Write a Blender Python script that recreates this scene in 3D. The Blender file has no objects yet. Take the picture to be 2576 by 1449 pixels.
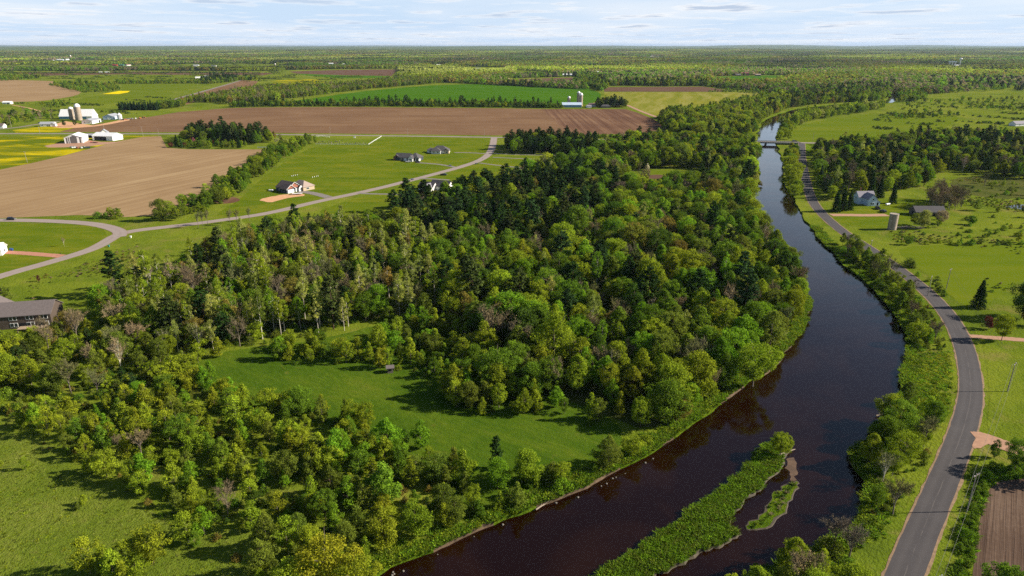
import bpy, math, random
import numpy as np
from mathutils import Vector, Matrix, geometry

R = math.radians
random.seed(7)
rng = np.random.default_rng(7)
scene = bpy.context.scene
col = scene.collection

# ---------------------------------------------------------------- camera
CAM_H = 100.0
FPX, CX, CY, HORIZON = 1717.3, 1288.0, 724.5, 114.8
PITCH = math.atan((CY - HORIZON) / FPX)
SP, CP = math.sin(PITCH), math.cos(PITCH)
cam_data = bpy.data.cameras.new('camera')
cam_data.sensor_width = 36.0
cam_data.lens = 36.0 * FPX / 2576.0
cam_data.clip_start = 1.0
cam_data.clip_end = 200000.0
cam = bpy.data.objects.new('camera', cam_data)
cam.location = (0, 0, CAM_H)
cam.rotation_euler = (R(90) - PITCH, 0, 0)
col.objects.link(cam)
scene.camera = cam

# ---------------------------------------------------------------- light
SUN_EL, SUN_AZ = 29.0, 88.0          # degrees above the horizon, clockwise from straight ahead
SUN_STRENGTH, SKY_STRENGTH, EXPOSURE = 5.0, 0.056, 0.98
HAZE_DENSITY = 1.9e-5
sd = bpy.data.lights.new('sun', 'SUN')
sd.energy = SUN_STRENGTH
sd.angle = R(0.53)
sd.color = (1.0, 0.91, 0.76)
sun = bpy.data.objects.new('sun', sd)
to_sun = Vector((math.sin(R(SUN_AZ)) * math.cos(R(SUN_EL)), math.cos(R(SUN_AZ)) * math.cos(R(SUN_EL)), math.sin(R(SUN_EL))))
sun.rotation_euler = to_sun.to_track_quat('Z', 'Y').to_euler()
sun.location = (0, 0, 400)
col.objects.link(sun)

world = bpy.data.worlds.new('World')
scene.world = world
world.use_nodes = True
wn, wl = world.node_tree.nodes, world.node_tree.links
wn.clear()
def wnode(t, **kw):
    n = wn.new(t)
    for k, v in kw.items():
        setattr(n, k, v)
    return n
sky = wnode('ShaderNodeTexSky', sky_type='NISHITA', sun_disc=False)
sky.sun_elevation = R(SUN_EL)
sky.sun_rotation = R(SUN_AZ)
sky.altitude = 300
sky.air_density = 1.0
sky.dust_density = 0.6
sky.ozone_density = 1.4
skyk = wnode('ShaderNodeVectorMath', operation='SCALE')
wl.new(sky.outputs[0], skyk.inputs[0])
skyk.inputs['Scale'].default_value = SKY_STRENGTH
tc = wnode('ShaderNodeTexCoord')
sep = wnode('ShaderNodeSeparateXYZ')
wl.new(tc.outputs['Generated'], sep.inputs[0])
def wmath(op, a, b=None, c=None):
    n = wnode('ShaderNodeMath', operation=op)
    for i, v in enumerate((a, b, c)):
        if v is None:
            continue
        if isinstance(v, (int, float)):
            n.inputs[i].default_value = v
        else:
            wl.new(v, n.inputs[i])
    return n.outputs[0]
zc = wmath('MAXIMUM', sep.outputs['Z'], 0.0)
den = wmath('ADD', zc, 0.02)
cu = wmath('DIVIDE', sep.outputs['X'], den)
cv = wmath('DIVIDE', sep.outputs['Y'], den)
comb = wnode('ShaderNodeCombineXYZ')
wl.new(cu, comb.inputs[0]); wl.new(cv, comb.inputs[1])
def wnoise(scale, detail, rough, off):
    mp = wnode('ShaderNodeMapping')
    mp.inputs['Scale'].default_value = scale
    mp.inputs['Location'].default_value = off
    wl.new(comb.outputs[0], mp.inputs[0])
    nz = wnode('ShaderNodeTexNoise')
    nz.inputs['Scale'].default_value = 1.0
    nz.inputs['Detail'].default_value = detail
    nz.inputs['Roughness'].default_value = rough
    wl.new(mp.outputs[0], nz.inputs['Vector'])
    return nz.outputs['Fac']
def wramp(fac, stops):
    r = wnode('ShaderNodeValToRGB')
    while len(r.color_ramp.elements) < len(stops):
        r.color_ramp.elements.new(0.5)
    for e, (p, c) in zip(r.color_ramp.elements, stops):
        e.position = p
        e.color = (c, c, c, 1)
    wl.new(fac, r.inputs[0])
    return r.outputs[0]
n_big = wnoise((0.16, 0.10, 1), 5, 0.55, (3.1, 1.7, 0))
n_small = wnoise((0.55, 0.42, 1), 7, 0.58, (9.3, 4.2, 0))
veil = wramp(n_big, ((0.40, 0.02), (0.64, 1.0)))
puff = wramp(n_small, ((0.52, 0.0), (0.60, 1.0)))
shade_fac = wramp(n_small, ((0.57, 0.0), (0.66, 1.0)))
low = wramp(zc, ((0.0, 1.0), (0.09, 0.88), (0.20, 0.30), (0.36, 0.0)))        # clouds crowd together towards the horizon
cloud_amt = wmath('MULTIPLY', wmath('MINIMUM', wmath('ADD', wmath('MULTIPLY', veil, 0.55), wmath('MULTIPLY', puff, 0.6)), 1.0), low)
def wmix(fac, a, b):
    m = wnode('ShaderNodeMix', data_type='RGBA')
    for i, v in ((0, fac), (6, a), (7, b)):
        if isinstance(v, tuple):
            m.inputs[i].default_value = v
        elif isinstance(v, (int, float)):
            m.inputs[i].default_value = v
        else:
            wl.new(v, m.inputs[i])
    return m.outputs[2]
pale = wmix(low, skyk.outputs[0], (0.315, 0.410, 0.545, 1))      # thin bright air low in the sky
cloud_col = wmix(shade_fac, (0.490, 0.500, 0.515, 1), (0.27, 0.32, 0.40, 1))
final_sky = wmix(cloud_amt, wmix(0.86, skyk.outputs[0], pale), cloud_col)
bg = wnode('ShaderNodeBackground')
bg.inputs['Strength'].default_value = 1.0
wl.new(final_sky, bg.inputs[0])
wo = wnode('ShaderNodeOutputWorld')
wl.new(bg.outputs[0], wo.inputs[0])

scene.view_settings.view_transform = 'Standard'
scene.view_settings.look = 'None'
scene.view_settings.gamma = 1.0
scene.view_settings.exposure = EXPOSURE
scene.render.engine = 'CYCLES'
cy = scene.cycles
cy.max_bounces = 5
cy.diffuse_bounces = 2
cy.glossy_bounces = 2
cy.transmission_bounces = 2
cy.transparent_max_bounces = 4
cy.volume_bounces = 0
cy.use_denoising = False

# ---------------------------------------------------------------- picture <-> place
def G(px, py, z=0.0):
    u, v = (px - CX) / FPX, (py - CY) / FPX
    t = (CAM_H - z) / (v * CP + SP)
    return np.array((u * t, (CP - v * SP) * t, z))
def GP(pts, z=0.0):
    return np.array([G(x, y, z)[:2] for x, y in pts])
def PX(x, y, z=0.0):
    d = y * CP + (CAM_H - z) * SP
    return CX + FPX * x / d, CY + FPX * ((CAM_H - z) * CP - y * SP) / d

def inside(P, poly):
    P = np.asarray(P); x, y = P[:, 0], P[:, 1]
    r = np.zeros(len(P), bool)
    n = len(poly)
    for i in range(n):
        x1, y1 = poly[i]; x2, y2 = poly[(i + 1) % n]
        c = ((y1 > y) != (y2 > y))
        if c.any():
            xi = (x2 - x1) * (y - y1) / (y2 - y1 + 1e-12) + x1
            r ^= c & (x < xi)
    return r
def dist_line(P, line):
    P = np.asarray(P, float)
    best = np.full(len(P), 1e9)
    for a, b in zip(line[:-1], line[1:]):
        ab = b - a
        t = np.clip(((P - a) @ ab) / (ab @ ab + 1e-9), 0, 1)
        best = np.minimum(best, np.linalg.norm(P - (a + t[:, None] * ab), axis=1))
    return best
def smooth(line, n=2, closed=False):
    L = np.asarray(line, float)
    for _ in range(n):
        if closed:
            N = np.roll(L, -1, 0)
            L = np.stack((L * .75 + N * .25, L * .25 + N * .75), 1).reshape(-1, L.shape[1])
        else:
            A, B = L[:-1], L[1:]
            M = np.stack((A * .75 + B * .25, A * .25 + B * .75), 1).reshape(-1, L.shape[1])
            L = np.vstack((L[:1], M, L[-1:]))
    return L
def densify(line, step, closed=False):
    out = []
    L = list(line) + ([line[0]] if closed else [])
    for a, b in zip(L[:-1], L[1:]):
        a, b = np.asarray(a), np.asarray(b)
        k = step(a) if callable(step) else step
        n = max(1, int(np.linalg.norm(b - a) / k))
        out += [a + (b - a) * i / n for i in range(n)]
    if not closed:
        out.append(np.asarray(L[-1]))
    return np.array(out)
def normals2d(L, closed=True):
    if closed:
        t = np.roll(L, -1, 0) - np.roll(L, 1, 0)
    else:
        t = np.gradient(L, axis=0)
    t = t / (np.linalg.norm(t, axis=1)[:, None] + 1e-9)
    return np.stack((t[:, 1], -t[:, 0]), 1)            # to the right of the direction of travel
def area2(L):
    x, y = L[:, 0], L[:, 1]
    return 0.5 * np.sum(x * np.roll(y, -1) - y * np.roll(x, -1))

# ---------------------------------------------------------------- objects and names
def tag(o, label=None, cat=None, group=None, kind=None):
    if label: o['label'] = label
    if cat: o['category'] = cat
    if group: o['group'] = group
    if kind: o['kind'] = kind
    return o
def empty(name, loc, rz=0.0, label=None, cat=None, group=None, s=1.0):
    o = bpy.data.objects.new(name, None)
    o.location = loc
    o.rotation_euler = (0, 0, rz)
    o.scale = (s, s, s)
    o.empty_display_size = 0.5
    col.objects.link(o)
    return tag(o, label, cat, group)
def copy_tree(o, parent=None):
    c = o.copy()
    col.objects.link(c)
    if parent is not None:
        c.parent = parent
    for ch in list(o.children):
        copy_tree(ch, c)
    return c

class MB:
    """collects shapes into one mesh"""
    def __init__(s):
        s.v, s.f, s.m = [], [], []
    def add(s, verts, faces, mi=0):
        b = len(s.v)
        s.v += [tuple(map(float, p)) for p in verts]
        s.f += [tuple(b + i for i in f) for f in faces]
        s.m += [mi] * len(faces)
    def box(s, c, d, rz=0.0, mi=0):
        x, y, z = (d[0] / 2, d[1] / 2, d[2] / 2)
        ca, sa = math.cos(rz), math.sin(rz)
        vs = []
        for sz in (-z, z):
            for sx, sy in ((-x, -y), (x, -y), (x, y), (-x, y)):
                vs.append((c[0] + sx * ca - sy * sa, c[1] + sx * sa + sy * ca, c[2] + sz))
        s.add(vs, [(3, 2, 1, 0), (4, 5, 6, 7), (0, 1, 5, 4), (1, 2, 6, 5), (2, 3, 7, 6), (3, 0, 4, 7)], mi)
    def lathe(s, prof, c=(0, 0, 0), n=16, mi=0):
        vs, fs = [], []
        for r, z in prof:
            for i in range(n):
                a = 2 * math.pi * i / n
                vs.append((c[0] + r * math.cos(a), c[1] + r * math.sin(a), c[2] + z))
        for k in range(len(prof) - 1):
            for i in range(n):
                j = (i + 1) % n
                fs.append((k * n + i, k * n + j, (k + 1) * n + j, (k + 1) * n + i))
        fs.append(tuple(range(n))[::-1])
        fs.append(tuple((len(prof) - 1) * n + i for i in range(n)))
        s.add(vs, fs, mi)
    def tube(s, pts, rad, n=6, mi=0):
        pts = [np.asarray(p, float) for p in pts]
        vs, fs = [], []
        for k, p in enumerate(pts):
            t = pts[min(k + 1, len(pts) - 1)] - pts[max(k - 1, 0)]
            t = t / (np.linalg.norm(t) + 1e-9)
            a = np.cross(t, (0, 0, 1) if abs(t[2]) < .9 else (1, 0, 0)); a /= np.linalg.norm(a)
            b = np.cross(t, a)
            r = rad[k] if isinstance(rad, (list, tuple)) else rad
            for i in range(n):
                q = 2 * math.pi * i / n
                vs.append(p + r * (a * math.cos(q) + b * math.sin(q)))
        for k in range(len(pts) - 1):
            for i in range(n):
                j = (i + 1) % n
                fs.append((k * n + i, (k + 1) * n + i, (k + 1) * n + j, k * n + j))
        fs.append(tuple(range(n)))
        fs.append(tuple((len(pts) - 1) * n + i for i in range(n))[::-1])
        s.add(vs, fs, mi)
    def extrude(s, prof, x0, x1, mi=0):
        """profile in (y, z), extruded along x"""
        n = len(prof)
        vs = [(x0, y, z) for y, z in prof] + [(x1, y, z) for y, z in prof]
        fs = [tuple(range(n))[::-1], tuple(range(n, 2 * n))]
        fs += [(i, (i + 1) % n, n + (i + 1) % n, n + i) for i in range(n)]
        s.add(vs, fs, mi)
    def xform(s, cx, cy, rz, z=0.0, start=0):
        ca, sa = math.cos(rz), math.sin(rz)
        s.v[start:] = [(cx + x * ca - y * sa, cy + x * sa + y * ca, zz + z) for x, y, zz in s.v[start:]]
    def mesh(s, name, mats):
        me = bpy.data.meshes.new(name)
        me.from_pydata(s.v, [], s.f)
        for m in (mats if isinstance(mats, (list, tuple)) else [mats]):
            me.materials.append(m)
        if len(set(s.m)) > 1:
            me.polygons.foreach_set('material_index', s.m)
        me.update()
        return me
    def build(s, name, mats, parent=None, loc=None, rz=0.0):
        o = bpy.data.objects.new(name, s.mesh(name, mats))
        if parent is not None:
            o.parent = parent
        if loc is not None:
            o.location = loc
            o.rotation_euler = (0, 0, rz)
        col.objects.link(o)
        return o

# ---------------------------------------------------------------- materials
class NT:
    def __init__(s, name):
        s.mat = bpy.data.materials.new(name)
        s.mat.use_nodes = True
        s.n, s.l = s.mat.node_tree.nodes, s.mat.node_tree.links
        s.n.clear()
        s.out = s.n.new('ShaderNodeOutputMaterial')
    def node(s, t, **kw):
        n = s.n.new(t)
        for k, v in kw.items():
            setattr(n, k, v)
        return n
    def put(s, sock, v):
        if isinstance(v, (int, float)):
            sock.default_value = v
        elif isinstance(v, tuple):
            sock.default_value = v if len(v) != 3 or sock.type != 'RGBA' else (*v, 1)
        else:
            s.l.new(v, sock)
    def math(s, op, a, b=0.0):
        n = s.node('ShaderNodeMath', operation=op)
        s.put(n.inputs[0], a); s.put(n.inputs[1], b)
        return n.outputs[0]
    def coords(s, scale=(1, 1, 1), rot=0.0, kind='Object'):
        t = s.node('ShaderNodeTexCoord')
        r = s.node('ShaderNodeMapping', vector_type='TEXTURE')
        r.inputs['Rotation'].default_value = (0, 0, rot)
        s.l.new(t.outputs[kind], r.inputs[0])
        m = s.node('ShaderNodeMapping')
        m.inputs['Scale'].default_value = scale
        s.l.new(r.outputs[0], m.inputs[0])
        return m.outputs[0]
    def noise(s, vec, scale, detail=4, rough=0.55, dist=0.0):
        n = s.node('ShaderNodeTexNoise')
        n.inputs['Scale'].default_value = scale
        n.inputs['Detail'].default_value = detail
        n.inputs['Roughness'].default_value = rough
        n.inputs['Distortion'].default_value = dist
        s.l.new(vec, n.inputs['Vector'])
        return n.outputs['Fac']
    def ramp(s, fac, stops):
        r = s.node('ShaderNodeValToRGB')
        while len(r.color_ramp.elements) < len(stops):
            r.color_ramp.elements.new(0.5)
        for e, (p, c) in zip(r.color_ramp.elements, stops):
            e.position = p
            e.color = (*c, 1) if isinstance(c, tuple) else (c, c, c, 1)
        s.l.new(fac, r.inputs[0])
        return r.outputs[0]
    def mix(s, fac, a, b, mode='MIX'):
        m = s.node('ShaderNodeMix', data_type='RGBA', blend_type=mode)
        s.put(m.inputs[0], fac)
        for i, v in ((6, a), (7, b)):
            s.put(m.inputs[i], (*v, 1) if isinstance(v, tuple) and len(v) == 3 else v)
        return m.outputs[2]
    def bump(s, h, strength, dist):
        b = s.node('ShaderNodeBump')
        b.inputs['Strength'].default_value = strength
        b.inputs['Distance'].default_value = dist
        s.l.new(h, b.inputs['Height'])
        return b.outputs[0]
    def principled(s, color, rough=0.9, normal=None, spec=0.3, metal=0.0, ior=None):
        p = s.node('ShaderNodeBsdfPrincipled')
        s.put(p.inputs['Base Color'], color)
        s.put(p.inputs['Roughness'], rough)
        p.inputs['Specular IOR Level'].default_value = spec
        p.inputs['Metallic'].default_value = metal
        if ior: p.inputs['IOR'].default_value = ior
        if normal is not None: s.l.new(normal, p.inputs['Normal'])
        s.l.new(p.outputs[0], s.out.inputs[0])
        return p
    def diffuse(s, color, normal=None):
        p = s.node('ShaderNodeBsdfDiffuse')
        s.put(p.inputs['Color'], (*color, 1) if isinstance(color, tuple) else color)
        if normal is not None: s.l.new(normal, p.inputs['Normal'])
        s.l.new(p.outputs[0], s.out.inputs[0])
        return s.mat

def plain(name, c, rough=0.7, var=0.25, scale=1.2, spec=0.35, metal=0.0):
    """one colour with blotchy wear"""
    t = NT(name)
    v = t.coords()
    n = t.noise(v, scale, 6, 0.65)
    k = t.ramp(n, ((0.25, tuple(x * (1 - var) for x in c)), (0.75, tuple(min(1, x * (1 + var * .6)) for x in c))))
    t.principled(k, rough, None, spec, metal)
    return t.mat
def ribbed(name, c, period=0.4, rough=0.45, var=0.12, axis=0, spec=0.4):
    """sheet metal or boards with fine parallel ribs"""
    t = NT(name)
    v = t.coords()
    w = t.node('ShaderNodeTexWave', wave_type='BANDS', bands_direction='XYZ'[axis])
    w.inputs['Scale'].default_value = 0.314 / period
    t.l.new(v, w.inputs['Vector'])
    n = t.noise(v, 0.5, 6, 0.65)
    k = t.ramp(n, ((0.25, tuple(x * (1 - var) for x in c)), (0.75, tuple(min(1, x * (1 + var * .5)) for x in c))))
    t.principled(k, rough, t.bump(w.outputs['Fac'], 0.5, 0.05), spec)
    return t.mat

def turf(name, stops, big=0.03, mid=0.35, fine=2.2, dry=None, dry_at=(0.58, 0.75), rot=0.0, stretch=1.0, bump=0.35, patch=None, patch_scale=0.02):
    """grass: broad drifts of colour, tussocks, and a fine nap"""
    t = NT(name)
    v = t.coords((1, stretch, 1), rot)
    a = t.noise(v, big, 4, 0.6, 0.4)
    b = t.noise(v, mid, 5, 0.65)
    c = t.noise(v, fine, 3, 0.7)
    f = t.math('ADD', t.math('MULTIPLY', a, 0.5), t.math('ADD', t.math('MULTIPLY', b, 0.28), t.math('MULTIPLY', c, 0.22)))
    k = t.ramp(f, stops)
    if patch:
        pn = t.noise(v, patch_scale, 5, 0.6, 0.8)
        k = t.mix(t.ramp(pn, ((patch[1], 0.0), (patch[2], 1.0))), k, patch[0])
    if dry:
        d = t.noise(v, mid * 0.45, 6, 0.7, 0.6)
        k = t.mix(t.math('MULTIPLY', t.ramp(d, ((dry_at[0], 0.0), (dry_at[1], 1.0))), 0.75), k, dry)
    h = t.math('ADD', b, t.math('MULTIPLY', c, 0.6))
    return t.diffuse(k, t.bump(h, bump, 0.8))
def furrows(name, c1, c2, c3, rot, period=1.4, streak=0.006, bump=0.5, big=0.012):
    """tilled soil: long stretched streaks along the rows"""
    t = NT(name)
    v1 = t.coords((streak, 1.0 / period, 1), rot)
    v0 = t.coords((1, 1, 1), rot)
    a = t.noise(v1, 1.0, 4, 0.7)
    v2 = t.coords((streak * 0.6, 0.16, 1), rot)
    a2 = t.noise(v2, 1.0, 4, 0.6)
    b = t.noise(v0, big, 5, 0.6, 0.5)
    c = t.noise(v0, 0.9, 4, 0.75)
    f = t.math('ADD', t.math('MULTIPLY', a, 0.34), t.math('ADD', t.math('MULTIPLY', a2, 0.26), t.math('ADD', t.math('MULTIPLY', b, 0.22), t.math('MULTIPLY', c, 0.18))))
    k = t.ramp(f, ((0.36, c1), (0.5, c2), (0.64, c3)))
    return t.diffuse(k, t.bump(a, bump, 0.3))

def leaf_material(name, trans=0.3, gain=1.0):
    t = NT(name)
    va = t.node('ShaderNodeAttribute', attribute_type='GEOMETRY', attribute_name='var')
    ti = t.node('ShaderNodeAttribute', attribute_type='INSTANCER', attribute_name='tint')
    k = t.math('ADD', t.math('MULTIPLY', va.outputs['Fac'], 0.9), 0.55)
    sc = t.node('ShaderNodeVectorMath', operation='SCALE')
    t.l.new(ti.outputs['Vector'], sc.inputs[0])
    t.put(sc.inputs['Scale'], t.math('MULTIPLY', k, gain))
    warm = t.node('ShaderNodeVectorMath', operation='MULTIPLY')
    t.l.new(sc.outputs[0], warm.inputs[0])
    warm.inputs[1].default_value = (1.10, 1.02, 0.7)
    c = t.mix(t.math('MULTIPLY', va.outputs['Fac'], 0.8), sc.outputs[0], warm.outputs[0])
    d = t.node('ShaderNodeBsdfDiffuse')
    t.l.new(c, d.inputs[0])
    if trans > 0:
        tr = t.node('ShaderNodeBsdfTranslucent')
        t.l.new(c, tr.inputs[0])
        m = t.node('ShaderNodeMixShader')
        m.inputs[0].default_value = trans
        t.l.new(d.outputs[0], m.inputs[1]); t.l.new(tr.outputs[0], m.inputs[2])
        t.l.new(m.outputs[0], t.out.inputs[0])
    else:
        t.l.new(d.outputs[0], t.out.inputs[0])
    return t.mat
def bark_material(name, c, var=0.4):
    t = NT(name)
    v = t.coords((1, 1, 0.25))
    n = t.noise(v, 3.0, 5, 0.7)
    return t.diffuse(t.ramp(n, ((0.3, tuple(x * (1 - var) for x in c)), (0.7, c))))

# ---------------------------------------------------------------- ground materials
M = {}
M['pasture'] = turf('pasture_grass', ((0.33, (0.062, 0.092, 0.010)), (0.45, (0.098, 0.136, 0.011)), (0.57, (0.150, 0.180, 0.016)), (0.69, (0.21, 0.205, 0.040))),
                    big=0.014, mid=0.10, fine=1.1, dry=(0.215, 0.165, 0.055), dry_at=(0.54, 0.74), bump=0.8)
M['far_land'] = turf('distant_woodland_floor', ((0.34, (0.032, 0.058, 0.018)), (0.47, (0.066, 0.100, 0.024)), (0.56, (0.115, 0.140, 0.032)), (0.68, (0.145, 0.140, 0.050))),
                     big=0.0022, mid=0.013, fine=0.07, bump=0.0)
M['meadow'] = turf('fresh_meadow_grass', ((0.34, (0.034, 0.070, 0.005)), (0.46, (0.052, 0.098, 0.007)), (0.57, (0.080, 0.124, 0.009)), (0.68, (0.125, 0.142, 0.018))), stretch=2.2, rot=R(-35), dry=(0.17, 0.15, 0.03), dry_at=(0.60, 0.80),
                   big=0.03, mid=0.30, fine=2.2, bump=0.55)
M['rough_grass'] = turf('rough_pale_grass', ((0.34, (0.0684, 0.1034, 0.0095)), (0.47, (0.1044, 0.1447, 0.0142)), (0.57, (0.1368, 0.1695, 0.0218)), (0.68, (0.1800, 0.1860, 0.0380))),
                        big=0.05, mid=0.55, fine=2.4, dry=(0.1872, 0.1654, 0.0404), dry_at=(0.60, 0.82), bump=0.9)
M['lawn'] = turf('mown_lawn', ((0.34, (0.0640, 0.0975, 0.0060)), (0.48, (0.0896, 0.1287, 0.0070)), (0.60, (0.1240, 0.1482, 0.0090)), (0.70, (0.1640, 0.1560, 0.0150))),
                 big=0.02, mid=0.07, fine=0.9, stretch=2.6, dry=(0.1880, 0.1755, 0.0175), dry_at=(0.50, 0.72), bump=0.4)
M['dandelion'] = turf('dandelion_meadow', ((0.34, (0.0680, 0.1053, 0.0060)), (0.48, (0.0960, 0.1287, 0.0060)), (0.60, (0.1440, 0.1482, 0.0070)), (0.72, (0.1920, 0.1560, 0.0070))),
                      big=0.014, mid=0.08, fine=0.9, stretch=3.0, patch=((0.46, 0.36, 0.006), 0.47, 0.64), patch_scale=0.011, bump=0.3)
M['crop'] = turf('young_green_crop', ((0.34, (0.034, 0.098, 0.004)), (0.5, (0.048, 0.122, 0.005)), (0.66, (0.072, 0.145, 0.007))),
                 big=0.006, mid=0.03, fine=0.5, stretch=5.0, bump=0.1)
M['crop_lime'] = turf('lime_green_crop', ((0.34, (0.0760, 0.1170, 0.0070)), (0.5, (0.1040, 0.1404, 0.0080)), (0.66, (0.1400, 0.1560, 0.0130))),
                      big=0.006, mid=0.03, fine=0.5, stretch=5.0, bump=0.1)
M['hay'] = turf('striped_hay_meadow', ((0.34, (0.105, 0.135, 0.012)), (0.47, (0.165, 0.170, 0.018)), (0.57, (0.225, 0.210, 0.050)), (0.68, (0.31, 0.28, 0.12))),
                big=0.007, mid=0.035, fine=0.25, stretch=7.0, rot=R(75), patch=((0.22, 0.20, 0.02), 0.55, 0.75), patch_scale=0.006, bump=0.1)
M['yellow'] = turf('yellow_mustard_flowers', ((0.34, (0.55, 0.42, 0.004)), (0.6, (0.72, 0.56, 0.006))), big=0.05, mid=0.2, fine=1.0, bump=0.1)
M['tall_grass'] = turf('lush_bank_grass', ((0.34, (0.0480, 0.0897, 0.0060)), (0.48, (0.0720, 0.1209, 0.0070)), (0.60, (0.1040, 0.1404, 0.0100)), (0.70, (0.1600, 0.1404, 0.0300))),
                       big=0.09, mid=0.6, fine=2.6, bump=1.0)
M['wood_floor'] = turf('woodland_floor', ((0.34, (0.040, 0.055, 0.012)), (0.5, (0.075, 0.088, 0.018)), (0.66, (0.120, 0.105, 0.036))), big=0.06, mid=0.5, fine=2.2, bump=0.6)
M['brown_soil'] = furrows('brown_ploughed_soil', (0.105, 0.060, 0.034), (0.165, 0.096, 0.054), (0.250, 0.160, 0.092), R(2), 1.5, 0.004)
M['red_soil'] = furrows('reddish_ploughed_soil', (0.070, 0.037, 0.025), (0.135, 0.074, 0.047), (0.255, 0.158, 0.090), R(91.5), 6.0, 0.003)
M['tan_soil'] = furrows('tan_stubble', (0.180, 0.114, 0.060), (0.265, 0.174, 0.093), (0.360, 0.258, 0.145), R(67), 2.2, 0.006)
M['dark_soil'] = furrows('dark_ploughed_soil', (0.078, 0.043, 0.030), (0.115, 0.066, 0.045), (0.160, 0.100, 0.066), R(5), 3.0, 0.004)
M['near_soil'] = furrows('purple_brown_tilled_soil', (0.060, 0.038, 0.029), (0.100, 0.066, 0.048), (0.175, 0.122, 0.088), R(55), 0.9, 0.02, 1.0, 0.05)
M['pink_gravel'] = plain('pink_gravel', (0.36, 0.20, 0.125), 0.95, 0.28, 0.8)
M['red_gravel'] = plain('red_gravel', (0.40, 0.18, 0.115), 0.95, 0.2, 0.6)
M['orange_sand'] = plain('orange_sand', (0.55, 0.30, 0.15), 0.95, 0.3, 0.5)
M['driveway'] = plain('grey_driveway', (0.19, 0.165, 0.15), 0.9, 0.2, 0.5)
M['shoulder'] = plain('gravel_shoulder', (0.24, 0.155, 0.088), 0.95, 0.5, 0.9)
M['bank_earth'] = plain('bare_bank_earth', (0.098, 0.064, 0.037), 0.95, 0.6, 0.9)
M['mud'] = plain('wet_dark_mud', (0.060, 0.046, 0.027), 0.8, 0.5, 0.8)
M['sand_bar'] = plain('wet_sand', (0.10, 0.058, 0.034), 0.8, 0.5, 0.5)
M['rock'] = plain('pale_rock', (0.19, 0.17, 0.145), 0.9, 0.4, 2.0)
M['dead_wood'] = plain('bleached_wood', (0.30, 0.24, 0.18), 0.9, 0.35, 2.0)

def road_material(name, base, worn, crack):
    t = NT(name)
    v = t.coords()
    u = t.node('ShaderNodeAttribute', attribute_type='GEOMETRY', attribute_name='across').outputs['Fac']
    au = t.math('ABSOLUTE', u)
    track = t.ramp(t.math('ABSOLUTE', t.math('SUBTRACT', au, 0.5)), ((0.05, 1.0), (0.28, 0.0)))
    n = t.noise(v, 0.10, 6, 0.7, 0.5)
    f = t.noise(v, 5.0, 3, 0.8)
    k = t.mix(t.math('MULTIPLY', track, 0.45), base, worn)
    k = t.mix(t.ramp(n, ((0.42, 0.0), (0.68, 0.55))), k, worn)
    k = t.mix(t.math('MULTIPLY', t.ramp(f, ((0.35, 1.0), (0.6, 0.0))), 0.35), k, tuple(x * .6 for x in base))
    wob = t.math('ADD', u, t.math('MULTIPLY', t.math('SUBTRACT', t.noise(v, 0.25, 4, 0.7), 0.5), 0.16))
    line = t.ramp(t.math('ABSOLUTE', wob), ((0.012, 1.0), (0.03, 0.0)))
    gap = t.ramp(t.noise(v, 0.12, 4, 0.7), ((0.42, 0.0), (0.56, 1.0)))
    k = t.mix(t.math('MULTIPLY', t.math('MULTIPLY', line, gap), 0.7), k, crack)
    t.principled(k, 0.85, t.bump(f, 0.25, 0.03), 0.3)
    return t.mat
M['asphalt'] = road_material('worn_grey_asphalt', (0.050, 0.044, 0.046), (0.078, 0.069, 0.069), (0.125, 0.108, 0.100))
M['old_asphalt'] = road_material('pale_pinkish_asphalt', (0.270, 0.215, 0.190), (0.320, 0.260, 0.232), (0.18, 0.145, 0.13))
M['county_asphalt'] = road_material('light_grey_asphalt', (0.22, 0.19, 0.17), (0.27, 0.24, 0.215), (0.18, 0.15, 0.13))

def water_material():
    t = NT('dark_river_water')
    v = t.coords((1, 1, 1), R(-20))
    r1 = t.noise(t.coords((0.5, 0.16, 1), R(-12)), 1.0, 4, 0.6, 0.3)
    r2 = t.noise(v, 1.6, 3, 0.6)
    big = t.noise(v, 0.035, 4, 0.6, 0.8)
    h = t.math('ADD', t.math('MULTIPLY', r1, 0.8), t.math('MULTIPLY', r2, 0.2))
    k = t.mix(t.ramp(big, ((0.45, 0.0), (0.70, 1.0))), (0.0075, 0.0020, 0.0007), (0.0140, 0.0046, 0.0016))
    p = t.principled(k, t.math('ADD', t.math('MULTIPLY', t.ramp(big, ((0.4, 0.0), (0.6, 1.0))), 0.06), 0.03), t.bump(h, 0.03, 0.14), 0.5, 0.0, 1.33)
    return t.mat
M['water'] = water_material()

# ---------------------------------------------------------------- sheets of land
def sheet(name, pts, z, m, label, kind='structure', cat='ground', rounds=2, px=True, rag=0.0):
    L = GP(pts) if px else np.asarray(pts, float)
    L = smooth(L, rounds, True) if rounds else L
    if rag:
        L = densify(L, lambda a: max(1.2, np.linalg.norm(a) * 0.006), True)
        n = normals2d(L)
        L = L + n * (rng.normal(0, 1, len(L)) * rag * np.maximum(1, np.linalg.norm(L, axis=1) / 250))[:, None]
    tri = geometry.tessellate_polygon([[Vector((x, y, 0)) for x, y in L]])
    sgn = [(a, b, c) if (L[b][0] - L[a][0]) * (L[c][1] - L[a][1]) - (L[b][1] - L[a][1]) * (L[c][0] - L[a][0]) > 0 else (a, c, b) for a, b, c in tri]
    me = bpy.data.meshes.new(name)
    me.from_pydata([(x, y, z) for x, y in L], [], sgn)
    me.materials.append(m)
    o = bpy.data.objects.new(name, me)
    col.objects.link(o)
    return tag(o, label, cat, None, kind)

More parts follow.
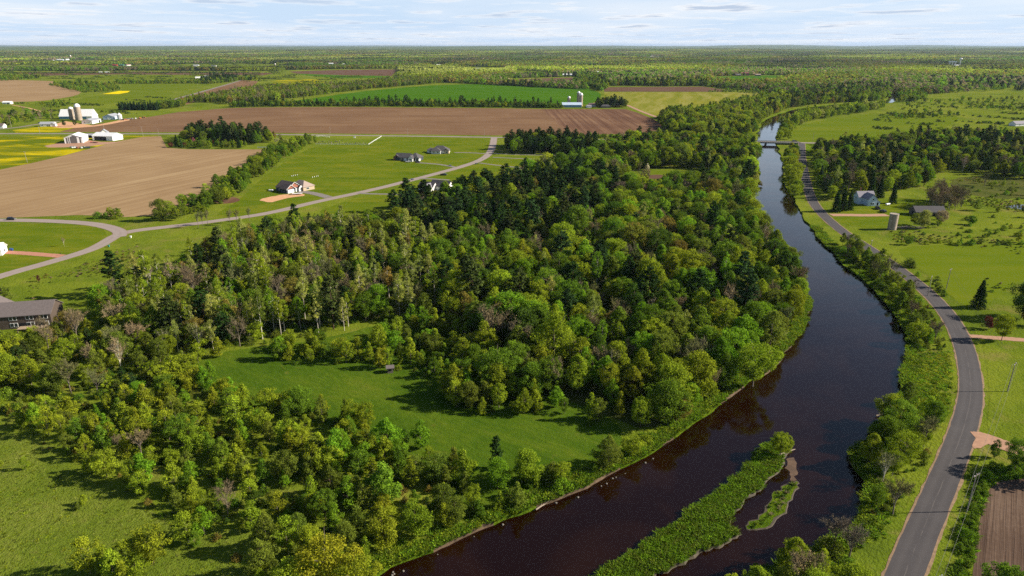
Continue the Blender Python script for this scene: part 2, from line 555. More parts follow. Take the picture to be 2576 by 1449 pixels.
# the river: water-line corners traced on the photograph, taken down to the water's level
WZ = -0.85
left_bank = [(800, 1600), (880, 1490), (965, 1447), (994, 1426), (1069, 1396), (1144, 1360), (1194, 1338), (1288, 1305), (1350, 1279), (1418, 1252), (1468, 1234),
             (1500, 1213), (1538, 1192), (1583, 1169), (1633, 1144), (1678, 1114), (1733, 1072), (1778, 1045), (1825, 1007), (1875, 970), (1915, 948), (1942, 930),
             (1969, 895), (1990, 865), (2014, 840), (2024, 822), (2030, 790), (2037, 770), (2034, 750), (2025, 719), (2012, 682), (1990, 640), (1965, 612),
             (1937, 592), (1917, 575), (1911, 549), (1899, 514), (1896, 494), (1892, 474), (1906, 465), (1914, 450), (1908, 425), (1906, 400), (1904, 378),
             (1902, 356), (1906, 330), (1913, 312), (1931, 297), (1966, 284.5), (2001, 274.5), (2060, 266.5), (2150, 260.5), (2212, 256.5), (2232, 251), (2236, 240),
             (2243, 236), (2250, 232)]
right_bank = [(2256, 233), (2252, 237), (2252, 243), (2255, 252), (2240, 261.5), (2170, 266.5), (2080, 273.5), (2020, 283.5), (1986, 296), (1969, 310), (1957, 330),
              (1952, 356), (1962, 378), (1966, 400), (1967, 425), (1967, 444), (1968, 467), (1986, 482), (2000, 505), (2015, 539), (2028, 560), (2052, 588),
              (2074, 619), (2094, 631), (2103, 650), (2125, 668), (2150, 690), (2177, 710), (2196, 732), (2222, 758), (2252, 790), (2272, 818), (2280, 850),
              (2282, 890), (2282, 908), (2264, 928), (2267, 980), (2265, 1010), (2242, 1040), (2204, 1066), (2190, 1080), (2184, 1095), (2184, 1112), (2165, 1128),
              (2136, 1138), (2130, 1157), (2147, 1179), (2172, 1207), (2176, 1240), (2172, 1287), (2155, 1320), (2110, 1352), (2035, 1390), (1950, 1425),
              (1870, 1465), (1800, 1520), (1740, 1600)]
wl_line = smooth(np.vstack((GP(left_bank, WZ), GP(right_bank, WZ))), 1, True)
step_d = lambda a: max(1.6, np.linalg.norm(a) * 0.009)
wl_line = densify(wl_line, step_d, True)
if area2(wl_line) < 0:
    wl_line = wl_line[::-1]
nrm = normals2d(wl_line)                                   # outward for an anticlockwise loop
dist_wl = np.linalg.norm(wl_line, axis=1)
wob = rng.normal(0, 1, len(wl_line))
wob = (wob + np.roll(wob, 1) + np.roll(wob, -1)) / 3
wl_line = wl_line + nrm * (wob * np.clip(dist_wl * 0.0028, 0.45, 2.0))[:, None]
rim = wl_line + nrm * (0.12 + 0.45 * rng.random(len(wl_line)) ** 2)[:, None]
foot = wl_line - nrm * 0.9
RIVER = rim

def ground_mesh():
    n = len(rim)
    verts = [Vector(p) for p in rim]
    edges = [(i, (i + 1) % n) for i in range(n)]
    box = [(-5200, -150), (5200, -150), (5200, 5200), (-5200, 5200)]
    b0 = len(verts)
    verts += [Vector(p) for p in box]
    edges += [(b0, b0 + 1), (b0 + 1, b0 + 2), (b0 + 2, b0 + 3), (b0 + 3, b0)]
    gx, gy = np.meshgrid(np.arange(-5100, 5101, 170), np.arange(-60, 5101, 170))
    P = np.stack((gx.ravel(), gy.ravel()), 1) + rng.normal(0, 12, (gx.size, 2))
    P = P[(np.abs(P[:, 0]) < 5150) & (P[:, 1] > -140) & (P[:, 1] < 5150)]
    P = P[~inside(P, rim)]
    P = P[dist_line(P, np.vstack((rim, rim[:1]))) > 6]
    verts += [Vector(p) for p in P]
    res = geometry.delaunay_2d_cdt(verts, edges, [], 0, 1e-4)
    V = np.array([tuple(v) for v in res[0]])
    T = np.array(res[2])
    cen = V[T].mean(1)
    T = T[~inside(cen, rim)]
    a, b, c = V[T[:, 0]], V[T[:, 1]], V[T[:, 2]]
    flip = ((b[:, 0] - a[:, 0]) * (c[:, 1] - a[:, 1]) - (b[:, 1] - a[:, 1]) * (c[:, 0] - a[:, 0])) < 0
    T[flip] = T[flip][:, ::-1]
    me = bpy.data.meshes.new('ground')
    me.from_pydata([(x, y, 0) for x, y in V], [], [tuple(t) for t in T])
    me.materials.append(M['pasture'])
    o = bpy.data.objects.new('ground', me)
    col.objects.link(o)
    tag(o, 'mottled green pasture land spreading to the woods', 'ground', None, 'structure')
ground_mesh()

def strip(name, rings, zs, m, label, closed=True, cat='ground', kind='structure'):
    n = len(rings[0])
    V, Fc = [], []
    for L, z in zip(rings, zs):
        zz = z if hasattr(z, '__len__') else [z] * n
        V += [(p[0], p[1], q) for p, q in zip(L, zz)]
    for k in range(len(rings) - 1):
        for i in range(n if closed else n - 1):
            j = (i + 1) % n
            Fc.append((k * n + i, k * n + j, (k + 1) * n + j, (k + 1) * n + i))
    me = bpy.data.meshes.new(name)
    me.from_pydata(V, [], Fc)
    me.materials.append(m)
    o = bpy.data.objects.new(name, me)
    col.objects.link(o)
    return tag(o, label, cat, None, kind)
shore = strip('river_shore', [rim, (rim + wl_line) / 2, wl_line, foot], [0.0, -0.4, WZ + 0.02, WZ - 1.2], M['bank_earth'], 'bare tan earth edge between grass and river water', cat='river bank')
shore.data.materials.append(M['tall_grass'])
far_bank = (np.linalg.norm(rim, axis=1) > 300) | (np.sin(np.arange(len(rim)) * .37) + np.sin(np.arange(len(rim)) * .121) > -.15)
shore.data.polygons.foreach_set('material_index', np.tile(far_bank, 3).astype(np.int32))
w_out = wl_line + nrm * 0.3
sheet('river_water', w_out, WZ, M['water'], 'dark peaty river winding past the woods', cat='river', rounds=0, px=False)

# islands in the near reach
isl = [(1484, 1464), (1536, 1420), (1595, 1383), (1645, 1350), (1695, 1315), (1745, 1283), (1790, 1248), (1832, 1218), (1868, 1187), (1904, 1142), (1928, 1114), (1955, 1100), (1982, 1113),
       (1990, 1130), (1978, 1155), (1966, 1182), (1934, 1208), (1913, 1232), (1886, 1252), (1840, 1294), (1838, 1330), (1872, 1342), (1838, 1360), (1813, 1376), (1763, 1391), (1713, 1421), (1655, 1452), (1560, 1520), (1420, 1520)]
isl2 = [(2000, 1204), (2008, 1222), (1992, 1252), (1977, 1287), (1955, 1312), (1905, 1338), (1872, 1332), (1884, 1312), (1920, 1287), (1935, 1257), (1960, 1228)]
def island(name, pts, m, label, top=-0.35):
    L = smooth(GP(pts, WZ), 2, True)
    L = densify(L, 1.4, True)
    if area2(L) < 0: L = L[::-1]
    nn = normals2d(L)
    L = L + nn * (rng.normal(0, 0.35, len(L)))[:, None]
    A, B = L - nn * 0.15, L - nn * (0.25 + .5 * rng.random(len(L)) ** 2)[:, None]
    strip(name.replace('land', 'shore'), [L + nn * .5, L, A, B], [WZ - .5, WZ + .02, WZ + .12, top], M['mud'], 'bare muddy edge round the ' + label.split(' in ')[0], cat='island edge')
    sheet(name, B, top + .004, m, label, cat='island', rounds=0, px=False)
    return B
ISL = island('island_land', isl, M['tall_grass'], 'long grassy island in the dark river')
ISL2 = island('islet_land', isl2, M['tall_grass'], 'small marshy islet in the narrow side channel', -0.72)
sheet('sand_shore', [(1978, 1150), (1996, 1140), (2006, 1160), (2010, 1185), (1998, 1208), (1985, 1200), (1990, 1178), (1975, 1170)], WZ + .03, M['sand_bar'], 'thin sandy spit beside the grassy island', cat='sand', rag=.3)

# ---------------------------------------------------------------- fields
F1 = 'field'
sheet('brown_ploughed_field', [(150, 332), (205, 317), (300, 305), (370, 295), (450, 282), (575, 272), (644, 270.3), (760, 269.5), (894, 269.3), (1288, 272.8), (1364, 274.5), (1440, 340), (1288, 341.3), (1000, 337.6), (719, 334.6), (470, 332.8)], .06, M['brown_soil'], 'wide brown ploughed field beyond the county road', cat=F1, rounds=0)
sheet('red_ploughed_field', [(1362, 274.3), (1575, 274.6), (1602, 283), (1633, 295), (1662, 310), (1666, 316), (1661, 330), (1638, 335.5), (1438, 340.5)], .09, M['red_soil'], 'reddish ploughed field with slanting furrows below the blue barn', cat=F1, rounds=0)
sheet('tan_stubble_field', [(-120, 452), (0, 427), (75, 411.5), (150, 394.5), (225, 374.5), (300, 355), (360, 344.5), (405, 342.5), (420, 372), (470, 375.5), (575, 376), (660, 376), (698, 378), (640, 412), (560, 455), (500, 503), (420, 541), (315, 546), (200, 541), (0, 549), (-120, 551)], .06, M['tan_soil'], 'pale tan stubble field left of the hedgerow', cat=F1, rounds=0)
sheet('dandelion_field', [(-120, 343), (0, 343), (200, 342.5), (405, 342), (360, 344), (300, 354.5), (225, 374), (150, 394), (75, 411), (0, 426), (-120, 451)], .06, M['dandelion'], 'green field streaked yellow with dandelions around the sheds', cat=F1, rounds=0)
sheet('green_crop_field', [(669, 262), (769, 250), (850, 238), (936, 227), (1119, 212), (1288, 212.5), (1438, 213.5), (1483, 223.5), (1513, 235), (1510, 247), (1495, 257), (1463, 271), (1288, 269.5), (900, 266)], .06, M['crop'], 'vivid green crop field in front of the far woods', cat=F1, rounds=1)
sheet('yellow_hay_field', [(1520, 232), (1932, 232), (1935, 246), (1838, 262), (1713, 276), (1650, 296), (1608, 281), (1580, 266), (1570, 258), (1545, 245), (1520, 240)], .06, M['hay'], 'pale yellow striped hay meadow behind the pines', cat=F1, rounds=0)
sheet('dark_strip_field', [(1520, 219.5), (1770, 218), (1823, 226), (1823, 231), (1520, 230.5)], .06, M['dark_soil'], 'dark purple ploughed strip above the hay meadow', cat=F1, rounds=0)
sheet('upper_strip_field', [(1225, 207), (1288, 199.5), (1438, 195), (1520, 196), (1520, 208), (1438, 210.5), (1240, 210)], .06, M['dark_soil'], 'brown ploughed strip above the vivid green crop', cat=F1, rounds=0)
sheet('wedge_field', [(726, 180), (869, 175.5), (1001, 174.5), (985, 191), (860, 189), (746, 185)], .06, M['dark_soil'], 'brown ploughed wedge before the far farm row', cat=F1, rounds=0)
sheet('wedge_crop_field', [(744, 185.5), (860, 189.5), (985, 191.5), (960, 196.5), (850, 196), (780, 191)], .06, M['crop'], 'narrow dark green crop under the brown wedge', cat=F1, rounds=0)
sheet('far_tan_field', [(-120, 201), (0, 200.5), (110, 203), (150, 205), (125, 211), (180, 219), (207, 229), (195, 240), (150, 248), (100, 255), (0, 257), (-120, 257)], .06, M['tan_soil'], 'tan stubble field beyond the twin silos', cat=F1, rounds=1)
sheet('long_brown_field', [(40, 190), (45, 181), (300, 180), (600, 181), (690, 184), (660, 189.5), (450, 188), (300, 187), (120, 190)], .06, M['dark_soil'], 'long thin brown field far across the pastures', cat=F1, rounds=0)
sheet('roadside_brown_field', [(437, 251), (490, 236), (560, 216), (606, 202), (650, 204), (640, 215), (590, 228), (540, 240), (500, 252), (462, 266), (440, 262)], .06, M['brown_soil'], 'brown ploughed field along the far slanting road', cat=F1, rounds=0)
sheet('lime_field', [(305, 210), (537, 210.5), (520, 216), (445, 229.5), (307, 228.5)], .06, M['crop_lime'], 'lime green field beside the far slanting road', cat=F1, rounds=0)
sheet('lime_lower_field', [(300, 238), (330, 229.5), (440, 231), (425, 243), (395, 257), (330, 255), (230, 262), (180, 262), (210, 246)], .06, M['crop_lime'], 'lime green pasture below the mustard patch', cat=F1, rounds=0)
sheet('mustard_field', [(257, 236.5), (300, 229), (327, 228.7), (322, 232.5), (300, 236.3)], .12, M['yellow'], 'bright yellow mustard patch among far pastures', cat=F1, rounds=0)
sheet('yellowing_field', [(680, 204), (740, 199), (800, 200), (820, 207), (760, 213), (690, 212)], .06, M['dandelion'], 'yellowish meadow patch before the creek woods', cat=F1, rounds=0)
sheet('lower_yellow_field', [(40, 333.5), (150, 331.5), (205, 317), (230, 312), (180, 313), (110, 318), (30, 328)], .08, M['dandelion'], 'yellow flowered verge beside the silo farm', cat=F1, rounds=0)
for pts, lb in (([(-120, 164.5), (330, 166), (560, 161), (690, 164), (690, 169.5), (330, 170.5), (-120, 172)], 'lime green pasture strip before the distant farms'), ([(230, 191), (420, 188.5), (640, 191), (600, 195), (500, 199), (300, 200), (180, 202)], 'lime green pasture strip under the long brown field'),
                ([(640, 171), (725, 171), (735, 176), (640, 177)], 'lime green paddock around the lone grey silo'), ([(-120, 153), (100, 153), (250, 151.5), (330, 156), (100, 158.5), (-120, 160)], 'pale lime strip below the most distant silo farm')):
    sheet('far_pasture_field', pts, .05, M['crop_lime'], lb, cat=F1, rounds=1)
for k, (pts, lb) in enumerate([
        ([(1140, 172), (1180, 168), (1270, 171), (1264, 178), (1200, 179)], 'light green clearing far inside the woods'),
        ([(1288, 182), (1300, 177), (1385, 182), (1400, 188), (1288, 189)], 'pale green clearing before the low white barn'),
        ([(1488, 140), (1583, 139.6), (1583, 141), (1488, 141.5)], 'thin far clearing in the distant forest'),
        ([(1710, 181.5), (1780, 181), (1785, 187), (1712, 187)], 'small bright crop beyond the white long barn'),
        ([(1790, 193), (1930, 190), (2000, 191), (2000, 193), (1935, 207), (1850, 209), (1795, 199)], 'bright green crop beside the red farm'),
        ([(1590, 146), (1640, 143), (1690, 146), (1640, 148)], 'tan farmyard clearing in the distant forest'),
        ([(2440, 176), (2700, 174.5), (2700, 178.5), (2450, 178.5)], 'thin brown field in the eastern forest'), ([(1960, 160), (2110, 158), (2150, 159.5), (1980, 161.5)], 'light far field right of the river line'), ([(1400, 160), (1500, 158.5), (1520, 160), (1410, 161.5)], 'light far field in the middle forest'),
        ([(1050, 147), (1180, 146), (1190, 147.2), (1060, 148)], 'thin pale field near the horizon, middle one'), ([(640, 143), (760, 142.2), (770, 143.2), (650, 144)], 'thin pale field near the horizon, left one'), ([(2150, 148), (2290, 147), (2300, 148), (2160, 149)], 'thin pale field near the horizon, right one')]):
    sheet('far_clearing_field', pts, .06, M['crop' if k in (3, 4) else 'dark_soil' if k == 6 else 'crop_lime'], lb, cat=F1, rounds=0)
sheet('meadow_field', [(440, 930), (520, 898), (560, 886), (650, 872), (760, 862), (860, 842), (960, 815), (1060, 818), (1180, 860), (1330, 960), (1400, 1000), (1520, 1040), (1580, 1100), (1530, 1150), (1450, 1215), (1330, 1262), (1200, 1310), (1150, 1260), (1090, 1180), (1000, 1120), (900, 1090), (800, 1060), (640, 1040), (520, 1000)], .04, M['meadow'], 'deep green meadow enclosed by the young trees', cat='meadow', rag=.25)
sheet('rough_field', [(-200, 1100), (60, 1085), (130, 1115), (180, 1180), (240, 1200), (380, 1270), (420, 1330), (560, 1335), (640, 1345), (760, 1345), (800, 1400), (760, 1700), (-300, 1700)], .03, M['rough_grass'], 'rough pale grassland below the young thicket', cat='grassland', rag=.5)
sheet('loop_lawn', [(-100, 563), (0, 563), (150, 565), (225, 567), (255, 574), (270, 586), (264, 600), (235, 616), (190, 634), (150, 645), (60, 672), (-100, 720)], .04, M['lawn'], 'bright lawn inside the curving subdivision road', cat='lawn')
sheet('estate_lawn', [(795, 365), (950, 362), (975, 344), (1232, 348), (1228, 372), (1215, 392), (1190, 404), (1119, 429), (1030, 449), (919, 477), (831, 494), (744, 515), (640, 540), (560, 548), (540, 540), (600, 505), (640, 465), (690, 425), (750, 388)], .04, M['lawn'], 'mown lawns around the three ranch houses', cat='lawn')
sheet('roadside_lawn', [(1250, 392), (1400, 392), (1470, 398), (1440, 415), (1390, 425), (1310, 440), (1230, 455), (1150, 480), (1050, 505), (960, 530), (860, 540), (790, 535), (850, 512), (940, 487), (1060, 458), (1150, 428), (1212, 408)], .04, M['lawn'], 'mown lawns between the road and the pine wood', cat='lawn')
sheet('birch_side_field', [(60, 690), (170, 655), (290, 605), (330, 592), (420, 580), (560, 566), (600, 575), (500, 640), (440, 690), (330, 720), (250, 760), (180, 790), (60, 760), (55, 720)], .03, M['pasture'], 'olive pasture between the road and the birch wood', cat='grassland')
sheet('wood_floor_land', [(600, 580), (800, 535), (1000, 560), (1300, 470), (1560, 460), (1850, 485), (1900, 580), (1980, 650), (2008, 760), (1985, 830), (1900, 930), (1760, 1020), (1640, 1090), (1500, 1035), (1330, 1000), (1200, 880), (1100, 800), (960, 780), (700, 842), (560, 870), (470, 885), (250, 840), (300, 760), (480, 650)], .02, M['wood_floor'], 'shaded brown floor under the river wood', cat='ground', rounds=1)
sheet('marsh_field', [(2380, 455), (2440, 440), (2576, 452), (2700, 460), (2700, 505), (2576, 498), (2500, 500), (2420, 488)], .02, M['wood_floor'], 'brownish marsh ground east of the wood', cat='marsh', rag=.6)
sheet('east_meadow_field', [(2250, 620), (2400, 616), (2576, 612), (2700, 612), (2700, 690), (2576, 700), (2520, 740), (2480, 770), (2420, 770), (2380, 735), (2330, 690), (2280, 655)], .03, M['crop_lime'], 'bright meadow east of the riverside road', cat='meadow', rag=.3)
sheet('verge_lawn', [(2470, 855), (2576, 850), (2700, 850), (2700, 1060), (2576, 1092), (2500, 1092), (2480, 1075), (2490, 1005), (2485, 940), (2475, 890)], .03, M['pasture'], 'sunny grass lot beside the road bend', cat='lawn')
sheet('bridge_meadow_field', [(1985, 352), (1990, 335), (2010, 318), (2060, 305), (2150, 290), (2260, 285), (2420, 288), (2400, 318), (2260, 335), (2160, 350), (2060, 358)], .03, M['crop_lime'], 'sunlit green meadow beyond the bridge', cat='meadow')
sheet('house_lawn', [(2075, 545), (2100, 532), (2150, 520), (2215, 505), (2300, 495), (2330, 510), (2330, 545), (2250, 556), (2230, 575), (2140, 570)], .03, M['lawn'], 'bright yard grass around the white farmhouse', cat='lawn')
sheet('tilled_field', [(2562, 1190), (2510, 1212), (2486, 1232), (2474, 1278), (2458, 1337), (2450, 1424), (2430, 1560), (2420, 1700), (3000, 1700), (3000, 1180)], .03, M['near_soil'], 'purple brown tilled field with straight rows by the road', cat=F1)
sheet('dug_field', [(1618, 446), (1632, 440.5), (1660, 439), (1680, 444), (1672, 449), (1645, 450.5), (1624, 450)], .07, M['dark_soil'], 'bare round soil patch in a wood clearing', cat='bare patch')
sheet('clearing_lawn', [(1585, 447), (1600, 436), (1660, 428), (1730, 427), (1800, 436), (1800, 448), (1740, 458), (1670, 463), (1610, 460)], .03, M['lawn'], 'grassy clearing with bare soil in the wood', cat='lawn')
sheet('garden_field', [(532, 500), (545, 493), (565, 491), (590, 496), (608, 503), (590, 510), (560, 513), (538, 509)], .08, M['red_soil'], 'dug garden patch near the hedgerow', cat='bare patch')
sheet('sand_path', [(652, 503), (690, 492), (735, 487.5), (770, 488.5), (760, 494), (715, 499), (690, 509), (668, 508)], .08, M['orange_sand'], 'orange sandy pad beside the red garage house', cat='bare patch', rounds=1, rag=.3)
sheet('farmyard_land', [(120, 317), (165, 305), (235, 316), (275, 308), (312, 300), (330, 297), (325, 303), (280, 312), (240, 318), (190, 322), (150, 322)], .09, M['orange_sand'], 'orange sandy yard of the silo farm', cat='farmyard', rounds=0)
sheet('shed_yard_land', [(112, 367), (150, 360), (215, 352), (255, 357), (305, 357), (285, 361), (225, 368), (160, 371), (120, 371)], .09, M['pink_gravel'], 'pinkish gravel yard between the two machine sheds', cat='farmyard', rounds=0)
sheet('blue_barn_yard_land', [(1405, 272), (1465, 263), (1578, 262), (1576, 272.5), (1463, 273)], .08, M['lawn'], 'grassy yard around the blue barn', cat='farmyard', rounds=0)
sheet('pond_water', [(2525, 519), (2545, 515.5), (2576, 514.5), (2640, 515), (2640, 526), (2576, 527.5), (2540, 524)], .05, M['water'], 'small pale pond in the east meadow', cat='pond')

# ---------------------------------------------------------------- roads
BRIDGE = G(1950, 361)[:2]
def lift(P):
    d = np.linalg.norm(np.asarray(P) - BRIDGE, axis=1)
    k = np.clip((110 - d) / 75, 0, 1)
    return 2.0 * k * k * (3 - 2 * k)
ROADS = []
def road(name, pts, width, m, label, base, shoulder=0.9, keep=None, edge=None):
    L = GP(pts)
    L = smooth(L, 3)
    L = densify(L, lambda a: max(2.5, np.linalg.norm(a) * .01))
    n = normals2d(L, False)
    z = base + lift(L)
    jit = lambda: rng.normal(0, .12, len(L))
    offs = [-(width / 2 + shoulder + 2.6 * (z - base) + .05), -(width / 2 + shoulder) + jit(), -width / 2 + jit() * .4, -width / 4, 0 * z, width / 4 + 0 * z, width / 2 + jit() * .4, width / 2 + shoulder + jit(), width / 2 + shoulder + 2.6 * (z - base) + .05]
    offs = [o if hasattr(o, '__len__') else np.full(len(L), o) for o in offs]
    zs = [np.full(len(L), -.05), z - .02, z, z, z, z, z, z - .02, np.full(len(L), -.05)]
    V = np.concatenate([np.column_stack((L + n * o[:, None], q)) for o, q in zip(offs, zs)])
    k = len(L)
    Fc, mi = [], []
    for r in range(8):
        for i in range(k - 1):
            Fc.append((r * k + i, r * k + i + 1, (r + 1) * k + i + 1, (r + 1) * k + i)[::-1])
            mi.append(2 if r in (0, 7) else 1 if r in (1, 6) else 0)
    me = bpy.data.meshes.new(name)
    me.from_pydata([tuple(p) for p in V], [], Fc)
    for q in (m, edge or M['shoulder'], M['tall_grass']):
        me.materials.append(q)
    me.polygons.foreach_set('material_index', mi)
    a = me.attributes.new('across', 'FLOAT', 'POINT')
    a.data.foreach_set('value', np.concatenate([np.clip(o / (width / 2), -1.5, 1.5) for o in offs]).astype(np.float32))
    o = bpy.data.objects.new(name, me)
    col.objects.link(o)
    tag(o, label, 'road', None, 'structure')
    ROADS.append((L, width / 2 + shoulder))
    return L
river_road = road('riverside_road', [(2215, 1640), (2248, 1520), (2277, 1440), (2338, 1294), (2388, 1174), (2422, 1087), (2442, 1010), (2443, 960), (2434, 902), (2421, 858), (2397, 810), (2370, 773), (2335, 737), (2285, 695), (2230, 655), (2170, 614), (2130, 591), (2082, 552), (2052, 520), (2040, 497), (2030, 465), (2023, 430), (2018, 400), (2017, 380), (2016, 365)],
                  6.2, M['asphalt'], 'grey asphalt road curving along the river', .07, .45)
county_road = road('county_road', [(-200, 336), (0, 336.3), (300, 336.4), (470, 336.8), (719, 338.6), (1000, 342), (1288, 346), (1500, 351), (1700, 356.5), (1893, 361)], 7.5, M['county_asphalt'], 'pale straight county road below the ploughed fields', .07)
county_road2 = road('county_road', [(2006, 363.5), (2040, 364.5), (2120, 367), (2300, 372)], 7.5, M['county_asphalt'], 'pale road leaving the bridge eastward', .075)
sub_road = road('subdivision_road', [(1243, 346), (1240, 366), (1231, 389), (1203, 406), (1156, 421), (1094, 438), (1019, 457.5), (919, 482), (831, 500), (769, 514), (710, 529), (644, 542), (550, 555), (475, 565), (400, 573), (340, 580), (297, 589), (250, 619), (212, 634), (162, 649), (100, 667), (37, 684), (-40, 708), (-160, 750)], 7.0, M['old_asphalt'], 'pale pinkish subdivision road winding past the lawns', .08, .25)
loop_road = road('loop_road', [(-150, 553), (0, 554), (75, 554.5), (150, 557), (225, 562), (262, 568.5), (292, 577), (305, 586), (298, 596)], 7.2, M['old_asphalt'], 'pale loop arm joining the subdivision road', .095, .25)
far_road = road('far_road', [(395, 262), (430, 252), (500, 233), (560, 216), (612, 200.5)], 7.0, M['driveway'], 'narrow far road slanting between brown and lime fields', .1)
farm_road = road('farm_lane', [(-60, 329), (30, 323), (90, 313), (150, 305)], 6.0, M['driveway'], 'grey lane leading into the silo farm', .1)
hay_lane = road('field_lane', [(1577, 264), (1610, 279), (1650, 294), (1680, 303)], 5.0, M['pink_gravel'], 'pinkish dirt lane beside the hay meadow', .1)
for pts, w, m, lb in [
        ([(1143, 384), (1180, 384), (1225, 387)], 3.6, 'driveway', 'grey driveway of the white ranch house'),
        ([(1046, 409), (1075, 411), (1110, 414), (1146, 421)], 3.8, 'driveway', 'grey driveway of the dark brick house'),
        ([(752, 482), (775, 484), (800, 489), (828, 497)], 6.5, 'driveway', 'wide grey driveway of the red garage house'),
        ([(1242, 386), (1290, 389), (1400, 391), (1450, 393)], 3.2, 'driveway', 'thin driveway under the dark pine row'),
        ([(1240, 396), (1330, 400), (1410, 402)], 3.0, 'driveway', 'thin pale driveway across the middle lawn'),
        ([(1206, 410), (1250, 416), (1300, 421), (1340, 426)], 3.0, 'driveway', 'thin dark driveway towards the pine wood'),
        ([(1054, 449), (1085, 450), (1131, 453)], 3.2, 'driveway', 'short driveway to the hidden dark house'),
        ([(900, 486), (935, 488), (985, 488.5), (1010, 490)], 3.4, 'driveway', 'curved driveway vanishing into the pines'),
        ([(156, 645), (110, 641), (60, 637), (0, 634), (-60, 632)], 5.0, 'red_gravel', 'reddish driveway of the white corner house'),
        ([(2090, 541), (2130, 541), (2180, 542), (2232, 541)], 6.0, 'pink_gravel', 'pink gravel drive to the white farmhouse'),
        ([(2440, 846), (2480, 849), (2530, 852), (2600, 858), (2680, 864)], 3.2, 'pink_gravel', 'narrow lane under the roadside trees'),
        ([(2452, 1100), (2480, 1102), (2530, 1122), (2600, 1145), (2700, 1170)], 5.5, 'pink_gravel', 'broad pink gravel field entrance by the road'),
        ([(1440, 349), (1500, 352), (1520, 363), (1560, 371)], 4.0, 'old_asphalt', 'pale driveway curling behind the pine row'),
        ([(30, 264), (75, 272), (105, 281)], 3.0, 'orange_sand', 'orange farm track across the pasture')]:
    road('driveway_path', pts, w, M[m], lb, .11, .15, edge=M[m])
sheet('junction_path', [(2450, 1112), (2463, 1086), (2480, 1094), (2494, 1106), (2484, 1120), (2462, 1128), (2446, 1130)], .115, M['pink_gravel'], 'flared gravel apron where the field entrance meets the road', cat='gravel', rag=.2)

# ---------------------------------------------------------------- trees: shapes
def unit(v):
    return v / (np.linalg.norm(v, axis=-1, keepdims=True) + 1e-9)
def leaf_quads(c, nrm, size, elong, r):
    """diamond leaves at c facing nrm"""
    n = len(c)
    a = unit(np.cross(nrm, r.normal(size=(n, 3))))
    b = np.cross(nrm, a)
    s = (size * r.uniform(.6, 1.35, n))[:, None]
    e = elong
    V = np.stack((c - a * s * e, c - b * s * .62, c + a * s * e, c + b * s * .62), 1)
    return V.reshape(-1, 3)
def clump_leaves(cen, rc, nper, size, r, up=.25, flat=.85, elong=1.0, rand=.85):
    k = len(cen)
    d = unit(r.normal(size=(k, nper, 3)))
    p = cen[:, None] + d * (rc[:, None, None] * (.45 + .6 * r.random((k, nper, 1)))) * np.array((1, 1, flat))
    nn = unit(d + rand * r.normal(size=d.shape) + np.array((0, 0, up)))
    var = np.clip(.55 * r.random((k, 1)) + .45 * r.random((k, nper)), 0, 1)
    V = leaf_quads(p.reshape(-1, 3), nn.reshape(-1, 3), size, elong, r)
    return V, var.ravel()
def tubes(paths, n=5):
    Vs, Fs, b = [], [], 0
    for pts, rad in paths:
        pts = np.asarray(pts, float); k = len(pts)
        t = unit(np.gradient(pts, axis=0))
        ref = np.where(np.abs(t[:, 2:3]) < .9, np.array([[0, 0, 1.]]), np.array([[1., 0, 0]]))
        a = unit(np.cross(t, ref)); c = np.cross(t, a)
        q = np.linspace(0, 2 * np.pi, n, endpoint=False)
        ring = a[:, None] * np.cos(q)[None, :, None] + c[:, None] * np.sin(q)[None, :, None]
        V = pts[:, None] + ring * np.asarray(rad)[:, None, None]
        Vs.append(V.reshape(-1, 3))
        i = np.arange(n); j = (i + 1) % n
        for m in range(k - 1):
            Fs.append(b + np.stack((m * n + i, m * n + j, (m + 1) * n + j, (m + 1) * n + i), 1))
        b += k * n
    return np.vstack(Vs), np.vstack(Fs)
PROF = {
    'round': lambda t: np.sqrt(np.clip(1 - (2 * t - 1) ** 2, 0, 1)),
    'oval': lambda t: np.sin(np.pi * np.clip(t, 0, 1) ** .8) ** .7,
    'egg': lambda t: np.clip(np.sin(np.pi * np.clip(t, 0, 1) ** .55), 0, 1) ** .8,
    'cone': lambda t: np.clip((1 - t) ** .75 * np.minimum(1, t / .12 + .25), 0, 1),
    'vase': lambda t: np.sqrt(np.clip(1 - (2 * t - 1) ** 2, 0, 1)) * (.55 + .6 * t),
}
def limbs(h, base, cr, n, r, thick, top=.85, spread=.75):
    bend = r.normal(0, .03 * h, 2)
    zt = np.linspace(0, top * h, 6)
    trunk = np.stack((bend[0] * (zt / h) ** 2, bend[1] * (zt / h) ** 2, zt), 1)
    P = [(trunk, np.linspace(thick, thick * .25, 6))]
    for i in range(n):
        f = base + (top - base) * .85 * (i + r.random()) / n
        s = np.array((bend[0] * f * f, bend[1] * f * f, f * h))
        az = i * 2.4 + r.uniform(-.4, .4)
        L = cr * spread * r.uniform(.8, 1.15) * (1.1 - .5 * f)
        e = s + np.array((math.cos(az) * L, math.sin(az) * L, L * r.uniform(.55, 1.0)))
        m = (s + e) / 2 + np.array((math.cos(az) * .12 * L, math.sin(az) * .12 * L, -.06 * L))
        P.append(([s, m, e], [thick * .42, thick * .28, thick * .1]))
    return P
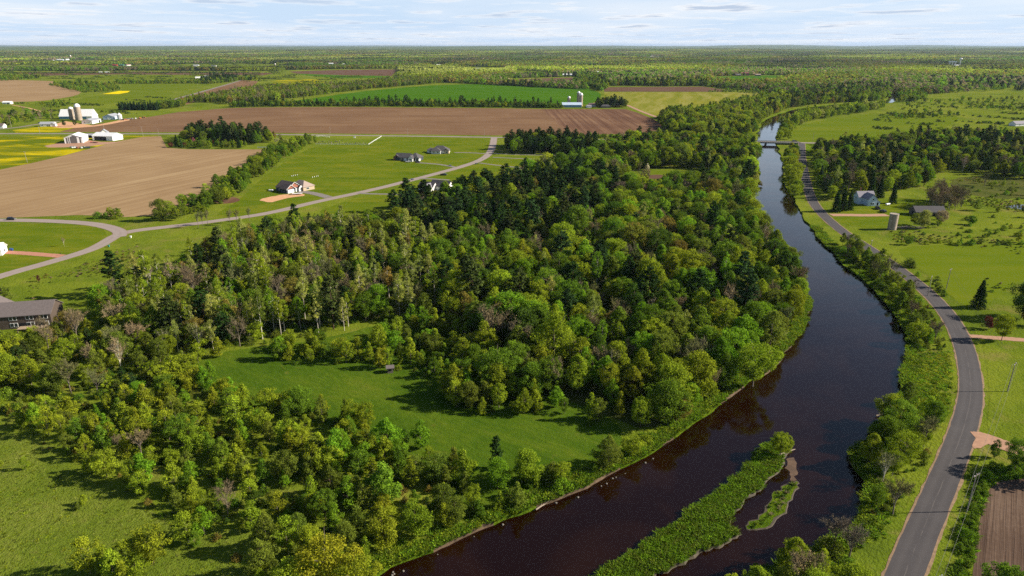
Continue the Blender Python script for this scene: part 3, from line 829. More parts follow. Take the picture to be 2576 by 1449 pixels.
def deciduous(seed, h, cr, base, ncl, nper, leaf, prof='round', rcf=(.2, .34), thick=.22, nl=8, elong=1.0, inner=.45, lop=.22):
    r = np.random.default_rng(seed)
    t = r.random(ncl * 3)
    w = PROF[prof](t)
    keep = r.random(ncl * 3) < w + .12
    t = t[keep][:ncl]
    k = len(t)
    th = r.uniform(0, 2 * np.pi, k)
    ph = r.uniform(0, 6.28, 3)
    lob = 1 + lop * (np.sin(2 * th + ph[0] + 3 * t) * .6 + np.sin(3 * th + ph[1] - 4 * t) * .5)
    f = inner + (1 - inner) * np.sqrt(r.random(k))
    rc = cr * r.uniform(rcf[0], rcf[1], k)
    rad = np.clip(cr * PROF[prof](t) * lob * f - rc * .35, 0, None)
    z0 = base * h
    cen = np.stack((np.cos(th) * rad, np.sin(th) * rad, z0 + (h - z0) * (.03 + .93 * t)), 1)
    V, var = clump_leaves(cen, rc, nper, leaf, r, elong=elong)
    P = limbs(h, max(base * .8, .06), cr, nl, r, thick, .86)
    return P, V, var
def pine(seed, h, cr, base, per, leaf, lv=.9, thick=.2, nb=5):
    r = np.random.default_rng(seed)
    C, P = [], [(np.stack((np.zeros(5), np.zeros(5), np.linspace(0, h * .97, 5)), 1), np.linspace(thick, .04, 5))]
    z = base * h
    side = r.uniform(0, 6.28)
    while z < h * .97:
        t = (z - base * h) / (h - base * h)
        for b in range(nb):
            az = r.uniform(0, 6.28)
            L = cr * (1 - t) ** .55 * (.55 + .6 * r.random()) * min(1, .45 + t * 3) * (1 + .2 * math.cos(az - side)) + .3
            e = np.array((math.cos(az) * L, math.sin(az) * L, z + .22 * L))
            P.append(([(0, 0, z), e], [thick * .22, .02]))
            for s in ((.45, .75, 1.0) if L > 1.5 else (.8,)):
                C.append((e[0] * s, e[1] * s, z + .22 * L * s + r.normal(0, .1), .28 + .24 * L * .5))
        z += lv * r.uniform(.75, 1.25)
    C.append((0, 0, h * .98, .4)); C.append((0, 0, h * .93, .55))
    C = np.array(C)
    V, var = clump_leaves(C[:, :3], C[:, 3] * 1.25, per, leaf, r, up=.9, flat=.38, elong=1.5, rand=.6)
    return P, V, var
def spruce(seed, h, cr, base, per, leaf, lv=.62, thick=.18, nb=9):
    r = np.random.default_rng(seed)
    C, P = [], [(np.stack((np.zeros(5), np.zeros(5), np.linspace(0, h * .98, 5)), 1), np.linspace(thick, .03, 5))]
    z = base * h
    while z < h * .98:
        t = (z - base * h) / (h - base * h)
        for b in range(nb):
            az = 6.283 * (b + r.random() * .8) / nb
            L = cr * (1 - t) ** .85 * r.uniform(.82, 1.12) + .12
            for s in ((.4, .7, .95) if L > 1.0 else (.75,)):
                C.append((math.cos(az) * L * s, math.sin(az) * L * s, z - .2 * L * s * s + r.normal(0, .08), .2 + .16 * L))
        z += lv * (1 - .35 * t)
    C.append((0, 0, h * .985, .18))
    C = np.array(C)
    V, var = clump_leaves(C[:, :3], C[:, 3], per, leaf, r, up=.8, flat=.45, elong=1.4, rand=.5)
    return P, V, var
def bare(seed, h, cr, tw=6, leafn=500, w=.035, thick=.22, n1=8):
    r = np.random.default_rng(seed)
    P = [(np.array(((0, 0, 0), (r.normal(0, .1), r.normal(0, .1), h * .3), (r.normal(0, .3), r.normal(0, .3), h * .6))), [thick, thick * .75, thick * .35])]
    tips = []
    for i in range(n1):
        f = r.uniform(.22, .6)
        s = np.array((0, 0, f * h)); az = i * 2.4 + r.uniform(-.3, .3)
        L = (1 - f * .45) * h * .5
        tilt = r.uniform(.35, .95)
        d = np.array((math.cos(az) * tilt * cr / h * 2.3, math.sin(az) * tilt * cr / h * 2.3, 1.0)); d /= np.linalg.norm(d)
        e = s + d * L
        P.append(([s, (s + e) / 2 + r.normal(0, .15, 3), e], [thick * .45, thick * .3, thick * .12]))
        for j in range(6):
            g = r.uniform(.3, 1.0)
            s2 = s + d * L * g
            d2 = unit(d + .75 * unit(r.normal(size=3)) + np.array((0, 0, .25)))
            L2 = L * r.uniform(.3, .5)
            e2 = s2 + d2 * L2
            P.append(([s2, e2], [thick * .16, thick * .06]))
            for q in range(5):
                s3 = s2 + d2 * L2 * r.uniform(.25, 1)
                d3 = unit(d2 + .8 * unit(r.normal(size=3)) + np.array((0, 0, .2)))
                tips.append((s3, d3, L2 * r.uniform(.35, .65)))
    V = []
    for s3, d3, L3 in tips:
        for q in range(tw):
            s = s3 + d3 * L3 * r.random() * .8
            d = unit(d3 + .7 * unit(r.normal(size=3)))
            side = unit(np.cross(d, r.normal(size=3))) * w
            l = L3 * r.uniform(.5, 1.0)
            V += [s - side, s + side, s + d * l + side * .4, s + d * l - side * .4]
    V = np.array(V)
    var = r.random(len(V) // 4) * .7
    if leafn:
        idx = r.integers(0, len(tips), leafn)
        c = np.array([tips[i][0] + tips[i][1] * tips[i][2] * r.random() for i in idx]) + r.normal(0, .25, (leafn, 3))
        V2 = leaf_quads(c, unit(r.normal(size=(leafn, 3)) + np.array((0, 0, .4))), .13, 1.0, r)
        V = np.vstack((V, V2)); var = np.concatenate((var, .6 + .4 * r.random(leafn)))
    return P, V, var
def shrub(seed, h, cr, ncl, nper, leaf):
    r = np.random.default_rng(seed)
    P, V, var = deciduous(seed, h, cr, .02, ncl, nper, leaf, 'egg', (.26, .42), .07, 3, inner=.35)
    st = []
    for i in range(5):
        az = i * 1.26 + r.uniform(-.3, .3)
        st.append(([(0, 0, 0), (math.cos(az) * cr * .5, math.sin(az) * cr * .5, h * .7)], [.06, .02]))
    return st, V, var
def tuft(seed, h, spread, n):
    r = np.random.default_rng(seed)
    az = r.uniform(0, 6.28, n)
    b = np.stack((np.cos(az), np.sin(az), np.zeros(n)), 1) * (r.random(n) * spread)[:, None]
    lean = unit(np.stack((np.cos(az) + r.normal(0, .5, n), np.sin(az) + r.normal(0, .5, n), r.uniform(.9, 2.2, n)), 1))
    L = h * r.uniform(.6, 1.15, n)
    side = unit(np.cross(lean, r.normal(size=(n, 3)))) * (.055 * h)
    droop = np.array((0, 0, -.18)) * L[:, None]
    V = np.stack((b - side, b + side, b + lean * L[:, None] * .6 + side * .8, b + lean * L[:, None] + droop), 1)
    return [], V.reshape(-1, 3), r.random(n)

def np_mesh(name, V, Q, mats, mi=None, var=None):
    me = bpy.data.meshes.new(name)
    me.vertices.add(len(V)); me.vertices.foreach_set('co', np.ascontiguousarray(V, np.float32).ravel())
    n = len(Q)
    me.loops.add(n * 4); me.loops.foreach_set('vertex_index', np.ascontiguousarray(Q, np.int32).ravel())
    me.polygons.add(n); me.polygons.foreach_set('loop_start', np.arange(0, n * 4, 4, dtype=np.int32))
    for m in mats: me.materials.append(m)
    if mi is not None: me.polygons.foreach_set('material_index', np.asarray(mi, np.int32))
    if var is not None:
        a = me.attributes.new('var', 'FLOAT', 'FACE'); a.data.foreach_set('value', np.asarray(var, np.float32))
    me.update(calc_edges=True)
    return me
LEAF = leaf_material('leaves', .40, 1.36)
NEEDLE = leaf_material('needles', .12, 1.1)
TWIG = leaf_material('twigs', .0)
BARK = {'brown': bark_material('brown_bark', (0.115, 0.085, 0.060)), 'grey': bark_material('grey_bark', (0.20, 0.165, 0.135)),
        'white': bark_material('white_birch_bark', (0.62, 0.56, 0.47), .3), 'pine': bark_material('pine_bark', (0.105, 0.068, 0.048))}
class Proto:
    """one shape of tree: crown and trunk apart for trees one can look at, joined for masses"""
    def __init__(s, name, kind, h, gen, leafm, bark):
        P, V, var = gen
        s.kind, s.h, s.name = kind, h, name
        Q = np.arange(len(V)).reshape(-1, 4)
        s.crown = np_mesh(name + '_crown', V, Q, [leafm], None, var)
        if P:
            TV, TQ = tubes(P)
            s.trunk = np_mesh(name + '_trunk', TV, TQ, [bark])
            s.whole = np_mesh(name + '_whole', np.vstack((V, TV)), np.vstack((Q, TQ + len(V))), [leafm, bark], [0] * len(Q) + [1] * len(TQ), np.concatenate((var, np.zeros(len(TQ)))))
        else:
            s.trunk, s.whole = None, s.crown
        s.n = len(Q)
PR = {}
def proto(kind, near, far):
    PR[kind] = {'near': near, 'far': far}
B = BARK
proto('broadleaf_tree',
      [Proto('broadleaf', 'b', 14, deciduous(11, 14, 5.2, .18, 190, 58, .195, 'round', (.11, .23), inner=.4), LEAF, B['brown']),
       Proto('broadleaf', 'b', 14, deciduous(12, 14, 4.5, .20, 170, 58, .195, 'egg', (.11, .24), inner=.38, lop=.34), LEAF, B['brown']),
       Proto('broadleaf', 'b', 14, deciduous(13, 14, 4.1, .14, 160, 56, .19, 'oval', (.12, .26), inner=.36, lop=.4), LEAF, B['grey']),
       Proto('broadleaf', 'b', 14, deciduous(14, 14, 5.8, .20, 120, 75, .20, 'vase', (.14, .26), inner=.5, lop=.3), LEAF, B['grey']),
       Proto('broadleaf', 'b', 14, deciduous(15, 14, 5.3, .16, 70, 150, .225, 'round', (.24, .40), lop=.42), LEAF, B['brown']),
       Proto('broadleaf', 'b', 14, deciduous(16, 14, 5.0, .14, 150, 60, .19, 'egg', (.13, .24), inner=.35, lop=.3), LEAF, B['grey'])],
      [Proto('broadleaf_far', 'b', 14, deciduous(21, 14, 5.6, .12, 46, 26, .56, 'round', (.25, .4), nl=3), LEAF, B['brown']),
       Proto('broadleaf_far', 'b', 14, deciduous(22, 14, 5.0, .12, 42, 26, .56, 'egg', (.25, .4), nl=3), LEAF, B['brown']),
       Proto('broadleaf_far', 'b', 14, deciduous(23, 14, 4.6, .10, 40, 26, .55, 'oval', (.26, .4), nl=3), LEAF, B['grey'])])
proto('young_tree',
      [Proto('young', 'y', 7, deciduous(31, 7, 2.3, .10, 46, 87, 0.151, 'egg', (.22, .38), .09, 5, lop=.3), LEAF, B['grey']),
       Proto('young', 'y', 7, deciduous(32, 7, 1.9, .08, 42, 87, 0.144, 'oval', (.24, .4), .09, 5, lop=.3), LEAF, B['grey']),
       Proto('young', 'y', 7, deciduous(33, 7, 2.7, .12, 48, 87, 0.151, 'round', (.22, .38), .10, 6, lop=.35), LEAF, B['brown']),
       Proto('young', 'y', 7, deciduous(34, 7, 2.1, .07, 54, 64, 0.130, 'cone', (.22, .36), .09, 5, lop=.3), LEAF, B['brown']),
       Proto('young', 'y', 7, deciduous(35, 7, 2.5, .10, 36, 79, 0.137, 'vase', (.2, .34), .10, 6, lop=.4), LEAF, B['grey'])],
      [Proto('young_far', 'y', 7, deciduous(41, 7, 2.3, .06, 18, 16, .48, 'egg', (.28, .44), .09, 2), LEAF, B['brown']),
       Proto('young_far', 'y', 7, deciduous(42, 7, 2.0, .06, 18, 16, .46, 'oval', (.28, .44), .09, 2), LEAF, B['brown'])])
proto('aspen_tree',
      [Proto('aspen', 'a', 16, deciduous(51, 16, 2.3, .36, 48, 57, 0.180, 'oval', (.26, .42), .14, 9, lop=.35), LEAF, B['white']),
       Proto('aspen', 'a', 16, deciduous(52, 16, 1.9, .42, 42, 54, 0.173, 'oval', (.28, .44), .13, 8, lop=.35), LEAF, B['white']),
       Proto('aspen', 'a', 16, deciduous(53, 16, 2.6, .30, 50, 51, 0.173, 'egg', (.24, .38), .15, 9, lop=.4), LEAF, B['white']),
       Proto('aspen', 'a', 16, deciduous(54, 16, 2.0, .48, 30, 47, 0.165, 'oval', (.26, .42), .13, 9, lop=.4), LEAF, B['white'])],
      [Proto('aspen_far', 'a', 16, deciduous(61, 16, 2.4, .34, 20, 16, .58, 'oval', (.3, .46), .14, 3), LEAF, B['white'])])
proto('pine_tree',
      [Proto('pine', 'p', 17, pine(71, 17, 4.2, .22, 15, .30), NEEDLE, B['pine']),
       Proto('pine', 'p', 17, pine(72, 17, 3.6, .16, 15, .30), NEEDLE, B['pine']),
       Proto('pine', 'p', 17, pine(73, 17, 4.6, .30, 15, .32, 1.05), NEEDLE, B['pine']),
       Proto('pine', 'p', 17, pine(74, 17, 3.2, .40, 14, .30, .8), NEEDLE, B['pine'])],
      [Proto('pine_far', 'p', 17, pine(81, 17, 3.8, .2, 6, .60, 1.5, .2, 4), NEEDLE, B['pine']),
       Proto('pine_far', 'p', 17, pine(82, 17, 3.2, .32, 6, .60, 1.4, .2, 4), NEEDLE, B['pine'])])
proto('spruce_tree',
      [Proto('spruce', 's', 13, spruce(91, 13, 2.9, .05, 7, .25), NEEDLE, B['pine']),
       Proto('spruce', 's', 13, spruce(92, 13, 2.4, .08, 7, .25, .68), NEEDLE, B['pine'])],
      [Proto('spruce_far', 's', 13, spruce(95, 13, 2.7, .04, 4, .5, 1.2, .18, 6), NEEDLE, B['pine'])])
proto('bare_tree',
      [Proto('bare', 'n', 13, bare(101, 13, 4.8, 7, 700), TWIG, B['grey']),
       Proto('bare', 'n', 13, bare(102, 13, 4.0, 7, 1200), TWIG, B['grey']),
       Proto('bare', 'n', 13, bare(103, 13, 5.2, 8, 500, .03), TWIG, B['grey']),
       Proto('bare', 'n', 13, bare(104, 13, 3.0, 6, 300, .03, .16), TWIG, B['white'])],
      [Proto('bare_far', 'n', 13, bare(105, 13, 4.6, 2, 260, .09, .22, 6), TWIG, B['grey'])])
proto('shrub',
      [Proto('shrub', 'h', 3.2, shrub(111, 3.2, 2.1, 30, 38, .17), LEAF, B['brown']),
       Proto('shrub', 'h', 3.2, shrub(112, 3.2, 1.7, 26, 38, .16), LEAF, B['brown']),
       Proto('shrub', 'h', 3.2, shrub(113, 3.2, 2.6, 34, 38, .18), LEAF, B['grey'])],
      [Proto('shrub_far', 'h', 3.2, shrub(115, 3.2, 2.2, 11, 14, .42), LEAF, B['brown'])])

TINT = {
    'yellow-green': (.162, .216, .016), 'bright green': (.112, .205, .014), 'mid green': (.086, .146, .014), 'dark green': (.047, .088, .013),
    'olive': (.108, .142, .020), 'rust-tinged': (.155, .132, .030), 'pale lime': (.215, .245, .060), 'golden-green': (.182, .215, .016),
    'blue-green': (.030, .062, .021), 'deep green': (.024, .050, .012), 'dusky green': (.046, .066, .018),
    'grey-brown': (.165, .140, .095), 'tan': (.210, .168, .105), 'purplish grey': (.150, .118, .100), 'greenish grey': (.155, .160, .068),
    'white-blossomed': (.50, .48, .36), 'pink': (.26, .10, .12), 'dark red': (.09, .025, .025),
}
DEF_T = {'broadleaf_tree': [('yellow-green', 3), ('mid green', 3), ('bright green', 3), ('dark green', 1), ('olive', 2), ('golden-green', 1), ('rust-tinged', .25)],
         'young_tree': [('yellow-green', 4), ('golden-green', 2), ('mid green', 1.5), ('olive', 2), ('bright green', 1.5)],
         'aspen_tree': [('pale lime', 3.4), ('yellow-green', 3), ('bright green', 1.6), ('olive', 1.2), ('rust-tinged', .4)],
         'pine_tree': [('deep green', 3), ('blue-green', 2), ('dusky green', 2)], 'spruce_tree': [('deep green', 2), ('blue-green', 1)],
         'bare_tree': [('grey-brown', 3), ('tan', 2), ('purplish grey', 1), ('greenish grey', 2.5)],
         'shrub': [('mid green', 2), ('yellow-green', 2), ('olive', 2), ('bright green', 1), ('dark green', 1)]}
NOUN = {'broadleaf_tree': 'broadleaf tree', 'young_tree': 'young bushy tree', 'aspen_tree': 'slim pale-trunked tree', 'pine_tree': 'pine tree',
        'spruce_tree': 'spruce tree', 'bare_tree': 'leafless tree', 'shrub': 'shrub'}
def pick(w):
    t = random.random() * sum(x for _, x in w)
    for k, x in w:
        t -= x
        if t <= 0: return k
    return w[-1][0]
REC = []          # every tree of the place: kind, x, y, height, tint, where, own label
river_loop = np.vstack((RIVER, RIVER[:1]))
AVOID = []        # house footprints: (x, y, radius)
def scatter(pts, sp, mix, h, where, tints=None, px=True, road_gap=2.0, drop=.06, water=1.5, avoid=True, hvar=.34, wide=1.0):
    """jittered grid of trees on the ground inside an outline"""
    L = GP(pts) if px else np.asarray(pts, float)
    lo, hi = L.min(0), L.max(0)
    gy = np.arange(lo[1], hi[1] + sp, sp * .87)
    P = []
    for i, y in enumerate(gy):
        x = np.arange(lo[0] + (sp / 2 if i % 2 else 0), hi[0] + sp, sp)
        P.append(np.stack((x, np.full(len(x), y)), 1))
    P = np.vstack(P)
    P = P + rng.uniform(-.46, .46, P.shape) * sp
    P = P[rng.random(len(P)) > drop]
    P = P[inside(P, L)]
    if len(P) == 0: return
    P = P[~inside(P, RIVER)]
    if len(P) == 0: return
    d = np.linalg.norm(P.mean(0))
    if water and d < 2500:
        P = P[dist_line(P, river_loop) > water]
    for line, hw in ROADS:
        if len(P): P = P[dist_line(P, line) > hw + road_gap]
    for ax, ay, ar in AVOID:
        if len(P): P = P[np.hypot(P[:, 0] - ax, P[:, 1] - ay) > ar]
    for x, y in P:
        k = pick(mix)
        lo_h, hi_h = h[k] if isinstance(h, dict) else h
        hh = random.uniform(lo_h, hi_h) * (1 + random.gauss(0, hvar * .4))
        tn = pick((tints or {}).get(k) or DEF_T[k])
        REC.append([k, x, y, hh, tn, where, None, wide])
def plant(kind, px, py, h, tint, label, wide=1.0, variant=None):
    g = G(px, py)
    REC.append([kind, g[0], g[1], h, tint, None, label, wide, variant])

# ---------------------------------------------------------------- buildings
W = {
    'white': ribbed('white_siding', (0.74, 0.73, 0.70), 0.25, 0.6, .08, 2), 'white_metal': ribbed('white_sheet_metal', (0.78, 0.78, 0.77), 0.5, 0.4, .06, 0),
    'blue_white': ribbed('bluish_white_metal', (0.46, 0.56, 0.68), 0.5, 0.45, .08, 0), 'grey_stripe': ribbed('grey_wall_panel', (0.115, 0.105, 0.10), 0.5, 0.6, .15, 0),
    'blue': ribbed('blue_barn_metal', (0.10, 0.27, 0.46), 0.5, 0.5, .1, 0), 'grey_roof': ribbed('grey_metal_roof', (0.33, 0.34, 0.37), 0.6, 0.45, .1, 0),
    'white_roof': ribbed('white_metal_roof', (0.80, 0.80, 0.79), 0.6, 0.45, .06, 0), 'shingle': plain('charcoal_shingles', (0.075, 0.070, 0.075), .9, .3, 2.5),
    'brown_shingle': plain('brown_shingles', (0.135, 0.100, 0.090), .9, .3, 2.5), 'tan_shingle': plain('tan_shingles', (0.33, 0.255, 0.215), .9, .25, 2.5),
    'grey_shingle': plain('weathered_grey_shingles', (0.135, 0.112, 0.108), .9, .28, 1.6), 'navy': ribbed('dark_navy_siding', (0.035, 0.045, 0.070), .25, .6, .15, 2),
    'brick': plain('red_brick', (0.30, 0.115, 0.075), .9, .3, 3.0), 'stone': plain('tan_stone', (0.45, 0.35, 0.24), .9, .35, 2.5), 'cedar': ribbed('brown_cedar_siding', (0.085, 0.062, 0.048), .3, .8, .3, 2),
    'red': ribbed('barn_red_boards', (0.34, 0.035, 0.030), .3, .7, .2, 0), 'maroon': plain('maroon_roof', (0.20, 0.065, 0.060), .7, .2, 1.0), 'green_roof': plain('green_roof', (0.05, 0.16, 0.13), .6, .15, 1.0),
    'weathered': ribbed('weathered_barn_boards', (0.145, 0.120, 0.105), .25, .95, .4, 0), 'lilac_roof': plain('grey_lilac_roof', (0.24, 0.225, 0.26), .85, .2, 1.4), 'yellow_wall': plain('ochre_siding', (0.55, 0.33, 0.08), .8, .15, 1.0),
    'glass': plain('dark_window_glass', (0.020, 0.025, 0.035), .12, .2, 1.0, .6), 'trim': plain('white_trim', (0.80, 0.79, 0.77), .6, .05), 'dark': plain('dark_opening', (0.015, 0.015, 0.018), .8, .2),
    'concrete': plain('silo_concrete', (0.36, 0.29, 0.225), .9, .3, .35), 'galv': ribbed('galvanised_steel', (0.62, 0.63, 0.65), .5, .35, .08, 2), 'dome': plain('pale_dome_metal', (0.76, 0.76, 0.76), .35, .08, .8),
    'black': plain('black_rubber', (0.02, 0.02, 0.02), .8, .2), 'steel': plain('dull_steel', (0.35, 0.35, 0.36), .45, .2, 1.0, .5, .6), 'pole': plain('grey_pole_wood', (0.30, 0.26, 0.22), .9, .3, 1.0), 'wire': plain('power_cable', (0.07, 0.065, 0.06), .6, .1),
    'blue_plastic': plain('blue_plastic', (0.02, 0.07, 0.26), .4, .1), 'green_plastic': plain('green_plastic', (0.03, 0.20, 0.17), .45, .1), 'timber': plain('bare_timber', (0.36, 0.27, 0.18), .9, .3, 1.5), 'bridge_concrete': plain('bridge_concrete', (0.34, 0.315, 0.29), .9, .3, .5),
}
def wall_block(mb, c, L, Wd, hw, hr, rz, hip=False, mi=0):
    s = len(mb.v)
    x, y = L / 2, Wd / 2
    if hip or hr <= 0:
        mb.box((0, 0, hw / 2), (L, Wd, hw), 0, mi)
    else:
        mb.extrude([(-y, 0), (y, 0), (y, hw), (0, hw + hr), (-y, hw)], -x, x, mi)
    mb.xform(c[0], c[1], rz, 0, s)
def roof_block(mb, c, L, Wd, hw, hr, rz, hip=0.0, over=.45, th=.22):
    s = len(mb.v)
    y = Wd / 2 + over
    sl = hr / (Wd / 2)
    e = hw - over * sl
    x = L / 2 + over
    if hip:
        r = max(x - y * hip, .3)
        v = [(-x, -y, e), (x, -y, e), (x, y, e), (-x, y, e), (-x, -y, e + th), (x, -y, e + th), (x, y, e + th), (-x, y, e + th), (-r, 0, hw + hr + th), (r, 0, hw + hr + th)]
        mb.add(v, [(3, 2, 1, 0), (0, 1, 5, 4), (1, 2, 6, 5), (2, 3, 7, 6), (3, 0, 4, 7), (4, 5, 9, 8), (6, 7, 8, 9), (5, 6, 9), (7, 4, 8)])
    else:
        mb.extrude([(-y, e + .03), (0, hw + hr + .03), (y, e + .03), (y, e + .03 + th), (0, hw + hr + .03 + th), (-y, e + .03 + th)], -x, x)
    mb.xform(c[0], c[1], rz, 0, s)
def building(name, label, cat, px, py, rot, blocks, openings=(), group=None, extra=None, clear=True):
    """blocks: (dx, dy, length, width, wall height, roof rise, turn, hip, wall material, roof material); openings: (kind, block, side, along, sill, width, height)"""
    g = G(px, py)
    root = empty(name, (g[0], g[1], 0), R(rot), label, cat, group)
    walls, roofs = {}, {}
    for (dx, dy, L, Wd, hw, hr, turn, hip, wm, rm) in blocks:
        wb = walls.setdefault(wm, MB()); wall_block(wb, (dx, dy), L, Wd, hw, hr, R(turn), hip)
        rb = MB(); roof_block(rb, (dx, dy), L, Wd, hw, hr, R(turn), hip)
        rb.build('roof', W[rm], root)
        if clear:
            ca, sa = math.cos(R(rot)), math.sin(R(rot))
            for q in np.linspace(-.5, .5, max(2, int(L / Wd) + 1)):
                lx = dx + math.cos(R(turn)) * q * max(L - Wd, 0); ly = dy + math.sin(R(turn)) * q * max(L - Wd, 0)
                AVOID.append((g[0] + lx * ca - ly * sa, g[1] + lx * sa + ly * ca, Wd / 2 + 3.0))
    for wm, mb in walls.items():
        mb.build('wall', W[wm], root)
    for (kind, bi, side, u, sill, w, h) in openings:
        dx, dy, L, Wd, hw, hr, turn = blocks[bi][:7]
        ang = {'+x': 0, '-x': 180, '+y': 90, '-y': -90}[side]
        dist = L / 2 if side[1] == 'x' else Wd / 2
        a, b = MB(), MB()
        if kind == 'window':
            a.box((dist + .03, u, sill + h / 2), (.1, w + .24, h + .24))
            b.box((dist + .09, u, sill + h / 2), (.03, w - .04, h - .04))
            if w > 1.5: a.box((dist + .12, u, sill + h / 2), (.05, .14, h))
        elif kind == 'door':
            a.box((dist + .04, u, sill + h / 2), (.12, w, h))
        elif kind == 'garage_door':
            a.box((dist + .04, u, sill + h / 2), (.10, w, h))
            for q in range(1, 4): a.box((dist + .10, u, sill + h * q / 4), (.03, w, .05))
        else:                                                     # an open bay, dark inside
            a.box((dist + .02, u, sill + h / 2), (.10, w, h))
        for mb in (a, b):
            if mb.v:
                mb.xform(0, 0, R(ang)); mb.xform(dx, dy, R(turn))
        nm = {'window': 'window', 'door': 'door', 'garage_door': 'garage_door'}.get(kind, 'open_bay')
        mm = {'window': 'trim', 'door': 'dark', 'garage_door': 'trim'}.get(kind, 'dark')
        o = a.build(nm, W[mm], root)
        if b.v: b.build('pane', W['glass'], o)
    if extra: extra(root)
    return root
def ch(x, y, z0, z1, m='brick', s=.7):
    def f(root):
        b = MB(); b.box((x, y, (z0 + z1) / 2), (s, s, z1 - z0)); b.build('chimney', W[m], root)
    return f

def gables():
    """red gable faces and white barge boards on the garage end"""
    b, c = MB(), MB()
    for x, y0, w, hw, hr in ((7.0, 0, 11.5, 3.1, 3.9), (7.9, -4.0, 7.0, 3.1, 2.6)):
        k = .86
        b.add([(x + .05, y0 - w / 2 * k, hw + .15), (x + .05, y0 + w / 2 * k, hw + .15), (x + .05, y0, hw + hr * k)], [(0, 1, 2)])
        for s in (-1, 1):
            p = np.array((x + .5, y0 + s * (w / 2 + .5), hw - .25)); q = np.array((x + .5, y0, hw + hr + .12))
            c.tube([p, q], .17, 4)
    return b, c
# subdivision houses
building('ranch_house', 'ranch house with charcoal hipped roof, dark brick end and pale gabled front', 'house', 1031, 403, -16,
         [(-5.5, 0, 14, 9.5, 3.0, 3.2, 0, 0, 'navy', 'shingle'), (5.5, .8, 10, 12, 3.1, 3.6, 0, 1.0, 'navy', 'shingle'), (4.2, -5.6, 5.5, 4.6, 3.1, 2.1, 90, 0, 'white', 'shingle'), (9.6, -3.6, 3.2, 3.6, 3.0, 1.4, 90, 0, 'white', 'shingle'), (-11.2, -2.2, 4.2, 6.5, 2.9, 2.0, 90, 0, 'brick', 'shingle')],
         [('window', 2, '-x', 0, .9, 1.8, 1.5), ('window', 0, '-y', -1, 1, 1.6, 1.2), ('garage_door', 0, '-y', 3.2, .05, 3.0, 2.4), ('window', 1, '+x', 0, 1, 1.6, 1.3), ('window', 0, '-x', 0, 1, 1.2, 1.2), ('door', 3, '-x', 0, .05, 1.1, 2.1)])
building('ranch_house', 'white sided ranch house with charcoal hipped roof, behind the brick one', 'house', 1108, 384, -6,
         [(0, 0, 17, 11, 3.0, 3.8, 0, 1.0, 'white', 'shingle'), (-2.5, -5.4, 8.5, 9, 3.0, 2.6, 90, 1.0, 'white', 'shingle'), (-10, 2, 6, 8, 2.8, 1.6, 0, 1.0, 'white', 'shingle'), (7.6, -4.6, 4.6, 4.2, 3.0, 1.9, 90, 0, 'stone', 'shingle')],
         [('window', 1, '-x', -2, .9, 1.1, 1.5), ('window', 1, '-x', 2, .9, 1.1, 1.5), ('garage_door', 0, '+x', 0, .05, 4.4, 2.3), ('window', 3, '-x', 0, .9, 1.4, 1.3), ('window', 2, '-y', 0, 1, 1.2, 1.2)])
building('ranch_house', 'brown roofed house with twin red gables and white garage doors', 'house', 727, 480, -36,
         [(0, 0, 14, 11.5, 3.1, 3.9, 0, 0, 'navy', 'brown_shingle'), (4.2, -4.0, 7.4, 7.0, 3.1, 2.6, 0, 0, 'navy', 'brown_shingle'), (2.5, 10.2, 15, 10, 3.0, 3.4, 0, 1.0, 'stone', 'tan_shingle'), (5.5, 4.6, 6.0, 4.0, 3.0, 1.9, 0, 0, 'white', 'brown_shingle')],
         [('garage_door', 0, '+x', 2.9, .05, 4.4, 2.5), ('garage_door', 1, '+x', 0, .05, 5.2, 2.5), ('window', 0, '-y', -3.2, 1, 1.2, 1.2), ('window', 2, '+x', -1, .9, 2.4, 1.4), ('window', 0, '-x', 0, 1.2, 1.2, 1.2), ('window', 3, '+x', 0, 1.0, 1.1, 1.1), ('window', 2, '-x', 2, 1, 1.4, 1.3)],
         extra=lambda root: (lambda b, c: (b.build('gable_front', W['brick'], root), c.build('gable_trim', W['trim'], root)))(*gables()))
building('hidden_house', 'dark roofed house with white gable half hidden by the pines', 'house', 1112, 476, -24,
         [(0, 0, 15, 9, 3.0, 3.4, 0, 0, 'white', 'shingle'), (-9, -4.5, 12, 8, 2.9, 2.6, 0, 0, 'white', 'shingle'), (-6.5, -9, 6, 6.4, 2.9, 2.2, 90, 0, 'white', 'lilac_roof')],
         [('window', 0, '+x', 0, 1, 1.6, 1.3), ('garage_door', 2, '-x', 0, .05, 3.4, 2.2), ('window', 1, '-y', -3, 1, 1.4, 1.2)])
building('wood_house', 'grey roofed house deep in the wood with pale front wall', 'house', 1527, 407, 30,
         [(0, 0, 16, 10, 3.4, 3.6, 0, 1.0, 'stone', 'grey_shingle'), (5, -5, 6, 6, 3.2, 2.4, 90, 0, 'white', 'grey_shingle')],
         [('window', 0, '-y', -3, 1, 2.2, 1.3), ('window', 1, '-x', 0, 1, 1.6, 1.3), ('door', 0, '+x', 0, .05, 1.1, 2.1)])
building('wood_house', 'low grey roofed house behind a tall pine near the lawns', 'house', 1412, 408, 12,
         [(0, 0, 14, 9, 2.8, 2.8, 0, 1.0, 'white', 'lilac_roof')], [('window', 0, '-y', -3, 1, 1.4, 1.2), ('window', 0, '-y', 3, 1, 1.4, 1.2)])
building('wood_house', 'white walled shed roof showing between tall pines by the county road', 'house', 1690, 392, 5,
         [(0, 0, 12, 7, 2.8, 1.8, 0, 0, 'white', 'white_roof')], [('window', 0, '-y', 0, 1, 1.4, 1.2)])
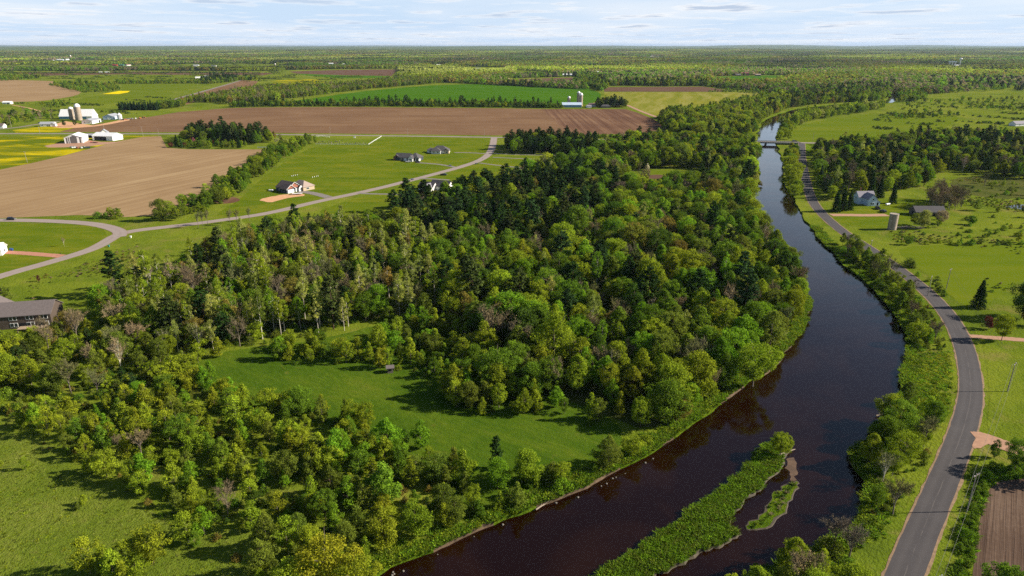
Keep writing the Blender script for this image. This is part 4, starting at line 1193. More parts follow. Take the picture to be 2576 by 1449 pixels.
building('corner_house', 'white house corner cut by the frame edge with bright gable', 'house', -22, 640, 20,
         [(0, 0, 12, 9, 3.0, 2.6, 0, 0, 'white', 'white_roof'), (-6, 5, 11, 9, 5.0, 2.6, 0, 0, 'white', 'white_roof')],
         [('garage_door', 0, '-y', 0, .05, 4.2, 2.4), ('window', 0, '+x', 0, 1, 1.4, 1.2), ('window', 1, '+x', 1, 3.2, 1.2, 1.2)])
def lodge_extra(root):
    b = MB(); b.box((5.0, -9.0, 1.4), (9, 3.0, .25)); b.box((.7, -10.3, .7), (.2, .2, 1.4)); b.box((9.3, -10.3, .7), (.2, .2, 1.4)); b.box((5, -10.4, 2.3), (9, .1, .1)); b.build('deck', W['timber'], root)
    for q in (-9.6, -8.2):
        c = MB(); c.box((q, -3.0, 7.0), (.6, .6, .16)); c.build('skylight', W['trim'], root)
building('lodge_house', 'long two storey brown house with wide weathered grey roof', 'house', 72, 812, 12,
         [(-1, 0, 23, 11.5, 5.2, 3.4, 0, 0, 'cedar', 'grey_shingle'), (-14, 3.5, 14, 11, 5.2, 3.6, 90, 0, 'cedar', 'grey_shingle')],
         [('window', 0, '-y', u, z, 2.4, 1.35) for u in (-8.2, -1.2, 4.4, 9.2) for z in (.9, 3.5)] + [('window', 1, '-x', 0, 3.2, 2.0, 1.4), ('door', 0, '-y', 1.8, .05, 1.8, 2.2)], extra=lodge_extra)
# farmhouse across the river
building('farmhouse', 'pale blue-white farmhouse with steep lilac-grey cross gables', 'house', 2177, 513, 4,
         [(0, 2.8, 11, 6.8, 4.9, 3.1, 0, 0, 'blue_white', 'lilac_roof'), (.6, -2.8, 7.6, 5.8, 4.7, 2.9, 90, 0, 'blue_white', 'lilac_roof'), (4.9, -3.8, 3.6, 3.4, 2.4, .9, 90, 0, 'blue_white', 'lilac_roof')],
         [('window', 1, '-x', -.7, 1.0, .9, 1.2), ('window', 1, '-x', .7, 1.0, .9, 1.2), ('window', 1, '-x', .3, 3.9, .9, 1.1), ('window', 0, '-x', 0, 3.2, 1, 1.3), ('door', 2, '-x', 0, .05, 1.0, 2.1), ('window', 0, '+x', 0, 3.4, 1, 1.3)], extra=ch(-2.4, 4.2, 7.5, 10.2, 'brick', .6))
building('old_barn', 'low weathered grey barn behind the blossoming bushes', 'barn', 2331, 540, -2,
         [(0, 0, 18, 8.5, 2.6, 2.8, 0, 0, 'weathered', 'shingle')], [('open_bay', 0, '-x', 0, .05, 2.6, 2.4), ('window', 0, '-y', -5, 1.2, .8, .8), ('door', 0, '-y', 2, .05, 1.6, 2.2)])
building('meadow_house', 'pale house roof at the far edge of the east meadow', 'house', 2562, 316, 15, [(0, 0, 22, 10, 3, 3, 0, 0, 'white', 'lilac_roof')], [('window', 0, '-y', -4, 1, 1.6, 1.2), ('window', 0, '-y', 4, 1, 1.6, 1.2)])

# silo farm and sheds
building('dairy_barn', 'huge white roofed dairy barn with blue lower wall behind twin silos', 'barn', 199, 298, 3, [(0, 0, 46, 17, 4.0, 9.0, 0, 0, 'white_metal', 'white_roof')], extra=lambda root: (lambda b: (b.box((-4, -8.56, 2.0), (38, .1, 3.8)), b.build('blue_panel', W['blue'], root)))(MB()), openings=
         [('open_bay', 0, '-y', -10, .05, 4, 3.2), ('window', 0, '-y', 4, 1.6, 3, 1), ('window', 0, '-y', 12, 1.6, 3, 1)])
building('farm_shed', 'white metal shed with slate roof before the dairy barn', 'shed', 231, 309.5, 96, [(0, 0, 26, 13.5, 4.2, 2.2, 0, 0, 'white_metal', 'grey_roof')],
         [('window', 0, '-x', -3, 1.6, 1.3, 1.0), ('window', 0, '-x', 3, 1.6, 1.3, 1.0), ('open_bay', 0, '-y', 8, .05, 4, 3.2)])
building('farm_shed', 'grey walled shed with slate roof beside the grain bin', 'shed', 282, 299, 96, [(0, 0, 24, 14, 4.4, 2.6, 0, 0, 'blue_white', 'grey_roof')], [('garage_door', 0, '-x', 1, .05, 4.4, 3.6), ('door', 0, '-y', 6, .05, 1.2, 2.2)])
building('farm_cottage', 'small white cottage with slate roof by the farm lane', 'house', 122, 317, 10, [(0, 0, 17, 9, 3.0, 2.4, 0, 0, 'white', 'grey_roof'), (8, -4, 6, 6, 2.8, 1.6, 90, 0, 'white', 'grey_roof')], [('window', 0, '-y', -5, 1, 2.2, 1.2), ('window', 0, '-y', 1, 1, 1.6, 1.2), ('door', 0, '-y', 4, .05, 1, 2.1)])
building('corner_farm_house', 'white farm building with brown roof cut by the frame edge', 'house', -2, 322, 8, [(0, 0, 14, 9, 3.2, 2.6, 0, 0, 'white', 'brown_shingle')], [('window', 0, '-y', 2, 1, 1.6, 1.2), ('garage_door', 0, '+x', 0, .05, 3.4, 2.4)])
def stripes(root):
    b = MB()
    for y, w, h in ((0, 6.6, 8.2), (-6.4, 1.5, 6.2), (6.4, 1.5, 6.2), (4.5, 1.0, 6.8)):
        if w > 5: b.add([(-12.06, -3.3, .05), (-12.06, 3.3, .05), (-12.06, 3.3, 6.8), (-12.06, 0, 8.3), (-12.06, -3.3, 6.8)], [(4, 3, 2, 1, 0)])
        else: b.box((-12.04, y, h / 2), (.08, w, h))
        b.build('wall_panel', W['grey_stripe'], root); b = MB()
    for k in range(4):
        b = MB(); b.box((-8 + 5 * k, -8.82, 3), (1.6, .08, 5.6)); b.build('wall_panel', W['grey_stripe'], root)
building('striped_shed', 'white pole shed with dark grey striped gable front', 'shed', 194, 357, 108, [(0, 0, 24, 17.6, 6.0, 3.2, 0, 0, 'white_metal', 'white_roof')], extra=stripes)
building('machine_shed', 'long white machine shed with an open dark bay', 'shed', 272, 351.5, -14, [(0, 0, 27, 15, 5.0, 3.0, 0, 0, 'white_metal', 'white_roof')], [('open_bay', 0, '-y', -3, .05, 16, 4.2), ('window', 0, '+x', -2, 1.6, 1.2, 1.0), ('garage_door', 0, '+x', 3, .05, 3.6, 3.6)])
building('roadside_cottage', 'grey roofed cottage peeping over the machine shed', 'house', 264, 343.5, 118, [(0, 0, 12, 9, 4.6, 3.6, 0, 0, 'white', 'grey_roof')], [('window', 0, '-x', 0, 1.2, 1.4, 1.3), ('window', 0, '-y', 2, 1.4, 1.1, 1.2)])
building('open_shed', 'low grey roofed shed, open and dark in front', 'shed', 231, 346, -2, [(0, 0, 20, 8, 3.0, 1.0, 0, 0, 'weathered', 'grey_roof')], [('open_bay', 0, '-y', 0, .05, 18, 2.5)])

# blue farm in the middle distance
building('blue_barn', 'long blue barn with pale roof under two tall silos', 'barn', 1438, 269.5, 0, [(0, 0, 33, 13, 4.2, 3.6, 0, 0, 'blue', 'blue_white')], [('window', 0, '-y', u, 1.6, 1.4, .9) for u in (-12, -6, 0, 6, 12)])
building('field_house', 'small white house among pines beside the blue barn', 'house', 1490, 268, 0, [(0, 0, 13, 9, 3.0, 2.8, 0, 0, 'white', 'brown_shingle')], [('window', 0, '-y', -3, 1, 1.5, 1.2), ('window', 0, '-y', 2, 1, 1.5, 1.2)])
building('field_house', 'little white garage left of the pine tall house', 'house', 1481, 270.5, 10, [(0, 0, 8, 6, 2.4, 1.6, 0, 0, 'white', 'lilac_roof')], [('garage_door', 0, '-y', 0, .05, 3, 2)])
building('field_house', 'dark grey cottage under the yellowing tall trees', 'house', 1523, 271, 0, [(0, 0, 16, 8, 2.8, 2.4, 0, 1.0, 'weathered', 'shingle')], [('window', 0, '-y', 3, 1, 1.5, 1.2)])
building('field_house', 'ochre walled house behind thin trunks near the dirt lane', 'house', 1551, 268, 0, [(0, 0, 12, 8, 3.0, 2.6, 0, 0, 'yellow_wall', 'shingle')], [('window', 0, '-y', 0, 1, 1.5, 1.2)])

def silo(px, py, r, h, label, body='concrete', dome=.62, group=None, tilt=None):
    g = G(px, py)
    t = empty('silo', (g[0], g[1], 0), 0, label, 'silo', group)
    b = MB(); b.lathe([(r, 0), (r, h)] , n=24)
    k = 0.0
    while k < h: b.lathe([(r + .03, k + .1), (r + .03, k + .2)], n=24); k += 1.4
    b.build('body', W[body], t)
    if dome:
        d = MB(); d.lathe([(r + .12, h), (r + .12, h + .25)] + [(r * math.cos(a), h + .25 + r * 1.0 * dome * math.sin(a) * 1.3) for a in (.25, .6, .95, 1.25, 1.5)], n=24)
        d.build('dome', W['dome'], t)
    else:
        d = MB(); d.lathe([(r + .08, h - .05), (r + .08, h + .12), (r - .2, h + .12), (r - .25, h - .6)], n=24); d.build('rim', W['bridge_concrete'], t)
        q = MB(); q.lathe([(r - .3, h - .55), (r - .3, h - .5)], n=24); q.build('hollow_top', W['dark'], t)
    c = MB(); c.box((-(r + .45) * math.cos(.6), -(r + .45) * math.sin(.6), h * .47), (.8, .8, h * .94), .6); c.build('chute', W[body], t)
    l = MB()
    for s in (-.25, .25): l.box(((r + .3), s, h / 2), (.06, .06, h))
    for i in range(int(h / .8)): l.box((r + .3, 0, .4 + i * .8), (.05, .5, .05))
    l.build('ladder', W['steel'], t)
    AVOID.append((g[0], g[1], r + 2.5))
    return t
silo(183.5, 301.5, 3.0, 15.5, 'shorter tan concrete silo with a small dome at the dairy barn')
silo(200.5, 302.5, 3.9, 18.5, 'taller concrete silo with big white dome at the dairy barn', dome=.85)
silo(1431, 267, 2.5, 14.5, 'short dome topped silo rising behind the blue barn')
silo(1455, 264, 2.8, 20.5, 'tallest dome topped silo behind the blue barn', dome=.85)
silo(1461, 267, 3.2, 18.5, 'wide silver domed silo at the end of the blue barn', dome=.95)
silo(2243, 577, 2.35, 9.2, 'roofless tan concrete silo standing alone by the farmhouse', dome=0)
silo(693, 171, 3.2, 18, 'lone grey silo on the far pasture', 'concrete')
silo(1503, 191, 3.4, 13, 'pale silo top above the far tree line')
silo(179, 150, 5.0, 26, 'white domed silo at the most distant farm', dome=.9)
def grain_bin(px, py, r, h, label):
    g = G(px, py); t = empty('grain_bin', (g[0], g[1], 0), 0, label, 'grain bin')
    b = MB(); b.lathe([(r, 0), (r, h)], n=20); b.build('body', W['galv'], t)
    d = MB(); d.lathe([(r + .15, h), (r * .5, h + r * .42), (.3, h + r * .8), (.25, h + r * .8 + .3)], n=20); d.build('cone_roof', W['dome'], t)
    l = MB(); l.box((r * .8, -r * .75, h / 2), (.5, .1, h)); l.build('ladder', W['steel'], t)
grain_bin(302, 300.5, 3.1, 6.6, 'white grain bin with conical lid at the shed corner')
grain_bin(212, 352, 1.2, 5.5, 'narrow white feed bin beside the striped shed')

# far farms, small in the haze
for px, py, L, Wd, h, wm, rm, rot, nm, lb in [
        (54, 161, 26, 12, 4, 'red', 'white_roof', 5, 'far_barn', 'far red barn with white roof at the left frame edge'),
        (36, 160, 14, 10, 4, 'stone', 'lilac_roof', 0, 'far_house', 'tan farm building beside the far red barn'),
        (152, 152, 45, 14, 5, 'blue_white', 'white_roof', 4, 'far_barn', 'longest pale barn at the most distant silo farm'),
        (170, 151.5, 22, 14, 6, 'white', 'white_roof', 40, 'far_barn', 'white gabled barn right against the distant silo'),
        (134, 152.5, 10, 8, 3, 'white', 'white_roof', 10, 'far_house', 'tiny white shed left of the distant long barn'),
        (290, 166.5, 22, 12, 6, 'red', 'red', 0, 'far_barn', 'bright red barn on the far pasture'),
        (306, 165.5, 24, 12, 5, 'green_roof', 'green_roof', 0, 'far_barn', 'green roofed shed next to the bright red barn'),
        (323, 166.5, 22, 14, 7, 'white', 'maroon', 60, 'far_barn', 'maroon roofed barn next to the green shed'),
        (262, 183.5, 40, 9, 2.6, 'galv', 'galv', 2, 'far_barn', 'long silvery low greenhouse on the brown strip'),
        (494, 167, 26, 12, 6, 'white', 'grey_roof', 12, 'far_barn', 'slate roofed white barn on a far green pasture'),
        (538, 167.5, 24, 10, 5, 'white', 'shingle', 5, 'far_house', 'white house with dark dormered roof on the far pasture'),
        (501, 198, 22, 9, 4, 'white', 'white_roof', 28, 'far_barn', 'slanting white roofed shed by the far road'),
        (522, 194.5, 18, 9, 4, 'white', 'lilac_roof', 0, 'far_barn', 'grey roofed shed among far road trees'),
        (672, 170, 22, 10, 4, 'white', 'white_roof', 0, 'far_barn', 'open white shed left of the lone grey silo'),
        (711, 170, 16, 10, 4, 'brick', 'lilac_roof', 0, 'far_house', 'brick house beyond the lone grey silo'),
        (832, 162, 26, 12, 5, 'blue_white', 'white_roof', 0, 'far_barn', 'pale roofed shed behind the brown wedge'),
        (864, 163, 12, 9, 4, 'white', 'white_roof', 0, 'far_house', 'small white house right of the pale roofed shed'),
        (898, 166, 14, 9, 5, 'white', 'lilac_roof', 30, 'far_house', 'white gabled house half in the far trees'),
        (970, 166, 16, 9, 4, 'white', 'lilac_roof', 0, 'far_house', 'low pale house behind the dark far hedge'),
        (1020, 165, 24, 9, 4, 'weathered', 'lilac_roof', 0, 'far_house', 'grey brown house at the far wood edge'),
        (1103, 166, 20, 12, 6, 'white', 'white_roof', 20, 'far_house', 'tall white house in front of the far woods'),
        (1202, 175, 24, 10, 5, 'white', 'lilac_roof', 0, 'far_house', 'white house on the small far clearing'),
        (1420, 190.5, 52, 12, 4, 'white', 'white_roof', 2, 'far_barn', 'long low white barn above the brown strip'),
        (1488, 190, 14, 9, 5, 'white', 'brown_shingle', 0, 'far_house', 'white house beside the pale treetop silo'),
        (1718, 185.5, 36, 10, 4, 'white', 'white_roof', 0, 'far_barn', 'isolated white long barn in the wood clearing'),
        (1600, 147, 50, 14, 4, 'white', 'white_roof', 0, 'far_barn', 'flat white shed at the distant forest farm'),
        (1640, 143, 30, 14, 5, 'white', 'white_roof', 0, 'far_barn', 'upper white barn at the distant forest farm'),
        (1656, 145.5, 42, 14, 5, 'maroon', 'white_roof', 0, 'far_barn', 'dark fronted white roofed barn at the distant forest farm'),
        (1856, 190.5, 18, 10, 4, 'weathered', 'lilac_roof', 0, 'far_house', 'grey house left of the red farm'),
        (1872, 190, 28, 14, 8, 'maroon', 'maroon', 0, 'far_barn', 'dark red gambrel barn by the bright crop'),
        (1906, 190.8, 18, 12, 4, 'weathered', 'tan_shingle', 0, 'far_house', 'tan roofed house right of the red barn'),
        (1790, 211.5, 20, 11, 5, 'weathered', 'shingle', -8, 'far_house', 'dark roofed house at the corner of the purple strip'),
        (20, 261.5, 14, 8, 3, 'white', 'white_roof', 5, 'far_house', 'little white shed beside the orange farm track'),
        (2280, 197, 16, 10, 5, 'white', 'white_roof', 0, 'far_house', 'white roof glimpsed in the eastern forest'),
        (2405, 167, 24, 12, 5, 'white', 'white_roof', 0, 'far_house', 'pale roof below the distant water tower'),
        (2555, 148, 40, 14, 6, 'white', 'white_roof', 0, 'far_barn', 'thin white roof far out in the eastern forest')]:
    building(nm, lb, 'barn' if nm == 'far_barn' else 'house', px, py, rot, [(0, 0, L, Wd, h, Wd * .22, 0, 0, wm, rm)], [('window', 0, '-y', -L * .25, 1.2, 2.4, 1.4), ('door' if nm == 'far_house' else 'open_bay', 0, '-y', L * .2, .05, 2.4, 2.6)])

# water tower, raised tank, radio masts
def water_tower(px, py, h, label):
    g = G(px, py); t = empty('water_tower', (g[0], g[1], 0), 0, label, 'water tower')
    b = MB(); b.lathe([(4, 0), (2.0, 5), (1.6, h * .72), (3, h * .78)], n=16); b.build('shaft', W['dome'], t)
    b = MB(); b.lathe([(3, h * .78), (6.2, h * .86), (6.8, h * .92), (5.2, h * .98), (1, h)], n=16); b.build('tank', W['dome'], t)
water_tower(2413, 170, 44, 'slender white water tower above the eastern forest')
g = G(2394, 170); t = empty('raised_tank', (g[0], g[1], 0), 0, 'wide white tank on legs left of the water tower', 'tank')
b = MB(); b.box((0, 0, 27), (34, 10, 6)); b.build('tank', W['dome'], t)
for x in (-14, 0, 14):
    b = MB(); b.box((x, 0, 12.5), (3, 4, 25)); b.build('leg', W['dome'], t)
for px, h, lb in ((1493, 150, 'thin radio mast on the horizon, left of the pair'), (1530, 150, 'thin radio mast on the horizon, right of the pair')):
    u = (px - CX) / FPX; d = 15000
    t = empty('radio_mast', (u * d * .985, d, 0), 0, lb, 'radio mast')
    b = MB(); b.tube([(0, 0, 0), (0, 0, h)], [3.0, 1.6], 4); b.build('lattice', W['steel'], t)
    b = MB(); b.box((0, 0, h * .6), (9, 1.2, 1.2)); b.build('crossarm', W['steel'], t)

# ---------------------------------------------------------------- the bridge
A, Bp = G(1884, 360.7)[:2], G(2012, 363.6)[:2]
dv = Bp - A; Lb = np.linalg.norm(dv); ang = math.atan2(dv[1], dv[0]); mid = (A + Bp) / 2
t = empty('road_bridge', (mid[0], mid[1], 0), ang, 'low concrete road bridge with slim railing over the river', 'bridge')
b = MB(); b.box((0, 0, 1.78), (Lb, 9.6, .7)); b.box((0, 0, 1.15), (Lb - 1, 7.5, .6)); b.build('deck', W['bridge_concrete'], t)
b = MB(); b.box((0, 0, 2.148), (Lb, 8.4, .03)); b.build('roadway', M['county_asphalt'], t)
for s in (-1, 1):
    b = MB(); b.box((0, s * 4.6, 2.95), (Lb, .22, .16)); b.box((0, s * 4.6, 2.55), (Lb, .14, .1)); b.box((0, s * 4.6, 2.25), (Lb, .36, .25))
    for k in range(26): b.box((-Lb / 2 + (k + .5) * Lb / 26, s * 4.6, 2.6), (.22, .22, .9))
    b.build('railing', W['bridge_concrete'], t)
for x in (-Lb * .17, Lb * .19):
    b = MB(); b.box((x, 0, .65), (1.3, 8.2, .6))
    for y in (-2.6, 2.6): b.lathe([(.55, -2.4), (.55, .4)], (x, y, 0), 12)
    b.lathe([(1.6, -3.0), (1.6, -.9), (1.1, -.7)], (x, 0, 0), 14); b.box((x, 0, -1.6), (2.0, 7.4, 1.5))
    b.build('pier', W['bridge_concrete'], t)
for s in (-1, 1):
    b = MB(); b.box((s * (Lb / 2 - 1.0), 0, .2), (2.0, 9.4, 2.4)); b.build('abutment', W['bridge_concrete'], t)

# ---------------------------------------------------------------- vehicles
PAINT = {}
def paint(c):
    if c not in PAINT: PAINT[c] = plain('car_paint', c, .3, .06, .5, .6)
    return PAINT[c]
def car(name, label, px, py, rot, c, kind='suv', z=.1, cat='car', off=None, group=None):
    g = G(px, py) if off is None else off
    t = empty(name, (g[0], g[1], z), R(rot), label, cat, group)
    b, gl = MB(), MB()
    if kind == 'pickup':
        b.extrude([(-.98, .4), (.98, .4), (.98, 1.05), (-.98, 1.05)], -2.8, 2.7)
        b.extrude([(-.9, 1.0), (.9, 1.0), (.78, 1.75), (-.78, 1.75)], -.4, 1.5); gl.extrude([(-.93, 1.12), (.93, 1.12), (.84, 1.62), (-.84, 1.62)], -.25, 1.62)
        for y in (-.93, .93): b.box((-1.6, y, 1.15), (2.3, .1, .3))
    else:
        top = 1.75 if kind == 'suv' else 1.42
        b.extrude([(-.93, .35), (.93, .35), (.93, .85), (.86, .98), (-.86, .98), (-.93, .85)], -2.35, 2.35)
        s = len(b.v)
        x0, x1, y0, y1 = -2.2, .75, -1.75, .1
        v = [(x0, -.86, .95), (x1 + .6, -.86, .95), (x1 + .6, .86, .95), (x0, .86, .95), (y0, -.7, top), (y1 + .2, -.7, top), (y1 + .2, .7, top), (y0, .7, top)]
        b.add(v, [(3, 2, 1, 0), (4, 5, 6, 7), (0, 1, 5, 4), (1, 2, 6, 5), (2, 3, 7, 6), (3, 0, 4, 7)])
        k = 1.02
        v = [(p[0] * 1.015, p[1] * 1.03, z2) for p, z2 in zip(v, [1.02] * 4 + [top - .1] * 4)]
        gl.add(v, [(3, 2, 1, 0), (4, 5, 6, 7), (0, 1, 5, 4), (1, 2, 6, 5), (2, 3, 7, 6), (3, 0, 4, 7)])
    b.build('body', paint(c), t); gl.build('windows', W['glass'], t)
    for x in (-1.45, 1.5):
        for y in (-.88, .88):
            w = MB(); w.lathe([(.36, -.12), (.36, .12)], n=14); w.v = [(p[0] + x, p[2] + y, p[1] + .36) for p in w.v]; w.build('wheel', W['black'], t)
    for y in (-.62, .62):
        h = MB(); h.box((2.36 if kind != 'pickup' else 2.71, y, .72), (.06, .4, .18)); h.build('headlight', W['trim'], t)
    return t
car('parked_suv', 'black suv on the loop road at the frame edge', 29, 553.5, 3, (.012, .012, .016), z=.14)
car('parked_pickup', 'black pickup standing on the lawn below the road', 1116, 441.5, 4, (.018, .020, .025), 'pickup', .06)
car('parked_car', 'silver car in front of the dark brick house', 1027, 408.5, 195, (.40, .41, .42), 'sedan', .14)
car('parked_car', 'black car in front of the pale house gable', 1051, 409.5, 190, (.015, .015, .018), 'sedan', .14)
car('parked_pickup', 'dark pickup crossing the bridge end', 1997, 361.5, 180, (.05, .045, .045), 'pickup', 2.2)
car('parked_pickup', 'dark pickup at the farmhouse corner', 2207, 526, 80, (.03, .025, .03), 'pickup', .06)
car('parked_suv', 'black suv parked on the pink gravel drive', 2221, 534, 100, (.02, .02, .022), z=.14)
car('parked_car', 'dark car on the lane by the small farm cottage', 101, 310, 30, (.03, .03, .035), 'sedan', .14)
car('parked_pickup', 'dark truck parked at the slate shed corner', 256, 306.5, 70, (.04, .045, .06), 'pickup', .14)
for k, (px, py, c, lb) in enumerate([(182, 371.5, (.25, .27, .28), 'grey wreck car leftmost in the grass row'), (188, 372.5, (.55, .55, .54), 'pale wreck car second in the grass row'), (196, 373.5, (.35, .12, .05), 'rusty wreck car in the grass row'),
                                     (205, 373, (.62, .62, .6), 'white wreck car in the grass row'), (213, 372.5, (.2, .25, .2), 'greenish wreck car in the grass row'), (221, 373, (.04, .05, .05), 'black wreck car rightmost in the grass row')]):
    car('scrap_car', lb, px, py, 15 + 40 * k, c, ('sedan', 'pickup', 'suv')[k % 3], .06, group='old vehicles rowed in the dandelion grass')
for k, (px, py, c, lb) in enumerate([(308, 302.5, (.03, .03, .03), 'black machine nearest the grain bin'), (315, 301.5, (.4, .12, .06), 'rusty red implement in the farm row'), (323, 300.5, (.1, .09, .09), 'dark implement in the farm row'), (332, 300, (.2, .18, .18), 'grey implement in the farm row'),
                                     (342, 299.5, (.6, .58, .56), 'white implement in the farm row'), (352, 298.5, (.5, .16, .05), 'orange machine among the rowed implements'), (362, 296.5, (.42, .18, .09), 'brown hay wagon ending the farm row')]):
    car('farm_machine', lb, px, py, 30 * k, c, 'pickup', .1, 'farm machine', group='implements rowed beside the ploughed field')
def trailer(px, py, rot, label, bed='dome', L=7.0):
    g = G(px, py); t = empty('flat_trailer', (g[0], g[1], .1), R(rot), label, 'trailer')
    b = MB(); b.box((0, 0, .75), (L, 2.2, .22)); b.build('bed', W[bed], t)
    b = MB(); b.box((0, 0, .52), (L - .4, 1.4, .2)); b.tube([(-L / 2, .6, .55), (-L / 2 - 1.4, 0, .5)], .07, 5); b.tube([(-L / 2, -.6, .55), (-L / 2 - 1.4, 0, .5)], .07, 5); b.box((-L / 2 - .1, 0, 1.0), (.12, 2.2, .6)); b.build('frame', W['red'], t)
    for x in (-.1, .9):
        for y in (-1.05, 1.05):
            w = MB(); w.lathe([(.36, -.12), (.36, .12)], n=12); w.v = [(p[0] + x, p[2] + y, p[1] + .36) for p in w.v]; w.build('wheel', W['black'], t)
trailer(748, 489.5, 14, 'red and white flat trailer on the orange sand')
trailer(238, 359.5, -12, 'maroon wagon trailer in front of the open machine shed', 'maroon', 9)
def boat(px, py, rot, label, m='dome'):
    g = G(px, py); t = empty('small_boat', (g[0], g[1], .05), R(rot), label, 'boat')
    b = MB(); b.add([(-2, -.8, .9), (1.2, -.8, .9), (2.6, 0, 1.1), (1.2, .8, .9), (-2, .8, .9), (-1.9, -.5, .3), (1, -.5, .3), (2, 0, .45), (1, .5, .3), (-1.9, .5, .3)], [(9, 8, 7, 6, 5), (0, 1, 6, 5), (1, 2, 7, 6), (2, 3, 8, 7), (3, 4, 9, 8), (4, 0, 5, 9), (0, 4, 3, 2, 1)]); b.build('hull', W[m], t)
    b = MB(); b.box((-.4, 0, 1.0), (1.2, 1.0, .3)); b.build('cover', W['black'], t)
boat(590, 475, 20, 'white and black boat by the hedgerow', 'dome')
boat(599, 474, 195, 'dark covered boat behind the white one', 'navy')
def tank(px, py, rot, label):
    g = G(px, py); t = empty('propane_tank', (g[0], g[1], 0), R(rot), label, 'tank')
    b = MB(); b.lathe([(.05, -1.9), (.38, -1.8), (.6, -1.45), (.6, 1.45), (.38, 1.8), (.05, 1.9)], n=16); b.v = [(p[2], p[1], p[0] + .95) for p in b.v]; b.build('cylinder', W['dome'], t)
    for x in (-1, 1):
        b = MB(); b.box((x, 0, .22), (.25, .9, .44)); b.build('foot', W['bridge_concrete'], t)
tank(682, 481.5, -5, 'long white propane tank left of the red garage house')
tank(2233, 517, 20, 'white tank on the farmhouse lawn')
def bin_(px, py, m, label):
    g = G(px, py); t = empty('wheelie_bin', (g[0], g[1], .05), 0, label, 'bin')
    b = MB(); v = [(-.3, -.32, 0), (.3, -.32, 0), (.3, .32, 0), (-.3, .32, 0), (-.4, -.42, 1.0), (.4, -.42, 1.0), (.4, .42, 1.0), (-.4, .42, 1.0)]
    b.add(v, [(3, 2, 1, 0), (4, 5, 6, 7), (0, 1, 5, 4), (1, 2, 6, 5), (2, 3, 7, 6), (3, 0, 4, 7)]); b.build('body', W[m], t)
    b = MB(); b.box((0, .03, 1.06), (.86, .94, .1)); b.build('lid', W[m], t)
for px, py, m, lb in ((1130, 418, 'blue_plastic', 'blue bin beside the upper brick house drive, outer one'), (1134, 418, 'blue_plastic', 'blue bin beside the upper brick house drive, roadside one'), (1196, 413.5, 'blue_plastic', 'blue bin at the road curve, outer one'), (1200, 413, 'blue_plastic', 'blue bin at the road curve, roadside one'),
                      (1035, 453, 'blue_plastic', 'dark bin at the lower driveway mouth, outer one'), (1039, 453, 'blue_plastic', 'dark bin at the lower driveway mouth, inner one'), (27, 630, 'blue_plastic', 'blue bin against the white corner house'), (31, 630.5, 'blue_plastic', 'blue bin one step off the white corner house'),
                      (329, 598.5, 'dome', 'white bin by the road junction'), (274, 621.5, 'green_plastic', 'teal bin at the road edge by the brown brush')):
    bin_(px, py, m, lb)
def mailbox(px, py, label):
    g = G(px, py); t = empty('mailbox', (g[0], g[1], 0), 0, label, 'mailbox')
    b = MB(); b.box((0, 0, .55), (.1, .1, 1.1)); b.build('post', W['timber'], t)
    b = MB(); b.extrude([(-.13, 0), (.13, 0), (.13, .2), (.06, .3), (-.06, .3), (-.13, .2)], -.28, .28); b.xform(0, 0, 0, 1.1); b.build('box', W['black'], t)
mailbox(153, 643, 'black mailbox at the reddish driveway'); mailbox(1214, 402, 'small mailbox near the road curve'); mailbox(1020, 454, 'little mailbox by the lower road edge')
# small shed at the meadow's upper edge, a hunting blind
building('meadow_hut', 'tiny grey hut at the top edge of the meadow', 'hut', 982, 936, 12, [(0, 0, 1.8, 1.8, 1.9, .4, 0, 0, 'weathered', 'grey_shingle')], [('open_bay', 0, '-y', 0, .9, .9, .5)], clear=False)

# ---------------------------------------------------------------- poles and wires
POLE = {}
def pole(px, py, h, label, rot=0, arm=True, lean=0.0, z=0):
    g = G(px, py); t = empty('utility_pole', (g[0], g[1], 0), R(rot), label, 'utility pole')
    b = MB(); b.tube([(0, 0, 0), (lean * h, 0, h)], [.17, .11], 8); b.build('pole', W['pole'], t)
    top = np.array((g[0] + lean * h * math.cos(R(rot)), g[1] + lean * h * math.sin(R(rot)), h))
    if arm:
        b = MB(); b.box((lean * h, 0, h - .5), (2.2, .12, .14)); b.build('crossarm', W['pole'], t)
        b = MB()
        for x in (-.95, 0, .95): b.lathe([(.06, 0), (.09, .1), (.05, .22)], (x + lean * h, 0, h - .42), 8)
        b.build('insulator', W['dome'], t)
    POLE[(px, py)] = top
    return top
p_off = pole(2335, 1560, 10.2, 'roadside power pole below the lower frame edge', 35)
p1 = pole(2432, 1287, 10.2, 'roadside power pole between road and tilled field', 30)
p2 = pole(2534, 985, 9.6, 'leaning power pole in the sunny grass lot', 40, lean=.06)
p3 = pole(2380, 728, 9.5, 'power pole above the bushes beside the east meadow', 40, lean=.05)
p4 = pole(2334, 744, 9.0, 'power pole at the road edge among olive bushes', 50)
p5 = pole(2187, 644, 8.5, 'power pole behind the trees on the river side of the road', 50)
p6 = pole(2044, 360, 11.0, 'dark power pole by the bridge end', 10)
